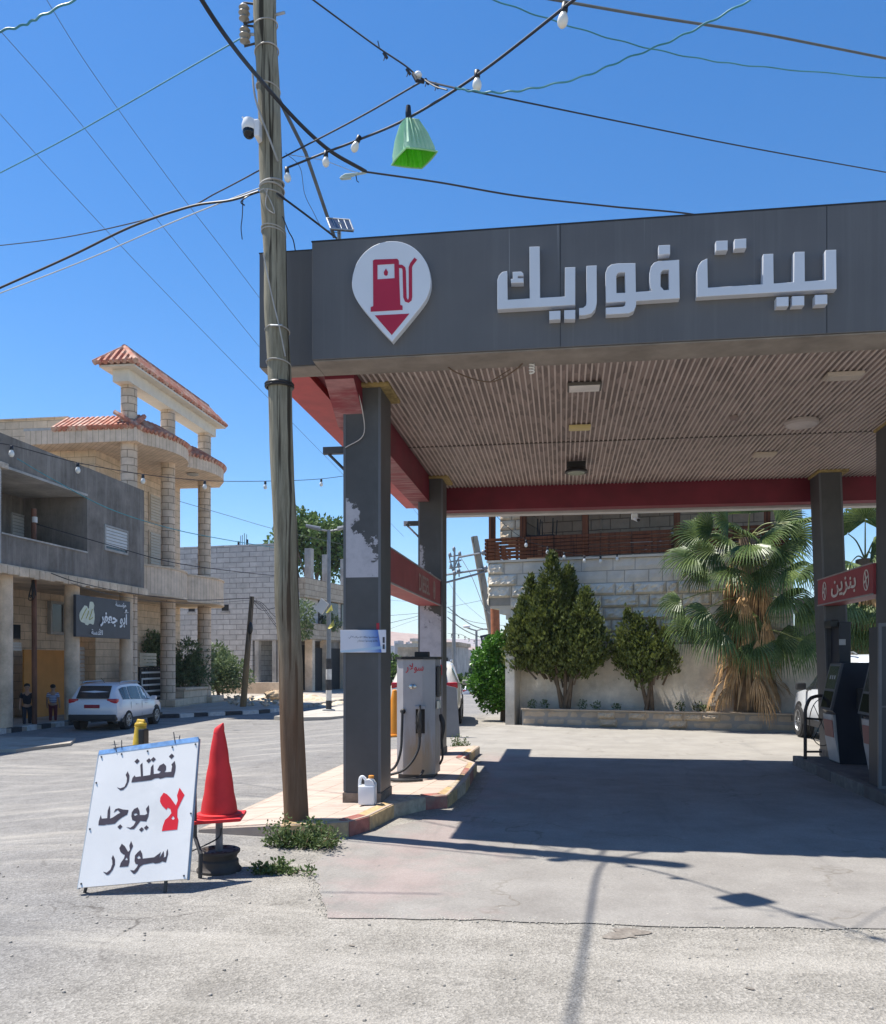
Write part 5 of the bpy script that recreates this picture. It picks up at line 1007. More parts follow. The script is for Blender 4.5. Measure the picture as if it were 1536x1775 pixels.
def skirt(m, pa, pb, inn, z0, z1, st=.22):
    pa, pb = V((*pa, z0)), V((*pb, z0)); d = pb - pa; L = d.length
    if L < .05: return
    d.normalize(); k = max(1, round(L / (st * .75))); inn = V((*inn, 0))
    for i in range(k):
        a_ = pa + d * (L * (i + .5) / k); m.tube([a_ - inn.normalized() * .06 + V((0, 0, -.03)), a_ + inn * .5 + V((0, 0, (z1 - z0) * .5)), a_ + inn + V((0, 0, z1 - z0))], [L / k * .52, L / k * .5, L / k * .46], 6)
for i in range(1, len(oc) - 2): p, q = oc[i], oc[i + 1]; skirt(m, p, q, (-.75, 0), 8.76, 9.22)
skirt(m, (-15.5, 24.1), (-12.8, 24.1), (0, .75), 8.76, 9.25); m.build('tile_skirt', mTile, vt, True)
m = MB(); m.prism([(a - .05 if a < -13 else a - .15, b) for a, b in oc], up, 8.722, 8.80); m.build('gutter', mConL, vt)
for y, parts in ((24.5, ((0.1, 8.3), (8.8, 10.08))), (27.1, ((.1, 3.74), (4.6, 8.3), (8.8, 10.08))), (30.05, ((.1, 3.74), (4.6, 8.3), (8.8, 10.08)))):
    for z0, z1 in parts:
        if z1 < 4 or z0 < .5:  m = MB(); m.tube([(-13.2, y, z0), (-13.2, y, z1)], .245, 22); m.build('column', mStCol, vt, True)
        else: m = MB(); m.tube([(-13.2, y, z0), (-13.2, y, z1)], .232 if z0 < 8 else .24, 22); m.build('column', mStCol, vt, True)
ob = scallop(-12.85, .45, 24.6, 30.9, -14.6)
m = MB(); m.prism(ob, up, 3.75, 4.58); m.build('balcony_band', mBand, vt); m = MB(); m.prism([(a + (.04 if a > -14 else 0), b) for a, b in ob], up, 4.582, 4.64); m.prism([(a + (.03 if a > -14 else 0), b) for a, b in ob], up, 3.68, 3.748); m.build('balcony_coping', mTanR, vt)
m = MB(); m.box((-13.46, 24.0, 10.08), (-12.94, 30.5, 10.45)); m.box((-13.75, 23.75, 10.453), (-12.65, 30.75, 10.51)); m.build('pergola_beam', mat('cream_render', (.66, .60, .50), .8, .08, 3), vt)
m = MB(); e0, e1 = 23.65, 30.85; zr, ze = 11.15, 10.56
m.add([(-13.75, e0, ze), (-12.65, e0, ze), (-12.65, e1, ze), (-13.75, e1, ze), (-13.2, e0 + .6, zr), (-13.2, e1 - .6, zr)], [(0, 1, 4), (1, 2, 5, 4), (2, 3, 5), (3, 0, 4, 5), (0, 3, 2, 1)])
k = 34
for i in range(k):
    y = e0 + (e1 - e0) * (i + .5) / k; zt_ = zr - max(0, (e0 + .6 - y) / .6, (y - e1 + .6) / .6) * (zr - ze)
    f_ = (zt_ - ze) / (zr - ze)
    if f_ > .1:
        for s in (-1, 1): m.tube([(-13.2 + s * .58, y, ze - .015), (-13.2 + s * .55 * (1 - f_), y, zt_ + .02)], .085, 6)
for i in range(6):
    x = -13.8 + 1.2 * (i + .5) / 6; f_ = 1 - abs(x + 13.2) / .65
    if f_ > .08: m.tube([(x, e0 - .02, ze - .01), (x, e0 + .6 * f_, ze + (zr - ze) * f_ + .02)], .08, 6)
m.tube([(-13.2, e0 + .55, zr + .03), (-13.2, e1 - .55, zr + .03)], .10, 8); m.tube([(-12.53, e0, ze), (-13.2, e0 + .6, zr + .03)], .09, 7); m.tube([(-13.87, e0, ze), (-13.2, e0 + .6, zr + .03)], .09, 7); m.build('pergola_roof', mTile, vt, True)
for q0, q1 in ((852, 912), (918, 985)):
    a, b = atX(258, q0, -14.58), atX(283, q1, -14.58); w_ = MB(); w_.box((-14.597, a.y, b.z), (-14.56, b.y, a.z)); o = w_.build('window', mTanR, vt); m = MB(); shutter(m, V((-14.56, a.y + .06, b.z + .06)), UYv, UZ, NX, b.y - a.y - .12, a.z - b.z - .12, .1); m.build('shutter', mat('shutter_tan', (.56, .49, .38), .6, .06, 3), o)
m = MB()
for y0, y1 in ((26.6, 27.7), (29.6, 30.7), (24.2, 24.9)): m = MB(); m.bbox((-13.6, y0, .05), (-12.7, y1, .34), .02); m.build('plinth', mStone, vt)
m = MB(); m.bbox((-13.4, 27.703, .05), (-12.9, 29.597, .62), .02); m.bbox((-13.45, 27.703, .622), (-12.85, 29.597, .70), .01); m.build('low_wall', mStone, vt)
m = MB(); m.ball((-13.0, 28.6, 8.27), (.22, .22, .06), 8); m.build('porch_lamp', mConL, vt)
# gate beside the villa column
a, b = atX(241, 1156, -13.6), atX(287, 1203, -13.6); t = thing('metal_gate', 'black metal gate with white meander bars beside the villa column', 'gate', (-13.6, (a.y + b.y) / 2, .1)); m = MB(); Lg, Hg = b.y - a.y, a.z - .12
for y in (0, .33, .62, Lg - .06): m.box((-13.63, a.y + y, .12), (-13.57, a.y + y + .07, a.z))
m.box((-13.625, a.y, a.z - .06), (-13.575, b.y, a.z)); m.box((-13.63, a.y, .12), (-13.6, b.y, a.z - .07)); m.build('frame', mDark, t)
m = MB(); k = 6
for i in range(k):
    z = .2 + (Hg - .3) * i / (k - 1); m.box((-13.568, a.y + .1, z), (-13.555, a.y + Lg * .8, z + .06))
    if i < k - 1: yy = a.y + (.1 if i % 2 else Lg * .8 - .06); m.box((-13.566, yy, z + .06), (-13.557, yy + .06, z + (Hg - .3) / (k - 1)))
m.build('meander', mShut, t)
a, b = atX(241, 1131, -14.0), atX(270, 1154, -14.0); m = MB(); shutter(m, V((-14.0, a.y, b.z)), UYv, UZ, NX, b.y - a.y, a.z - b.z, .12); t = m.build('louvre_panel', mat('louvre_tan', (.58, .50, .36), .6)); tag(t, 'small tan louvred panel above the black and white gate', 'louvre')
# hedge shrubs beyond the villa
mOl = leafmat('oleander_leaf', (.06, .10, .035), (.21, .27, .13), 4); mTw = mat('twig_brown', (.12, .085, .055), .9, .3, 8)
def shrub(lab, x, y, Z, rx, rz, n=1700):
    c = P(x, y, Z); t = thing('oleander_bush', lab, 'bush', (c.x, c.y, .1), 'bushes beyond the villa'); m = MB(); rn = random.Random(x)
    bl_ = []
    for i in range(13): d = V((rn.uniform(-1, 1), rn.uniform(-1, 1), rn.uniform(-1, 1.0))); bl_.append((c + V((d.x * rx * .62, d.y * rx * .6, d.z * rz * .62)), rx * rn.uniform(.38, .55), n // 5))
    leaves(m, bl_, .15, .42, .35, rnd=rn); m.build('foliage', mOl, t); m = MB()
    for i in range(6): a = rn.uniform(0, 6.28); m.tube([(c.x + .15 * math.cos(a), c.y + .15 * math.sin(a), .05), (c.x + .5 * rx * math.cos(a), c.y + .5 * rx * math.sin(a), c.z)], [.035, .015], 5)
    m.build('stem', mTw, t)
shrub('grey-green bush behind the gate, left of the first villa column', 262, 1138, 30.5, .95, .85, 1700); shrub('grey-green bush seen between the two villa columns', 325, 1150, 31.5, 1.0, 1.0, 1900); shrub('grey-green bush right of the villa columns, beside the leaning pole', 388, 1156, 34.0, 1.2, 1.2, 2600)
# rubble on the bank
rb = random.Random(4)
m = MB()
for i in range(60):
    x, y = rb.uniform(395, 485), rb.uniform(1206, 1222); p = G(x, y, .2); s = rb.uniform(.025, .085) * (1.7 if rb.random() < .1 else 1); c0_ = len(m.v); m.ball(p, (s, s * .8, s * .6), 5)
    for v_ in m.v[c0_:]: v_ += V((rb.gauss(0, s * .15), rb.gauss(0, s * .15), rb.gauss(0, s * .12)))
tag(m.build('rubble', mat('rubble_stone', (.52, .43, .32), .95, .3, 4, .6, 20)), 'pale broken stones heaped on the dirt bank', 'rubble', kind='stuff')
p = P(473, 1206, 32); m = MB(); m.ball(p, (.3, .26, .2), 8)
for v_ in m.v: v_ += V((random.gauss(0, .03), random.gauss(0, .03), random.gauss(0, .03)))
tag(m.build('boulder', mat('boulder_tan', (.46, .34, .22), .95, .3, 4, .8, 14)), 'rounded tan boulder on top of the dirt bank', 'boulder')
# pale stone building farther up the street
mPale = brick('pale_block', (.60, .575, .54), (.52, .50, .47), (.30, .285, .27), .80, .33, .022, .7, dark=(.46, .44, .42), nb=8); mTanB = brick('warm_block', (.52, .43, .33), (.46, .37, .28), (.3, .24, .18), .8, .36, .02, .6)
pt = thing('block_building', 'pale block-built house with unfinished concrete columns on its roof', 'building', (-16, 44, .1)); CXb, CYb = -12.7, 40.0
xl = atY(432, 1150, CYb).x; wins = [atY(x, y, CYb) for x, y in ((312, 1050), (324, 1058.5), (375, 1047), (388, 1057.5))]
m = MB(); m.box((-30, CYb, 2.65), (CXb, 49, 5.0)); m.box((-30, CYb + .001, 5.0), (CXb - .9, CYb + .5, 7.42)); m.box((-30, CYb + .002, .05), (xl, 49, 2.648)); m.build('side_wall', mPale, pt)
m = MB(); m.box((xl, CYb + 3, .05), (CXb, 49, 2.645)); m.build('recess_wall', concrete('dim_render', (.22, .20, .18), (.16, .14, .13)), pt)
for i in (0, 2): a, b = wins[i], wins[i + 1]; m = MB(); m.box((a.x, CYb - .012, b.z), (b.x, CYb - .003, a.z)); o = m.build('window', mDark, pt); m = MB(); m.box((a.x - .06, CYb - .03, b.z - .1), (b.x + .06, CYb - .0, b.z)); m.build('sill', mConL, o)
a, b = atY(316, 968, CYb), atY(326, 982, CYb); m = MB(); m.box((a.x, CYb - .02, b.z), (b.x, CYb - .003, a.z)); m.build('blocked_window', mConL, pt)
for x in (xl + .1, atY(468, 1150, CYb).x, atY(478, 1150, CYb).x): m = MB(); m.box((x, CYb + .05, .05), (x + .22, CYb + .3, 2.645)); m.build('pillar', mConL, pt)
a, b = atY(442, 1118, CYb + 2.9), atY(486, 1195, CYb + 2.9)
for x0_, x1_ in ((440, 458), (462, 476), (480, 500), (500, 522)): p, q = atY(x0_, 1118, CYb + 2.9), atY(x1_, 1190, CYb + 2.9); m = MB(); m.box((p.x, CYb + 2.95, .1), (q.x, CYb + 2.998, p.z)); m.build('door', mDark, pt)
m = MB(); m.box((xl - .6, CYb - 2.2, .05), (CXb + .2, CYb - 1.9, .62)); m.build('front_wall', mTanR, pt)
m = MB(); m.box((CXb + .003, CYb + .02, 2.72), (CXb + .35, 48.9, 3.5)); m.box((CXb + .003, CYb + .02, 4.75), (CXb + .3, 48.9, 5.72)); m.build('balcony_front', mTanB, pt)
m = MB(); m.box((CXb - .9, CYb + .003, 5.003), (CXb + .002, 48.9, 5.7)); m.build('upper_parapet', mTanB, pt)
for (x0_, x1_, q0, q1) in ((545, 568, 1040, 1086), (572, 583, 1044, 1078), (587, 594, 1062, 1090)): a, b = atX(x0_, q0, CXb + .1), atX(x1_, q1, CXb + .1); m = MB(); m.box((CXb + .003, a.y, 3.503), (CXb + .06, b.y, 4.74)); m.build('window', mGlassD, pt)
for x in (533, 551, 572, 592): a = atX(x, 1150, CXb + .1); m = MB(); m.box((CXb - .1, a.y - .16, .05), (CXb + .3, a.y + .16, 2.7)); m.build('pillar', mTanR, pt)
for x0_, x1_ in ((536, 549), (555, 569), (576, 590)): a, b = atX(x0_, 1130, CXb), atX(x1_, 1130, CXb); m = MB(); m.box((CXb - .02, a.y, .1), (CXb + .02, b.y, 2.3)); m.build('shop_opening', mDark, pt)
for x, y0 in ((527, 951), (548, 962), (570, 970), (578, 971)): a = atX(x, y0, CXb - .4); m = MB(); m.box((CXb - .6, a.y - .18, 5.7), (CXb - .25, a.y + .18, a.z)); m.build('concrete_stub', mConL, pt)
m = MB()
for x, y0 in ((336, 925), (401, 936), (417, 933), (408, 925), (412, 922), (416, 924), (405, 926)): m = MB(); a = atY(x, y0, CYb + 1); m.tube([(a.x, CYb + 1, 7.4), (a.x, CYb + 1, a.z)], .06 if y0 in (925, 936, 933) and x in (336, 401, 417) else .015, 5); m.build('reinforcing_bar', mDark, pt)
a = atX(526, 1075, CXb + .4); m = MB(); leaves(m, [((CXb + .5, a.y, 3.9), (.5, .6, .7), 400), ((CXb + .5, a.y + .3, 3.2), (.3, .4, .5), 200)], .2, .5); m.build('balcony_plant', mOl, pt); a = atX(562, 1085, CXb + .4); m = MB(); leaves(m, [((CXb + .4, a.y, 3.6), (.4, .8, .4), 300)], .2, .5); m.build('balcony_plant', mOl, pt)
RB = Matrix.Rotation(R(-8), 3, 'Z'); PV = scaled((CXb, CYb, 0), XF); PV.z = 0   # the block house stands askew to the street
for o_ in [x for x in COL.objects if x.parent == pt] + [y for x in COL.objects if x.parent == pt for y in x.children]:
    b0 = wloc(o_)
    for v_ in o_.data.vertices: v_.co = PV + RB @ (v_.co + b0 - PV) - b0
# trees
def tree(nm, lab, base, h, blobs, lm, leaf, trunk_r, asp=.5, up=0, cat='tree', group=None, seed=1):
    t = thing(nm, lab, cat, base, group); b = V(base); rn = random.Random(seed); m = MB(); top = b + V((0, 0, h))
    m.tube([b, b.lerp(top, .5) + V((rn.gauss(0, .03) * h, rn.gauss(0, .03) * h, 0)), top], [trunk_r, trunk_r * .75, trunk_r * .5], 8)
    for c, r, n in blobs[::2]: m.tube([b.lerp(top, rn.uniform(.55, 1)), V(c).lerp(top, .4), V(c)], [trunk_r * .4, trunk_r * .25, trunk_r * .1], 5)
    m.build('trunk', mTw, t, True); m = MB(); leaves(m, blobs, leaf, asp, up, rnd=rn); m.build('crown', lm, t); return t
mFic = leafmat('tree_leaf', (.04, .085, .018), (.15, .23, .06), 3)
c = P(540, 950, 54); rn = random.Random(3); bl_ = [(P(x, y, 54 + rn.uniform(-1.2, 1.2)), rn.uniform(.75, 1.1), 330) for x, y in ((502, 925), (520, 905), (535, 912), (550, 920), (566, 925), (580, 922), (592, 932), (510, 950), (530, 940), (552, 945), (572, 950), (590, 955), (560, 975), (580, 985), (495, 960), (540, 970), (598, 975), (488, 945), (600, 950))]
tree('broadleaf_tree', 'large green tree rising behind the roof of the block building', (c.x, c.y, .1), 6.5, bl_, mFic, .32, .25, .6)
# rusty iron pole, small leaning pole, double-armed street lamp
p = G(60, 1262); q = atX(60, 882, p.x); t = thing('iron_pole', 'rust brown iron pole on the pavement in front of the concrete house', 'pole', p); m = MB(); m.tube([p, V((p.x - .02, p.y, q.z))], .06, 12); m.build('pole', mat('rust_pole', (.17, .075, .045), .8, .35, 5, .3, 20, st=(1, 1, .3), dirt=(.09, .045, .03)), t, True)
m = MB(); m.tube([(p.x, p.y, q.z - .34), (p.x, p.y, q.z - .20)], .066, 12); m.build('white_band', mShut, t, True); m = MB(); 
for k in range(5): m.tube(spline([(p.x + .02, p.y - .06, 3.7), (p.x + random.uniform(-.2, .2), p.y - .1, 3.45 - random.random() * .3), (p.x + random.uniform(-.15, .15), p.y - .08, 3.3 - random.random() * .3), (p.x, p.y - .07, 3.62)], 6), .012, 4)
m.build('wire_tangle', mBc, t)
a, b = P(437, 1034, 28.5), G(421, 1231); b = P(421, 1231, 28.5); t = thing('leaning_pole', 'thin dark timber pole leaning right beside the bushes', 'pole', b); m = MB(); m.tube([b, b.lerp(a, .5), a], [.11, .095, .075], 10); m.build('pole', wood_mat('dark_pole', (.13, .10, .07), (.20, .155, .11), (.04, .03, .02), (.34, .22, .11)), t, True); m = MB(); m.ball(b.lerp(a, .72) + V((.06, -.08, 0)), (.09, .09, .22), 8); m.build('junction_box', mBlk, t, True)
b = G(570, 1238); t = thing('street_lamp', 'double-armed street lamp with black and white painted foot on the median', 'street lamp', (b.x, b.y, .1)); top = P(570, 918, 26.0); mLp = mat('lamp_steel', (.24, .25, .26), .45, .15, 5, metal=.3); m = MB(); m.tube([(b.x, b.y, .1), (b.x, b.y, top.z)], [.085, .055], 12); m.build('pole', mLp, t, True)
for s in (-1, 1): m = MB(); e = P(570 + s * 40, 911, 26.0); tt = V((b.x, b.y, top.z - .03)); m.tube(spline([tt, tt.lerp(e, .4) + V((0, 0, -.02)), e], 5), .03, 6); d = (e - tt).normalized(); m.tube([e - d * .45, e], [.07, .05], 8); m.build('arm', mLp, t, True)
zz = .1
for i in range(5): m = MB(); m.tube([(b.x, b.y, zz), (b.x, b.y, zz + .32)], .092, 12); m.build('painted_band', MATS['kerb_black'] if i % 2 == 0 else MATS['kerb_white'], t, True); zz += .322
m = MB(); m.lathe([(.2, .11), (.2, .14), (.1, .16)], (b.x, b.y, 0), 12); m.build('base', mLp, t)
c_ = [P(557, 1037, 25.7), P(570, 1047, 25.7), P(558, 1065, 25.7), P(545, 1056, 25.7)]; m = MB(); m.add(c_ + [q + V((0, .05, 0)) for q in c_], [(0, 1, 2, 3), (4, 5, 6, 7), (0, 1, 5, 4), (1, 2, 6, 5), (2, 3, 7, 6), (3, 0, 4, 7)]); tag(m.build('lamp_banner', mShut), 'small tilted white board tied to the double-armed street lamp', 'board')
m = MB(); 
for x, y in ((569, 1056), (572, 1083)): m.add([P(x - 4, y + 6, 25.75), P(x + 6, y - 8, 25.75), P(x + 8, y + 2, 25.7), P(x - 1, y + 7, 25.7)], [(0, 1, 2), (0, 2, 3)]); m.add([P(x - 4, y + 6, 25.8), P(x + 6, y - 8, 25.8), P(x + 8, y + 2, 25.75), P(x - 1, y + 7, 25.75)], [(0, 1, 2), (0, 2, 3)])
m.raw = True; tag(m.build('ribbon', mat('yellow_ribbon', (.55, .48, .10), .6)), 'torn yellow ribbons tied to the double-armed street lamp', 'ribbon')
# cables and bulbs over the street
string('festoon bulbs strung high across the street past the villa columns', [(-20, 768, 17), (20, 772, 17.5), (135, 802, 19), (248, 822, 21), (355, 833, 23), (460, 834, 25), (557, 830, 26.5), (640, 818, 28)], .012, [(20, 772, 17.5), (135, 802, 19), (248, 822, 21), (355, 833, 23), (460, 834, 25), (557, 830, 26.5)], 1.9)
cable([(30, 795, 18), (90, 830, 19), (190, 882, 20), (300, 917, 22), (400, 937, 24), (480, 950, 27)], .014, mTl, 'dark green cable from the concrete house roof across the villa columns')
cable([(62, 908, 20.6), (110, 922, 20.8), (190, 945, 21.5), (300, 975, 23), (420, 992, 26), (500, 1000, 30)], .016, mBc, 'black cable from the iron pole across the villa')
cable([(-20, 980, 20), (60, 985, 20.6), (130, 1008, 21), (220, 1027, 23), (330, 1040, 26), (437, 1037, 28.5)], .016, mBc, 'black cable from the iron pole to the top of the leaning pole')
cable([(64, 984, 20.6), (150, 1020, 22), (250, 1040, 24), (350, 1046, 26.5), (437, 1040, 28.5)], .010, mGc, 'thinner grey cable under the black one, sagging to the leaning pole')
for k, (x, y) in enumerate(((478, 1070), (482, 1085), (484, 1092), (490, 1052))): cable([(437, 1040, 28.5), (455, 1046 + k * 4, 29), (x, y, 30), (x + 30, y + 18, 31)], .012, mBc, ('uppermost', 'second', 'third', 'shallow')[k] + ' of the wires fanning right from the leaning pole top')
cable([(308, 868, 30), (400, 895, 32), (480, 918, 34), (600, 945, 36)], .012, mGc, 'faint thin line crossing the sky right of the villa')
XF = None
# ------------------------------------------------------------------ vehicles
mTy = mat('tyre', (.022, .022, .023), .85, .2, 20); mRim = mat('wheel_rim', (.40, .41, .42), .35, .1, 9, metal=.7); mCarG = mat('car_glass', (.018, .022, .026), .06, .05, 2, spec=.6); mPlas = mat('black_trim', (.025, .025, .026), .6); mRl = mat('tail_lamp', (.42, .012, .02), .2, .1, 9); mPlR = mat('plate_red', (.25, .012, .03), .5)
def carpaint(nm, col):
    m = mat(nm, col, .28, .03, 1, spec=.5); b = m.node_tree.nodes['Principled BSDF']; b.inputs['Coat Weight'].default_value = .6; b.inputs['Coat Roughness'].default_value = .05; return m
SUV = [(-2.2, .48, .92, 1.00, .76, .62), (-2.14, .38, .98, 1.10, .86, .70), (-2.0, .34, 1.02, 1.36, .90, .70), (-1.78, .32, 1.03, 1.55, .915, .69), (-1.45, .31, 1.02, 1.63, .92, .69), (-.7, .30, .99, 1.66, .92, .69), (.05, .30, .96, 1.645, .92, .68), (.5, .30, .95, 1.53, .92, .67), (1.0, .30, .95, 1.20, .915, .68), (1.22, .31, .95, 1.06, .91, .70), (1.7, .33, .90, .99, .88, .68), (2.05, .36, .76, .86, .82, .62), (2.2, .45, .58, .68, .70, .52)]
def car(nm, lab, loc, head, paint, k=1.0, st=SUV, plate=True, hz=1.0):
    """x forward, y left ; head = unit heading in the ground plane"""
    t = thing(nm, lab, 'car', loc); h = V((head[0], head[1], 0)).normalized(); lf = V((-h.y, h.x, 0)); L0 = V(loc)
    fr = lambda x, y, z: L0 + h * x * k + lf * y * k + V((0, 0, z * k * hz))
    m = MB(); rows = []
    for x, zb, zl, zr, w_, wr in st:
        r = [(w_ * .90, zb), (w_, zb + .16), (w_ * 1.01, (zb + zl) / 2), (w_ * .985, zl), (wr, zr - .05), (wr * .86, zr)]; rows.append([(x, y, z) for y, z in r] + [(x, 0, zr + .015)] + [(x, -y, z) for y, z in r[::-1]])
    n_ = len(rows[0]); m.add([fr(*p) for r in rows for p in r], [(i * n_ + j, i * n_ + j + 1, (i + 1) * n_ + j + 1, (i + 1) * n_ + j) for i in range(len(rows) - 1) for j in range(n_ - 1)] + [tuple(range(n_)), tuple((len(rows) - 1) * n_ + j for j in range(n_))] + [((i + 1) * n_, (i + 1) * n_ + n_ - 1, i * n_ + n_ - 1, i * n_) for i in range(len(rows) - 1)])
    m.build('body', paint, t, True)
    def at(x):
        for a, b in zip(st, st[1:]):
            if a[0] <= x <= b[0]: f = (x - a[0]) / (b[0] - a[0]); return [a[i] + (b[i] - a[i]) * f for i in range(6)]
        return st[0] if x < st[0][0] else st[-1]
    for s in (-1, 1):
        for x0, x1 in ((-1.72, -1.12), (-1.04, -.14), (-.06, .95)):
            m = MB(); lo, hi = [], []
            for i in range(6):
                x = x0 + (x1 - x0) * i / 5; _, zb, zl, zr, w_, wr = at(x)
                def sd(f): return fr(x, s * (w_ * .985 + (wr - w_ * .985) * f + .008), zl + (zr - .05 - zl) * f + .004)
                lo.append(sd(.10)); hi.append(sd(.86))
            m.add(lo + hi, [(i, i + 1, 7 + i, 6 + i) for i in range(5)]); m.build('window', mCarG, t)
        m = MB(); m.box((-2.02 if 0 else -1.9, s * .935 if s < 0 else s * .92, .30), (1.9, s * .92 if s < 0 else s * .935, .42), 0, lambda q: fr(*q)); m.build('sill_trim', mPlas, t)
        for x in (-.55, .35): m = MB(); m.bbox((x - .1, s * .93 - .012, .86), (x + .1, s * .93 + .012, .89), .006, 0, lambda q: fr(*q)); m.build('door_handle', paint, t)
        m = MB(); m.box((-.10, s * .922 - .003, .45), (-.09, s * .922 + .003, .98), 0, lambda q: fr(*q)); m.box((-1.09, s * .922 - .003, .6), (-1.08, s * .922 + .003, .98), 0, lambda q: fr(*q)); m.build('door_seam', mPlas, t)
        m = MB(); m.bbox((.72, s * .93 if s > 0 else s * 1.12, .98), (.86, s * 1.12 if s > 0 else s * .93, 1.12), .03, 0, lambda q: fr(*q)); m.build('mirror', mPlas if hz > 1.02 else paint, t)
        m = MB(); m.bbox((-2.17, s * .50 if s > 0 else s * .86, .96), (-1.96, s * .86 if s > 0 else s * .50, 1.12), .04, 0, lambda q: fr(*q)); m.build('tail_lamp', mRl, t, True)
        m = MB(); m.tube([fr(-1.5, s * .66, 1.66), fr(-1.3, s * .66, 1.70), fr(0, s * .66, 1.70), fr(.25, s * .66, 1.64)], .018, 5); m.build('roof_rail', mRim, t)
        for x in (-1.32, 1.32):
            cc = fr(x, s * .80, .345); ax = lf * s
            def wf(q): return h * q.x * k + V((0, 0, q.y * k)) + ax * q.z * k
            m = MB(); m.lathe([(.20, -.02), (.33, -.02), (.345, .02), (.345, .12), (.325, .145), (.235, .15), (.225, .12)], cc, 26, 0, wf); wh = m.build('wheel', mTy, t, True)
            m = MB(); m.lathe([(.232, .10), (.235, .148), (.215, .152), (.20, .11)], cc, 24, 0, wf)
            for q in range(10): a = q * math.pi / 5 + (.11 if q % 2 else -.11); m.add([cc + wf(V((r_ * math.cos(a + d), r_ * math.sin(a + d), z))) for r_, d, z in ((.04, -.3, .135), (.04, .3, .135), (.215, .07, .145), (.215, -.07, .145))], [(0, 1, 2, 3)])
            m.lathe([(.055, .10), (.055, .14), (.03, .15)], cc, 10, 0, wf); m.build('rim', mRim, wh, True)
            m = MB(); m.lathe([(.02, -.10), (.385, -.10), (.39, .118), (.36, .121), (.02, .122)], fr(x, s * .80, .37), 26, 0, wf); m.build('wheel_arch', mPlas, t)
    m = MB(); m.add([fr(-2.135, .58, 1.12), fr(-2.135, -.58, 1.12), fr(-1.80, -.55, 1.555), fr(-1.80, .55, 1.555)], [(0, 1, 2, 3)]); q = m
    q.v = [p - h * .035 + V((0, 0, .012)) for p in q.v]; q.build('rear_window', mCarG, t)
    m = MB(); m.add([fr(.56, .56, 1.50), fr(.56, -.56, 1.50), fr(1.16, -.62, 1.10), fr(1.16, .62, 1.10)], [(0, 1, 2, 3)]); m.v = [p + h * .02 + V((0, 0, .025)) for p in m.v]; m.build('windscreen', mCarG, t)
    m = MB(); m.bbox((-2.24, -.84, .36), (-2.0, .84, .58), .05, 0, lambda q: fr(*q)); m.build('bumper', mPlas, t, True)
    if plate: m = MB(); m.bbox((-2.235, -.27, .80), (-2.20, .27, .92), .006, 0, lambda q: fr(*q)); m.build('number_plate', mPlR, t)
    m = MB(); m.tube([fr(-1.2, .0, 1.66), fr(-1.5, .0, 1.84)], .008, 4); m.build('antenna', mPlas, t)
    return t
pW, pS = carpaint('car_white', (.70, .72, .74)), carpaint('car_silver', (.50, .53, .57))
c_ = P(206, 1259, 27.2); car('parked_suv', 'white SUV with dark windows parked by the shops on the left', (c_.x, c_.y, -.46), (-.139 + .04, .99), carpaint('car_pearl', (.58, .61, .66)), .86)
car('parked_car', 'white car parked on the right, half hidden by the petrol pump column', (5.96, 17.8, .0), (.0, 1), pW, 1.0, plate=False, hz=1.06)
c_ = P(744, 1255, 23.6); car('parked_car', 'cream car parked on the road behind the diesel pump', (c_.x, c_.y, gz(c_.x, c_.y)), (-.1, 1), carpaint('car_cream', (.66, .62, .54)), .98, plate=False)
c_ = P(822, 1217, 73); car('silver_suv', 'distant silver SUV driving away down the street', (c_.x, c_.y, c_.z), (-.05, 1), pS, 1.0)
q = [P(770, 1280, 18.2), P(797, 1280, 18.2), P(791, 1192, 18.2), P(772, 1188, 18.2)]; q = [V((p.x, p.y, max(p.z, gz(p.x, p.y)))) for p in q]; m = MB(); m.add(q + [p + V((.0, .05, 0)) for p in q], [(0, 1, 2, 3), (4, 5, 6, 7), (0, 1, 5, 4), (1, 2, 6, 5), (2, 3, 7, 6), (3, 0, 4, 7)]); tag(m.build('metal_sheet', mat('sheet_grey', (.20, .20, .21), .6, .1, 3)), 'grey metal sheet standing upright behind the second left column', 'metal sheet')
# ------------------------------------------------------------------ two boys on the left pavement
def skin(nm, verts, edges, rad, m_, par, sub=2):
    me = bpy.data.meshes.new('tmp'); me.from_pydata(verts, edges, []); o = bpy.data.objects.new('tmp', me); COL.objects.link(o)
    sk = o.modifiers.new('s', 'SKIN'); sk.use_smooth_shade = True
    for i, r in enumerate(rad): me.skin_vertices[0].data[i].radius = (r, r) if not isinstance(r, tuple) else r
    me.skin_vertices[0].data[0].use_root = True; ss = o.modifiers.new('b', 'SUBSURF'); ss.levels = sub; ss.render_levels = sub
    bpy.context.view_layer.update(); e = bpy.data.meshes.new_from_object(o.evaluated_get(bpy.context.evaluated_depsgraph_get())); bpy.data.objects.remove(o)
    mb = MB(); mb.add([v.co.copy() for v in e.vertices], [list(p.vertices) for p in e.polygons]); return mb.build(nm, m_, par, True)
mSk, mHr = mat('skin', (.42, .24, .16), .6, .05, 5), mat('hair_dark', (.018, .013, .010), .6)
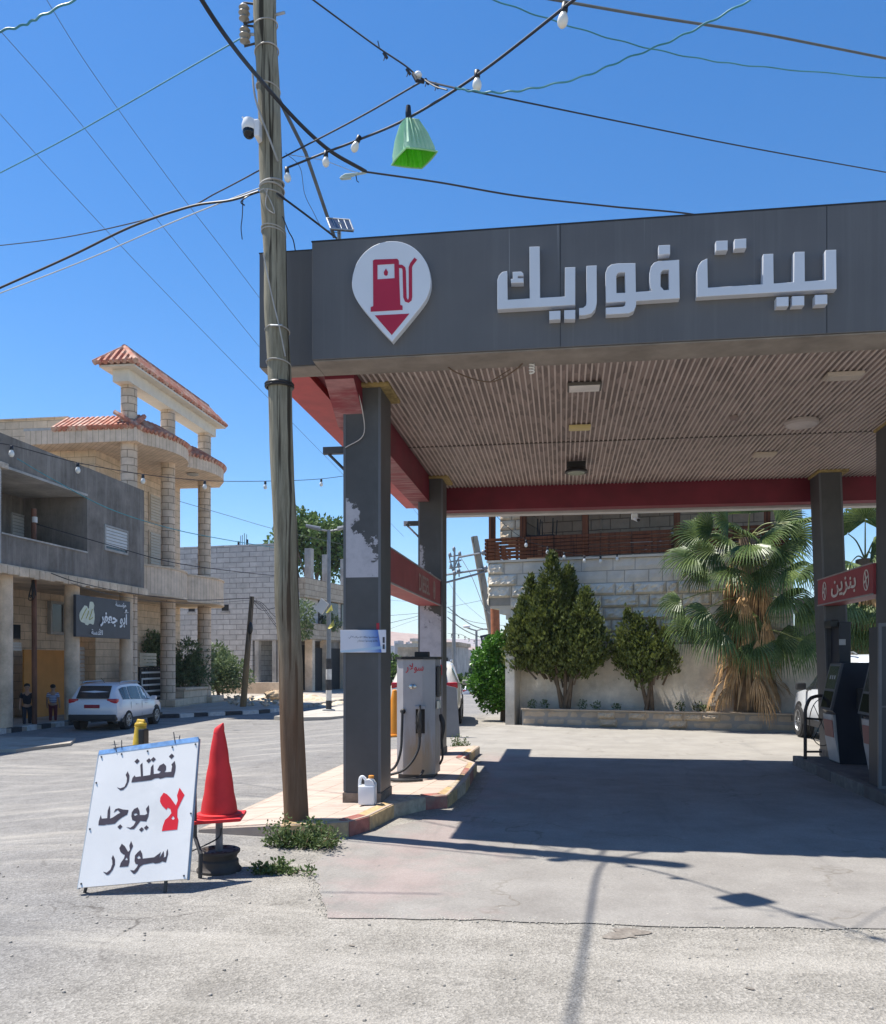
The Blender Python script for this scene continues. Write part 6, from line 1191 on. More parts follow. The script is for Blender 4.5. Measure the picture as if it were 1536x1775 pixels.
def boy(lab, loc, hgt, face, shirt, trou, stride=.0):
    t = thing('person', lab, 'person', loc); L0 = V(loc); f = V((*face, 0)).normalized(); r = V((f.y, -f.x, 0)); k = hgt / 1.4
    def q(x, y, z): return L0 + (r * x + f * y + V((0, 0, z))) * k
    vs = [q(0, 0, .70), q(0, 0, .88), q(0, -.01, 1.06), q(0, 0, 1.15), q(0, .01, 1.22), q(0, .015, 1.29), q(0, .01, 1.37)]; ed = [(0, 1), (1, 2), (2, 3), (3, 4), (4, 5), (5, 6)]; ra = [.115, .105, .11, .05, .058, .088, .07]
    ra = [v * k for v in ra]; ra[0] = (.10 * k, .08 * k); ra[1] = (.09 * k, .08 * k); ra[2] = (.09 * k, .08 * k); arm, leg_ = [], []
    for s in (-1, 1):
        b = len(vs); vs += [q(s * .15, 0, 1.07), q(s * .20, -.01, .86), q(s * .21, .05, .68), q(s * .21, .07, .60)]; ra += [.05 * k, .04 * k, .03 * k, .028 * k]; ed += [(2, b), (b, b + 1), (b + 1, b + 2), (b + 2, b + 3)]; arm.append(b)
        for j in range(4):                                    # fingers
            c_ = len(vs); vs.append(q(s * .21 + (j - 1.5) * .013, .085 + .012 * j, .535 + .006 * abs(j - 1.5))); ra.append(.008 * k); ed.append((b + 3, c_))
        c_ = len(vs); vs.append(q(s * .19, .11, .59)); ra.append(.009 * k); ed.append((b + 3, c_))
        b = len(vs); d = s * stride; vs += [q(s * .075, 0, .64), q(s * .08, .03 + d * .5, .37), q(s * .08, d, .08), q(s * .085, d + .01, .035), q(s * .10, d + .13, .03)]; ra += [.078 * k, .052 * k, .036 * k, .038 * k, .032 * k]; ed += [(0, b), (b, b + 1), (b + 1, b + 2), (b + 2, b + 3), (b + 3, b + 4)]; leg_.append(b)
    skin('body', vs, ed, ra, mSk, t)
    idx = [1, 2] + [a + j for a in arm for j in (0, 1)]; mp = {v: i for i, v in enumerate(idx)}; V0 = [q(0, 0, .70)] + [vs[i] if i not in (arm[0] + 1, arm[1] + 1) else vs[i - 1].lerp(vs[i], .7) for i in idx]
    skin('shirt', V0, [(0, 1), (1, 2), (2, 3), (3, 4), (2, 5), (5, 6)], [(.14 * k, .125 * k), (.135 * k, .125 * k), (.135 * k, .125 * k), .064 * k, .06 * k, .064 * k, .06 * k], shirt, t)
    V1 = [q(0, 0, .74)] + [vs[b + j] for b in leg_ for j in (0, 1, 2)]; skin('trousers', V1, [(0, 1), (1, 2), (2, 3), (0, 4), (4, 5), (5, 6)], [(.125 * k, .12 * k), .092 * k, .064 * k, .05 * k, .092 * k, .064 * k, .05 * k], trou, t)
    m = MB(); m.ball(q(0, -.018, 1.345), (.092 * k, .10 * k, .078 * k), 10); m.build('hair', mHr, t, True)
    m = MB()
    for s in (-1, 1): m.ball(q(s * .032, .095, 1.295), .011 * k, 6)
    m.build('eye', mat('eye_dark', (.03, .02, .018), .3), t); m = MB(); m.ball(q(0, .108, 1.265), (.013 * k, .016 * k, .02 * k), 6)
    for s in (-1, 1): m.ball(q(s * .09, .0, 1.28), (.014 * k, .02 * k, .028 * k), 6)
    m.build('nose_and_ears', mSk, t, True); m = MB(); m.ball(q(0, .094, 1.225), (.026 * k, .012 * k, .007 * k), 6); m.build('mouth', mat('lip', (.30, .10, .08), .5), t, True)
    for s, b in zip((-1, 1), leg_): m = MB(); m.ball(vs[b + 3].lerp(vs[b + 4], .5), (.05 * k, .05 * k, .035 * k), 8); m.ball(vs[b + 4], (.045 * k, .06 * k, .03 * k), 8); m.build('shoe', mat('shoe_pale', (.45, .43, .42), .7), t, True)
c_ = P(47, 1262, 26.7); boy('boy in black T-shirt and dark jeans walking out from behind the iron pole', (c_.x, c_.y, -.445), 1.36, (.55, -.8), mat('shirt_black', (.018, .02, .028), .9), mat('jeans_dark', (.03, .035, .05), .9), .13)
def striped():
    m, n, l, b = _nt('shirt_striped'); v = _pos(n, l); s = n.new('ShaderNodeSeparateXYZ'); l.new(v, s.inputs[0]); c = _ramp(n, l, _math(n, l, 'FRACT', _math(n, l, 'MULTIPLY', s.outputs[2], 17)), [(.48, (.55, .55, .60)), (.52, (.16, .17, .28))]); l.new(c, b.inputs['Base Color']); b.inputs['Roughness'].default_value = .9; return m
c_ = P(92, 1255, 27.8); boy('boy in striped T-shirt and maroon trousers standing by the orange hoarding', (c_.x, c_.y, -.40), 1.26, (-.4, .9), striped(), mat('trousers_maroon', (.12, .02, .035), .9), .05)
# ------------------------------------------------------------------ stone house behind the forecourt
TH = R(12); WE, WN = V((math.cos(TH), -math.sin(TH), 0)), V((-math.sin(TH), -math.cos(TH), 0)); WP = V((-1.0, 21.6, 0)) - WN * .9
def Hs(s, d, z): return WP + WE * s + WN * d + V((0, 0, z))
def sz(px, py, d=0.0):
    p = onplane(px, py, WP + WN * d, WN) - WP; return p.dot(WE), p.z
def hb(m, s0, s1, d0, d1, z0, z1, mi=0, bev=0):
    fr = lambda q: Hs(q.x, q.y, q.z)
    (m.bbox((s0, d0, z0), (s1, d1, z1), bev, mi, fr) if bev else m.box((s0, d0, z0), (s1, d1, z1), mi, fr)); return m
mPla = concrete('garden_plaster', (.62, .55, .455), (.54, .45, .345)); mRock = mat('rock_limestone', (.70, .62, .50), .95, .14, 4, .6, 25, dirt=(.44, .41, .36)); mRockS = mat('sawn_and_shaded_limestone', (.60, .535, .44), .9, .12, 3, .25, 30); mJoint = mat('mortar', (.30, .275, .24), .95)
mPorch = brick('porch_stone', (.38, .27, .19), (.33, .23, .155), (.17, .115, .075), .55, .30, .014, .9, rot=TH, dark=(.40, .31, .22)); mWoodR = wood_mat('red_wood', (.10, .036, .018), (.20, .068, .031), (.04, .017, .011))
hz_ = Hs(3, -4, 0); ht = thing('stone_house', 'rock-faced stone house with wooden balcony behind the forecourt', 'building', hz_)
sL, zT = sz(845, 973); sR = sz(1376, 900)[0]; sM = -.58
m = MB(); hb(m, sM, sR, -7, -.06, 2.05, 3.12); hb(m, sL + .03, sR, -7, -.06, 3.121, 4.27); hb(m, sM + .05, sR, -7, -.08, .05, 2.049); m.build('wall_core', mJoint, ht)
m = MB(); hb(m, sL + .06, sM + .3, -2, -.08, 3.05, 3.12); hb(m, sL + .3, sM + .3, -2, -.1, 2.9, 3.05); hb(m, sL + .48, sM + .3, -2, -.12, 2.75, 2.9); m.build('corbel', mRockS, ht)
rn = random.Random(11)
def block(m, s0, s1, z0, z1, out, amp, fr, nx=11, nz=6, mi=0):
    """one rock-faced stone: pillowed, broken front"""
    ox, oz = rn.random() * 50, rn.random() * 50; vs = []
    for j in range(nz + 1):
        for i in range(nx + 1):
            u, v_ = i / nx, j / nz; e = min(u, 1 - u) * (s1 - s0) / .05; e2 = min(v_, 1 - v_) * (z1 - z0) / .05; k = min(1, e) * min(1, e2)
            x, z = s0 + u * (s1 - s0), z0 + v_ * (z1 - z0)
            q = mnoise.noise(V((x * 5 + ox, z * 7 + oz, 0))) * .6 + mnoise.noise(V((x * 13 + ox, z * 16, oz))) * .35 + mnoise.noise(V((x * 28, z * 30 + oz, ox))) * .18
            q = abs(q) * 1.5 - .25 if amp > .04 else q; vs.append(fr(x, out + k * max(-.01, amp * (.6 + q) + (1 - v_) * amp * .5), z))
    m.add(vs, [(j * (nx + 1) + i, j * (nx + 1) + i + 1, (j + 1) * (nx + 1) + i + 1, (j + 1) * (nx + 1) + i) for j in range(nz) for i in range(nx)], mi)
def course_wall(s0f, s1, z0, z1, rows, smooth_from, amp, fr, wmin=.45, wmax=.95, gap=.014, keep=None):
    m = MB(); rh = (z1 - z0) / rows
    for r_ in range(rows):
        za, zb = z0 + r_ * rh + gap / 2, z0 + (r_ + 1) * rh - gap / 2; s = s0f(za); first = True
        while s < s1 - .05:
            w_ = rn.uniform(wmin, wmax) * (.5 if rn.random() < .25 else 1); e = min(s + w_, s1)
            if s1 - e < .25: e = s1
            rough = r_ < smooth_from or (first and keep)
            block(m, s + gap / 2, e - gap / 2, za, zb, -.05, amp if rough else amp * .22, fr, 12 if rough else 6, 6 if rough else 3, 0 if rough else 1); s = e; first = False
    m.raw = True; return m
fr0 = lambda s, d, z: Hs(s, d, z)
m = course_wall(lambda z: sL if z > 3.08 else sM, sR, 2.06, 4.27, 7, 5, .10, fr0, keep=True); m.build('stone_courses', [mRock, mRockS], ht)  # top courses flattened and darkened to imitate the shade under the balcony
m = MB()                                                    # stones on the return face at the left end
for r_ in range(4): za = 3.12 + r_ * .2875; block(m, -.05, .6, za + .007, za + .28, 0, .06, lambda s, d, z: Hs(sL + .03 - d, -s - .06, z)); block(m, .62, 1.3, za + .007, za + .28, 0, .06, lambda s, d, z: Hs(sL + .03 - d, -s - .06, z))
m.build('stone_return', mRock, ht)
m = MB(); vs = []                                           # plastered garden wall, leaning back slightly
s_a, s_b = sM - .02, sR + 2.5
fr1 = lambda q: Hs(q.x, q.y, q.z)
m.add([Hs(s_a, .37, 0), Hs(s_b, .37, 0), Hs(s_b, .12, 2.06), Hs(s_a, .12, 2.06), Hs(s_a, -.5, 0), Hs(s_b, -.5, 0), Hs(s_b, -.5, 2.06), Hs(s_a, -.5, 2.06)], [(0, 1, 2, 3), (4, 5, 6, 7), (0, 1, 5, 4), (1, 2, 6, 5), (2, 3, 7, 6), (3, 0, 4, 7)]); m.build('plaster_base', mPla, ht)
# balcony
m = MB(); hb(m, sL - .02, sR, -2.6, .02, 4.272, 4.33); m.build('balcony_floor', mRockS, ht)
m = MB()
for k in range(6): z = 4.36 + k * .095; hb(m, sL - .03, sR, .02, .055, z, z + .078, 0, .006); hb(m, sL - .065, sL - .035, -2.5, .05, z, z + .078, 0, .006)
m.build('rail_boards', mWoodR, ht)
for px in (852, 906, 1014, 1173, 1330): s, _ = sz(px, 900); m = MB(); hb(m, s - .075, s + .075, -.16, .015, 4.332, 7.1, 0, .008); m.build('post', mWoodR, ht)
m = MB(); hb(m, sL - .1, sR + .1, -.2, .05, 7.102, 7.35); m.build('beam', mWoodR, ht)
m = MB(); hb(m, sL - .3, sR + .3, -7.2, .3, 7.36, 7.6); m.build('roof', mRockS, ht)
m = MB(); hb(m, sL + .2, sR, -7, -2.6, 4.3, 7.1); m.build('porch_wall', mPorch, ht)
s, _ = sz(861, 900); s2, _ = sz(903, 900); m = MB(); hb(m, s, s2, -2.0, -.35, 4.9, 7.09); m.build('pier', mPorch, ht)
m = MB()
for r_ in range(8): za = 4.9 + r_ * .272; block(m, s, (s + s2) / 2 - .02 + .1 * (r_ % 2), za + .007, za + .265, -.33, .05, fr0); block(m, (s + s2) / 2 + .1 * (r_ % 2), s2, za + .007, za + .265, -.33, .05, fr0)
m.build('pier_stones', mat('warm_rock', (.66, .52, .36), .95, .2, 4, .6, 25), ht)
a, b = sz(1096, 922, -2.58), sz(1127, 936, -2.58); m = MB(); hb(m, a[0], b[0], -2.598, -2.57, b[1], a[1]); o = m.build('window', mDark, ht); m = MB(); hb(m, a[0] - .06, b[0] + .06, -2.598, -2.55, b[1] - .08, b[1]); m.build('sill', mRockS, o)
a, b = sz(950, 932, -2.58), sz(1012, 942, -2.58); m = MB(); hb(m, a[0], b[0], -2.598, -2.57, b[1] - .3, a[1]); m.build('window', mDark, ht)
m = MB(); s, _ = sz(1041, 900, -2.5); m.tube([Hs(s, -2.55, 4.4), Hs(s, -2.55, 7.1)], .03, 8); m.build('drainpipe', mPorch, ht)
m = MB(); hb(m, sR - .02, sR + .18, -.5, -.1, 4.3, 7.3); m.build('corner_pillar', mRockS, ht)
# upturned chairs stacked on the balcony
def chair(lab, px, rot):
    s, z = sz(px, 940, -.7); c = Hs(s, -.7, 0); t = thing('upturned_chair', lab, 'chair', c + V((0, 0, 4.33)), 'upturned chairs on the balcony'); m = MB(); zz = 4.98; cr, srr = math.cos(rot), math.sin(rot)
    q = lambda x, y, z_: c + V((x * cr - y * srr, x * srr + y * cr, z_)); f_ = lambda p: q(p.x, p.y, p.z)
    m.bbox((-.22, -.22, zz), (.22, .22, zz + .05), .01, 0, f_); m.build('seat', mDark, t); m = MB(); m.bbox((-.21, .19, zz - .45), (.21, .22, zz), .01, 0, f_); m.build('backrest', mDark, t)
    for x in (-.19, .19):
        for y in (-.19, .19): m = MB(); m.tube([q(x, y, zz + .04), q(x * 1.12, y * 1.12, zz + .48)], .016, 6); m.build('leg', mDark, t)
chair('black upturned chair at the left of the balcony corner post', 921, .2); chair('black upturned chair right of its twin on the balcony', 949, -.25)
m = MB(); s, _ = sz(935, 930, -.7); c = Hs(s, -.7, 0); m.bbox((c.x - .75, c.y - .33, 4.93), (c.x + .75, c.y + .33, 4.975), .01)
t = thing('balcony_table', 'dark table carrying the upturned chairs on the balcony', 'table', (c.x, c.y, 4.33)); m.build('table_top', mDark, t)
for x in (-.6, .6):
    for y in (-.25, .25): m = MB(); m.tube([(c.x + x, c.y + y, 4.33), (c.x + x, c.y + y, 4.93)], .03, 6); m.build('leg', mDark, t)
# low stone planter, wall end, drifted soil
pt_ = thing('stone_planter', 'long low rock-faced stone planter holding the trees and palm', 'planter', Hs(3.2, .45, 0))
frp = lambda s, d, z: Hs(s, d + .90, z)
m = course_wall(lambda z: -.02, 6.45, .02, .40, 2, 0, .055, frp, .4, .75); m2 = MB()
for i in range(len(m.m)): m.m[i] = 1
m.build('stone_front', [mat('planter_stone_rough', (.50, .39, .27), .95, .2, 4, .6, 25), mat('planter_stone', (.44, .345, .25), .9, .2, 3, .4, 25)], pt_)
for s0 in (1.9, 2.65, 3.5, 3.95, 4.35, 1.95, 3.6): m = MB(); block(m, s0, s0 + .42, .03 if s0 in (1.95, 3.6) else .215, .21 if s0 in (1.95, 3.6) else .39, -.028, .075, frp); m.raw = True; m.build('broken_stone', MATS['planter_stone_rough'], pt_)
m = MB(); hb(m, -.02, 6.45, .72, .855, .0, .395); hb(m, -.02, .12, .1, .72, .0, .395); m.build('core', mJoint, pt_); m = MB()
s = -.04
while s < 6.4: hb(m, s, s + .745, .70, .92, .40, .438, 0, .008); s += .75
m.build('coping', MATS['planter_stone'], pt_); m = MB(); hb(m, .0, 6.4, .11, .70, .05, .36); m.build('soil', mat('planter_soil', (.16, .10, .06), .95, .4, 6, .8, 20), pt_)
wt = thing('garden_wall', 'plain plastered wall end with pale edge beside the round green bush', 'wall', Hs(-.8, .6, 0)); wl_ = sz(876, 1200, .85)[0]; wr_ = wl_ + .24
m = MB(); m.prism([(wl_, 0), (wr_, 0), (wr_, 1.84), (wl_, 1.86)], lambda x, z, t_: Hs(x, t_, z), -.6, .85); m.build('wall', mPla, wt); m = MB(); m.prism([(wl_ - .02, 1.87), (wr_ + .02, 1.855), (wr_ + .02, 1.90), (wl_ - .02, 1.915)], lambda x, z, t_: Hs(x, t_, z), -.62, .88); m.build('coping', mConL, wt)
# thuja trees and small planter weeds
mThu = leafmat('thuja_leaf', (.022, .038, .010), (.17, .20, .045), 4.5, .6)
def thuja(lab, px, pyb, stems, tips, d, seed, n):
    """upright sprays packed in tapering columns; tips: (px, py of tip, py of bottom, half width in px)"""
    s, _ = sz(px, 1220, d); base = Hs(s, d, .36); t = thing('conifer_tree', lab, 'tree', base); rn = random.Random(seed); m = MB(); mt = MB()
    for tx, ty, tb, hw in tips:
        dd = d + rn.uniform(-.22, .3); a, za = sz(tx, ty, dd); bb, zb = sz(tx, tb, dd); W = hw / 1470 * 22.3 * (.9 if seed == 5 else .76); k = int(n * 1.0 * W * (za - zb))
        mt.tube([Hs(s + (a - s) * .6, dd, zb - .25), Hs(s + (a - s) * .8, dd, zb), Hs(a, dd, zb + (za - zb) * .7)], [.03, .022, .01], 6)
        for _ in range(k):
            u = rn.random() ** 1.15; th = rn.uniform(0, 6.28); prof = min(1, (1 - u) * 1.8) ** .9 * min(1, u * 4 + .35); r_ = W * prof * (.35 + .65 * rn.random() ** .5); r_ *= 1 + .7 * mnoise.noise(V((u * 7, th * 1.5, seed + tx)))
            c = Hs(a, dd, zb + u * (za - zb)) + V((math.cos(th) * r_, math.sin(th) * r_, rn.gauss(0, .05)))
            out = V((math.cos(th), math.sin(th), 0))
            for _2 in range(5):
                ax = (out * rn.uniform(.1, .8) + V((rn.gauss(0, .3), rn.gauss(0, .3), rn.uniform(.4, 1.2)))).normalized(); sd = ax.cross(V((rn.gauss(0, 1), rn.gauss(0, 1), rn.gauss(0, 1)))).normalized(); L = rn.uniform(.05, .14); q = c + V((rn.gauss(0, .035), rn.gauss(0, .035), rn.gauss(0, .035)))
                m.add([q, q + ax * L * .55 + sd * L * .24, q + ax * L, q + ax * L * .5 - sd * L * .24], [(0, 1, 2, 3)])
    for sx, sy in stems: a, za = sz(sx, sy, d); mt.tube([base + V((rn.uniform(-.12, .12), rn.uniform(-.08, .08), -.1)), base.lerp(Hs(a, d, za), .5) + V((rn.gauss(0, .05), 0, 0)), Hs(a, d, za)], [.055, .045, .03], 7)
    m.raw = True; m.build('crown', mThu, t); mt.build('trunk', mTw, t, True)
thuja('tall dark conifer with pointed top, left in the stone planter', 983, 1228, [(960, 1120), (978, 1110), (988, 1120), (1000, 1110), (950, 1150)], [(957, 962, 1150, 40), (985, 985, 1165, 40), (920, 1003, 1160, 34), (905, 1040, 1150, 30), (1015, 1022, 1160, 36), (940, 1010, 1165, 36), (1030, 1062, 1155, 28), (970, 1040, 1175, 40), (1005, 1070, 1170, 36), (897, 1085, 1160, 26), (925, 1090, 1160, 34)], .6, 5, 640)
thuja('smaller dark conifer between the tall one and the palm', 1124, 1228, [(1115, 1140), (1128, 1130), (1135, 1140), (1105, 1160)], [(1088, 1062, 1150, 26), (1106, 1068, 1160, 26), (1130, 1078, 1165, 28), (1150, 1092, 1160, 26), (1078, 1100, 1158, 22), (1112, 1095, 1185, 28), (1140, 1110, 1170, 26), (1165, 1130, 1170, 18), (1092, 1120, 1175, 20)], .6, 9, 640)
rn = random.Random(2); 
for i, px in enumerate((925, 945, 1010, 1035, 1070, 1180, 1210, 1225)):
    s, _ = sz(px, 1225, .5); b_ = Hs(s, .55 + rn.uniform(-.1, .1), .36); m = MB(); leaves(m, [(b_ + V((0, 0, .12)), (.12, .08, .13), 90)], .06, .5, .5, rnd=rn); t = m.build('seedling', mWd); t.location.z = .36; tag(t, 'low wild seedling growing in the stone planter soil', 'plant', 'seedlings in the planter')
# fan palms
mPal = leafmat('palm_leaf', (.035, .075, .02), (.17, .225, .07), 2.5, .38); mDead = mat('dead_frond', (.40, .245, .115), .9, .35, 5); mPt = mat('petiole', (.20, .22, .08), .6, .2, 6); mPTr = mat('palm_trunk', (.16, .115, .075), .95, .35, 6, .9, 16)
def fan(m, mp, base, hub, face, Rr, N=30, spread=2.6, droop=.35, seed=0, mi=0, wid=1.0):
    rn = random.Random(seed); base, hub = V(base), V(hub); ax = (hub - base).normalized(); mp.tube(spline([base, base.lerp(hub, .5) + V((0, 0, .12)), hub], 5), [.022 - .001 * i for i in range(11)], 5)
    face = V(face); face = (face - ax * face.dot(ax)); 
    if face.length < .01: face = V((0, 0, 1)) - ax * ax.z
    face.normalize(); sd = ax.cross(face)
    for i in range(N):
        a = -spread / 2 + spread * (i + .5) / N; L = Rr * (1 - .22 * abs(a) / (spread / 2)) * rn.uniform(.92, 1.05); d = (ax * math.cos(a) + sd * math.sin(a)); w_ = Rr * spread / N * .5 * wid; t_ = face.cross(d).normalized(); dn = V((0, 0, -1)); rows = []
        for f_, ww, dr in ((.03, .12, 0), (.35, .55, .02), (.62, .62, .10), (.82, .34, .30), (1.0, .04, .62)): 
            c = hub + d * L * f_ * (1 - .12 * dr) + dn * L * droop * dr + face * (.012 if i % 2 else -.012); rows.append((c - t_ * w_ * ww, c + face * w_ * ww * .7, c + t_ * w_ * ww))
        vs = [p for r_ in rows for p in r_]; m.add(vs, [(3 * k + j, 3 * k + j + 1, 3 * k + j + 4, 3 * k + j + 3) for k in range(4) for j in range(2)], mi)
    m.raw = True
def palm(lab, d, px, ztop, fans, seed, skirt=140):
    s, _ = sz(px, 1225, d); b_ = Hs(s, d, .33); t = thing('fan_palm', lab, 'palm', b_); rn = random.Random(seed); m = MB(); H_ = ztop - .33
    m.tube([b_ + V((.02 * math.sin(i), .02 * math.cos(i * 1.7), H_ * i / 14)) for i in range(15)], [.34 - .008 * i for i in range(15)], 14); m.build('trunk', mPTr, t, True); top = b_ + V((0, 0, H_)); m, mp, md, mq = MB(), MB(), MB(), MB()
    for k, (fx, fy, r_, fc, dr) in enumerate(fans):
        dd = d + rn.uniform(.15, .95); a, z = sz(fx, fy, dd); hub = Hs(a, dd, z); bs = b_ + V((0, 0, max(.8, min(H_, z - .33 + .25)))); fan(m, mp, bs, hub, WN * fc[0] + V((0, 0, fc[1])) + WE * fc[2], r_, 34, 2.9, dr, seed * 50 + k)
    for k in range(skirt):
        th = rn.uniform(0, 6.28); z = rn.uniform(.9, H_ * .9) if k % 3 else rn.uniform(1.0, 1.9); o = V((math.cos(th), math.sin(th), 0)); p = b_ + o * rn.uniform(.3, .42) + V((0, 0, z)); L = rn.uniform(.5, 1.15); tip = p + o * rn.uniform(.05, .42 if z > 1.7 else .95) + V((0, 0, -min(L, z - .1)))
        if rn.random() < .45: fan(md, mq, p + V((0, 0, .1)), p.lerp(tip, .45), o, L * .6, 9, 1.1, .9, k, 0, .8)
        else:
            w_ = rn.uniform(.015, .045); sd = V((-o.y, o.x, 0)) * w_; md.add([p - sd, p + sd, p.lerp(tip, .5) + sd * .8 + o * .05, p.lerp(tip, .5) - sd * .8 + o * .05, tip], [(0, 1, 2, 3), (3, 2, 4)])
    md.raw = True; m.build('crown', mPal, t); mp.build('petiole', mPt, t, True); md.build('dead_skirt', mDead, t); mq.build('dead_petiole', mDead, t); return t
FN = [(1290, 925, .85, (1, .5, -.1), .35), (1265, 935, .8, (1, .5, -.2), .5), (1322, 930, .85, (1, .5, .1), .45), (1295, 965, .7, (1, .4, 0), .7), (1235, 915, .7, (1, .2, -.4), .2), (1370, 925, .8, (1, .4, .4), .4), (1215, 925, .85, (1, .6, -.3), .3), (1262, 905, .9, (1, .4, 0), .25), (1300, 890, .8, (1, .3, .2), .3), (1345, 905, .9, (1, .5, .3), .3), (1385, 905, .8, (.6, .6, .6), .3), (1240, 950, .9, (1, .5, -.2), .45), (1300, 945, 1.0, (1, .5, 0), .5), (1350, 950, .9, (1, .5, .2), .5), (1205, 960, 1.0, (.9, .8, -.3), .45), (1225, 980, .8, (1, .5, -.4), .6), (1395, 985, .75, (.8, .7, .5), .6), (1180, 1040, .7, (1, .5, -.3), .8), (1200, 1080, .8, (1, .6, -.4), .8), (1225, 1055, .85, (1, .7, -.2), .9), (1250, 1090, 1.0, (1, .6, -.1), .9), (1285, 1050, .95, (1, .7, 0), 1.0), (1355, 1030, .95, (1, .7, .2), .8), (1390, 1050, .9, (1, .6, .4), .9), (1310, 1110, .9, (1, .6, .1), 1.0), (1350, 1100, .95, (1, .6, .2), 1.0), (1390, 1110, .8, (1, .5, .3), 1.0), (1320, 985, .9, (1, .6, 0), .7), (1270, 985, .9, (1, .6, -.2), .8), (1365, 985, .9, (1, .5, .3), .8)]
palm('large fan palm with brown skirt of dead fronds at the right of the planter', .35, 1297, 4.55, FN, 3, 300)
palm('second fan palm seen beyond the rear right column', -.2, 1500, 4.0, [(1470, 925, .9, (1, .5, -.3), .4), (1500, 900, .9, (1, .3, 0), .3), (1530, 920, .9, (1, .4, .2), .4), (1475, 975, .9, (1, .6, -.2), .7), (1510, 960, 1.0, (1, .6, 0), .7), (1545, 985, .9, (1, .5, .2), .7), (1465, 1040, .9, (1, .5, -.2), .9), (1500, 1040, 1.0, (1, .5, 0), .9), (1535, 1050, .9, (1, .5, .1), .9), (1480, 1085, .8, (1, .4, 0), 1.0), (1515, 1090, .8, (1, .4, 0), 1.0), (1455, 1000, .8, (1, .5, -.3), .7)], 8, 130)
# wall beyond the palms, closing the yard at the right
m = MB(); hb(m, sR + .2, sR + 9, -4.2, -3.9, 0, 3.4); tag(m.build('yard_wall', concrete('yard_plaster', (.33, .25, .18), (.22, .16, .12))), 'plain brown wall behind the second palm', 'wall')
# festoon bulbs on the balcony
bz_ = lambda x, y: tuple((x, y, 21.6))
string('festoon bulbs sagging along the wooden balcony rail', [bz_(848, 880), bz_(878, 912), bz_(912, 936), bz_(949, 948), bz_(978, 957), bz_(1013, 963), bz_(1041, 964), bz_(1070, 960), bz_(1098, 955), bz_(1120, 945), bz_(1145, 932), bz_(1166, 916), bz_(1172, 903)], .008, [bz_(912, 936), bz_(949, 948), bz_(978, 957), bz_(1013, 963), bz_(1041, 964), bz_(1070, 960), bz_(1098, 955), bz_(1120, 945), bz_(1145, 932), bz_(1166, 916)], 1.45)
p = P(1100, 884, 14.6); t = thing('security_camera', 'small pale security camera under the rear red beam', 'camera', p - V((0, 0, .1))); m = MB(); m.bbox((p.x - .05, p.y - .03, 4.08), (p.x + .05, p.y + .03, 4.18), .01); m.tube([(p.x, p.y, 4.1), (p.x + .05, p.y - .12, 4.05)], .035, 10); m.build('housing', mCw, t); m = MB(); m.ball((p.x + .055, p.y - .13, 4.045), .03, 8); m.build('lens', mBlk, t)
# ------------------------------------------------------------------ down the street
mFb = leafmat('ficus_leaf', (.035, .10, .014), (.15, .34, .05), 5, .35)
c = P(859, 1172, 23.2); bl_ = [((c.x + x, c.y + y, c.z + z), r_, n * 2) for x, y, z, r_, n in ((0, 0, 0, .55, 900), (-.25, 0, .45, .42, 600), (.25, .1, .55, .42, 600), (0, -.1, .82, .32, 420), (-.35, 0, -.2, .42, 600), (.2, -.1, -.45, .48, 600), (-.1, 0, -.6, .42, 500), (.4, .2, .1, .42, 420), (.5, .2, .5, .4, 400), (.15, 0, .98, .25, 260))]
g_ = gz(c.x, c.y); tree('ficus_bush', 'bright green clipped ficus beside the plastered wall end', (c.x + .2, c.y, g_), 1.3, bl_, mFb, .095, .075, .72, .1, 'bush', None, 4)
mPol = wood_mat('grey_pole', (.30, .26, .205), (.40, .355, .29), (.1, .08, .06))
a, b = P(822, 930, 38), P(858, 1120, 38); b = a + (b - a) * 1.55; b.z = gz(b.x, b.y) - .3; b.x = a.x + (P(858, 1120, 38).x - a.x) * (a.z - b.z) / (a.z - P(858, 1120, 38).z)
t = thing('utility_pole', 'pale leaning utility pole with steel crossarms down the street', 'utility pole', b); m = MB(); m.tube([b, b.lerp(a, .5), a], [.22, .19, .155], 12); m.build('pole', mPol, t, True)
m = MB()
for p, q in (((838, 958), (795, 966)), ((846, 985), (770, 997)), ((846, 990), (772, 1010))): m.tube([P(*p, 37.8), P(*q, 37.8)], .05, 6)
m.tube([P(795, 966, 37.8), P(796, 1000, 37.8)], .03, 6); m.build('crossarm', mLp, t)
for x, y in ((838, 958), (842, 985), (795, 990), (788, 994)): m = MB(); m.ball(P(x, y, 37.7), (.09, .09, .13), 6); m.build('insulator', mLp, t)
a, b = P(788, 950, 50), P(786, 1120, 50); b.z = gz(b.x, b.y) - .2; t = thing('lattice_pole', 'thin steel pole carrying insulators beside the second left column', 'pole', b); m = MB(); m.tube([b, a], [.14, .06], 8); m.build('pole', mLp, t, True); m = MB()
for y in (965, 974, 985): m.tube([P(778, y, 50), P(800, y - 3, 50)], .045, 5)
m.tube([P(779, 965, 50), P(785, 990, 50)], .04, 5); m.tube([P(797, 962, 50), P(785, 990, 50)], .04, 5); m.build('crossarm', mLp, t)
for x, y in ((780, 962), (787, 952), (797, 960), (782, 982), (795, 980)): m = MB(); m.ball(P(x, y, 50), (.1, .1, .16), 6); m.build('insulator', mLp, t)
a, b = P(858, 1050, 36), P(862, 1110, 36); b.z = gz(b.x, b.y) - .2; t = MB(); t.tube([b, a], .2, 10); tag(t.build('rusty_post', mat('rusty_post', (.36, .13, .06), .85, .3, 5), None, True), 'short rust orange post behind the leaning utility pole', 'post')
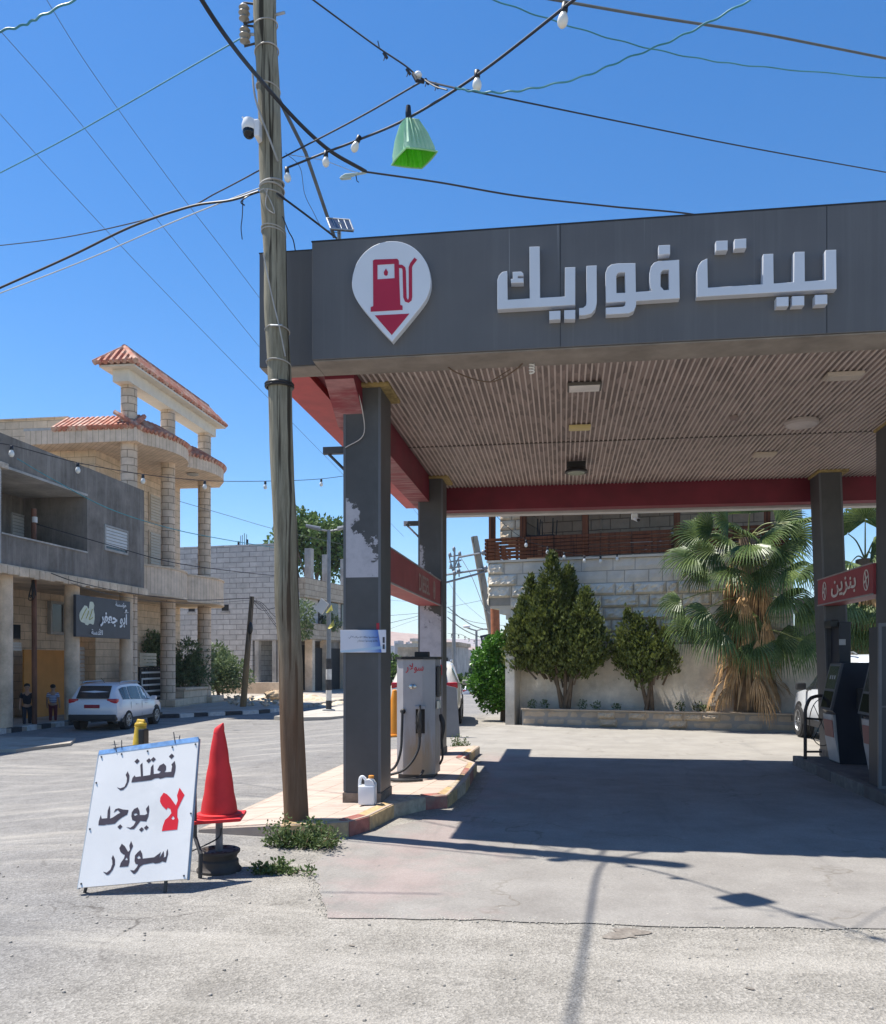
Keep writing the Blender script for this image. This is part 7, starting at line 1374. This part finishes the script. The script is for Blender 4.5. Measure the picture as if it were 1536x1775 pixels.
m = MB(); q = [P(832, 1102, 36.5), P(851, 1098, 36.5), P(857, 1122, 36.5), P(839, 1132, 36.5)]; t = thing('street_banner', 'dark blue banner with two pale emblems tied to the leaning utility pole', 'banner', P(846, 1132, 36.5)); m.add(q + [p + V((0, .06, 0)) for p in q], [(0, 1, 2, 3), (4, 5, 6, 7), (0, 1, 5, 4), (1, 2, 6, 5), (2, 3, 7, 6), (3, 0, 4, 7)]); m.build('panel', mat('banner_navy', (.03, .045, .075), .6), t)
m = MB()
for x in (839, 847): m.lathe([(.07, 0), (.06, .01), (.01, .012)], P(x, 1107, 36.45), 10, 0, lambda q_: V((q_.x, -q_.z, q_.y)))
for i in range(4): m.tube([P(838 + i, 1114 + i * 3.4, 36.46), P(851 + i * .6, 1112 + i * 3.2, 36.46)], .014, 4)
m.build('print', mat('banner_print', (.4, .43, .46), .6), t)
b = P(826, 1200, 60); b.z = gz(b.x, b.y) - .1; top = P(826, 1093, 60); t = thing('street_lamp', 'slim double-armed street lamp far down the street', 'street lamp', b); m = MB(); m.tube([b, top], [.12, .08], 8); m.build('pole', mLp, t, True)
for s, hd_ in ((-1, True), (1, False)): m = MB(); m.tube(spline([top, P(826 + s * 8, 1091, 60), P(826 + s * 19, 1087 if s < 0 else 1090, 60)], 4), .05, 5); m.build('arm', mLp, t, True)
m = MB(); m.ball(P(809, 1086, 60), (.28, .2, .12), 8); m.build('lamp_head', mCw, t, True)
mFarW = [concrete('far_cream', (.48, .44, .37), (.40, .36, .30)), concrete('far_grey', (.40, .38, .36), (.33, .32, .30)), concrete('far_tan', (.46, .37, .27), (.38, .30, .22))]
def far_house(lab, px0, px1, py, Z, depth, mi, rows=3, cols=3):
    a, b = P(px0, py, Z), P(px1, py, Z); z0 = gz(a.x, a.y) - .5; t = thing('distant_house', lab, 'building', ((a.x + b.x) / 2, a.y + depth / 2, z0), 'houses far down the street'); m = MB(); m.box((a.x, a.y, z0), (b.x, a.y + depth, a.z)); m.build('wall', mFarW[mi], t)
    m = MB(); m.box((a.x - .2, a.y - .2, a.z), (b.x + .2, a.y + depth + .2, a.z + .35)); m.build('parapet', mFarW[(mi + 1) % 3], t); W = b.x - a.x
    for r_ in range(rows):
        for k in range(cols):
            x = a.x + W * (k + .5) / cols; z = a.z - 1.0 - r_ * 3.0
            if z - 1.2 > z0: m = MB(); m.box((x - W / cols * .2, a.y - .05, z - 1.2), (x + W / cols * .2, a.y - .003, z)); m.build('window', mDark, t)
far_house('tan two-storey house above the diesel pump, left part', 689, 722, 1122, 92, 10, 2)
far_house('narrow cream house beside the tan one above the diesel pump', 714, 727, 1112, 98, 9, 0, 3, 2)
far_house('grey-cream house just right of the second left column', 768, 793, 1120, 74, 9, 1, 3, 2)
far_house('low cream house right of the grey-cream one, nearer the silver SUV', 790, 800, 1146, 88, 9, 0, 3, 1)
far_house('small pale house over the distant silver SUV', 803, 826, 1152, 130, 12, 1, 2, 2)
far_house('tan house behind the clipped ficus', 830, 850, 1146, 120, 12, 2, 2, 2)
far_house('cream house left of the diesel pump, seen past the column', 664, 690, 1140, 110, 12, 0, 2, 2)
for i, (x, y, Z, r_) in enumerate(((683, 1165, 62, 1.4), (694, 1172, 60, 1.1), (806, 1178, 92, 1.6), (812, 1172, 96, 1.8), (800, 1182, 80, 1.0), (790, 1190, 60, .9))):
    c = P(x, y, Z); g_ = gz(c.x, c.y); tree('street_tree', ('leafy tree left of the diesel pump, nearer the column', 'leafy tree just behind the diesel pump edge', 'roadside tree above the distant SUV, left', 'roadside tree above the distant SUV, right', 'small roadside tree before the cream house', 'low tree behind the grey metal sheet')[i], (c.x, c.y, g_), max(1, c.z - g_), [((c.x + random.uniform(-.4, .4) * r_, c.y, c.z + random.uniform(-.4, .5) * r_), r_ * .6, 160) for _ in range(6)], mFic, .32, .12, .6, 0, 'tree', None, 30 + i)
for pts, r_, lab in (([(676, 1012 + 55, 40), (730, 1062, 42), (790, 1050, 46), (838, 1040, 38)], .014, 'dark wire low over the street below the red header board'), ([(676, 1080, 34), (730, 1066, 38), (775, 1045, 40)], .014, 'wire slanting up behind the second left column'), ([(776, 1052, 36), (800, 1072, 37), (830, 1088, 38), (880, 1098, 40)], .018, 'wire descending from the second column past the far lamp'), ([(776, 1070, 34), (805, 1092, 36), (850, 1112, 40)], .018, 'lowest wire descending across the distant hill'), ([(776, 1060, 36), (820, 1078, 38), (880, 1085, 40)], .014, 'middle wire descending across the sky gap'), ([(800, 968, 42), (818, 1000, 40), (838, 1050, 38), (850, 1065, 37)], .018, 'loose wire swinging from crossarm to the leaning pole'), ([(778, 1010, 44), (800, 1040, 46), (840, 1075, 50)], .010, 'hair-thin wire in the gap beside the leaning pole'), ([(676, 1040, 50), (700, 1042, 52), (760, 1045, 54)], .010, 'hair-thin level wire behind the red header board'), ([(846, 985, 37.8), (870, 1010, 34), (905, 1030, 30)], .014, 'short wire from the leaning pole to the stone house'), ([(676, 1090, 50), (710, 1078, 48), (770, 1058, 46)], .010, 'faint wire rising right above the diesel pump'), ([(1388, 888, 24), (1405, 930, 24), (1450, 905, 26), (1540, 870, 30)], .012, 'thin wire across the sky gap beside the rear right column')): cable(pts, r_, mGc, lab)
string('single bulb on a wire in the sky gap right of the rear right column', [(1440, 885, 20), (1465, 905, 20), (1500, 898, 21), (1545, 880, 22)], .010, [(1466, 905, 20)], 1.5)
string('row of tiny bulbs strung over the distant street', [(776, 1098, 45), (800, 1100, 45), (815, 1108, 46), (840, 1112, 47)], .012, [(783, 1099, 45), (795, 1100, 45), (806, 1103, 45), (813, 1106, 46), (822, 1110, 46)], 1.6)
# ------------------------------------------------------------------ thin summer haze
m = MB(); m.box((-2900, -60, -60), (2900, 2900, 140)); hz = tag(m.build('haze', []) if 0 else m.build('haze', bpy.data.materials.new('haze_air')), 'thin pale summer haze over the valley', 'haze', kind='stuff')
hm = hz.data.materials[0]; hm.use_nodes = True; hn = hm.node_tree.nodes; hn.remove(hn['Principled BSDF']); pvn = hn.new('ShaderNodeVolumePrincipled')
pvn.inputs['Color'].default_value = (.80, .88, 1, 1); pvn.inputs['Density'].default_value = .00022; hm.node_tree.links.new(pvn.outputs[0], hn['Material Output'].inputs['Volume'])
scene.cycles.volume_bounces = 0
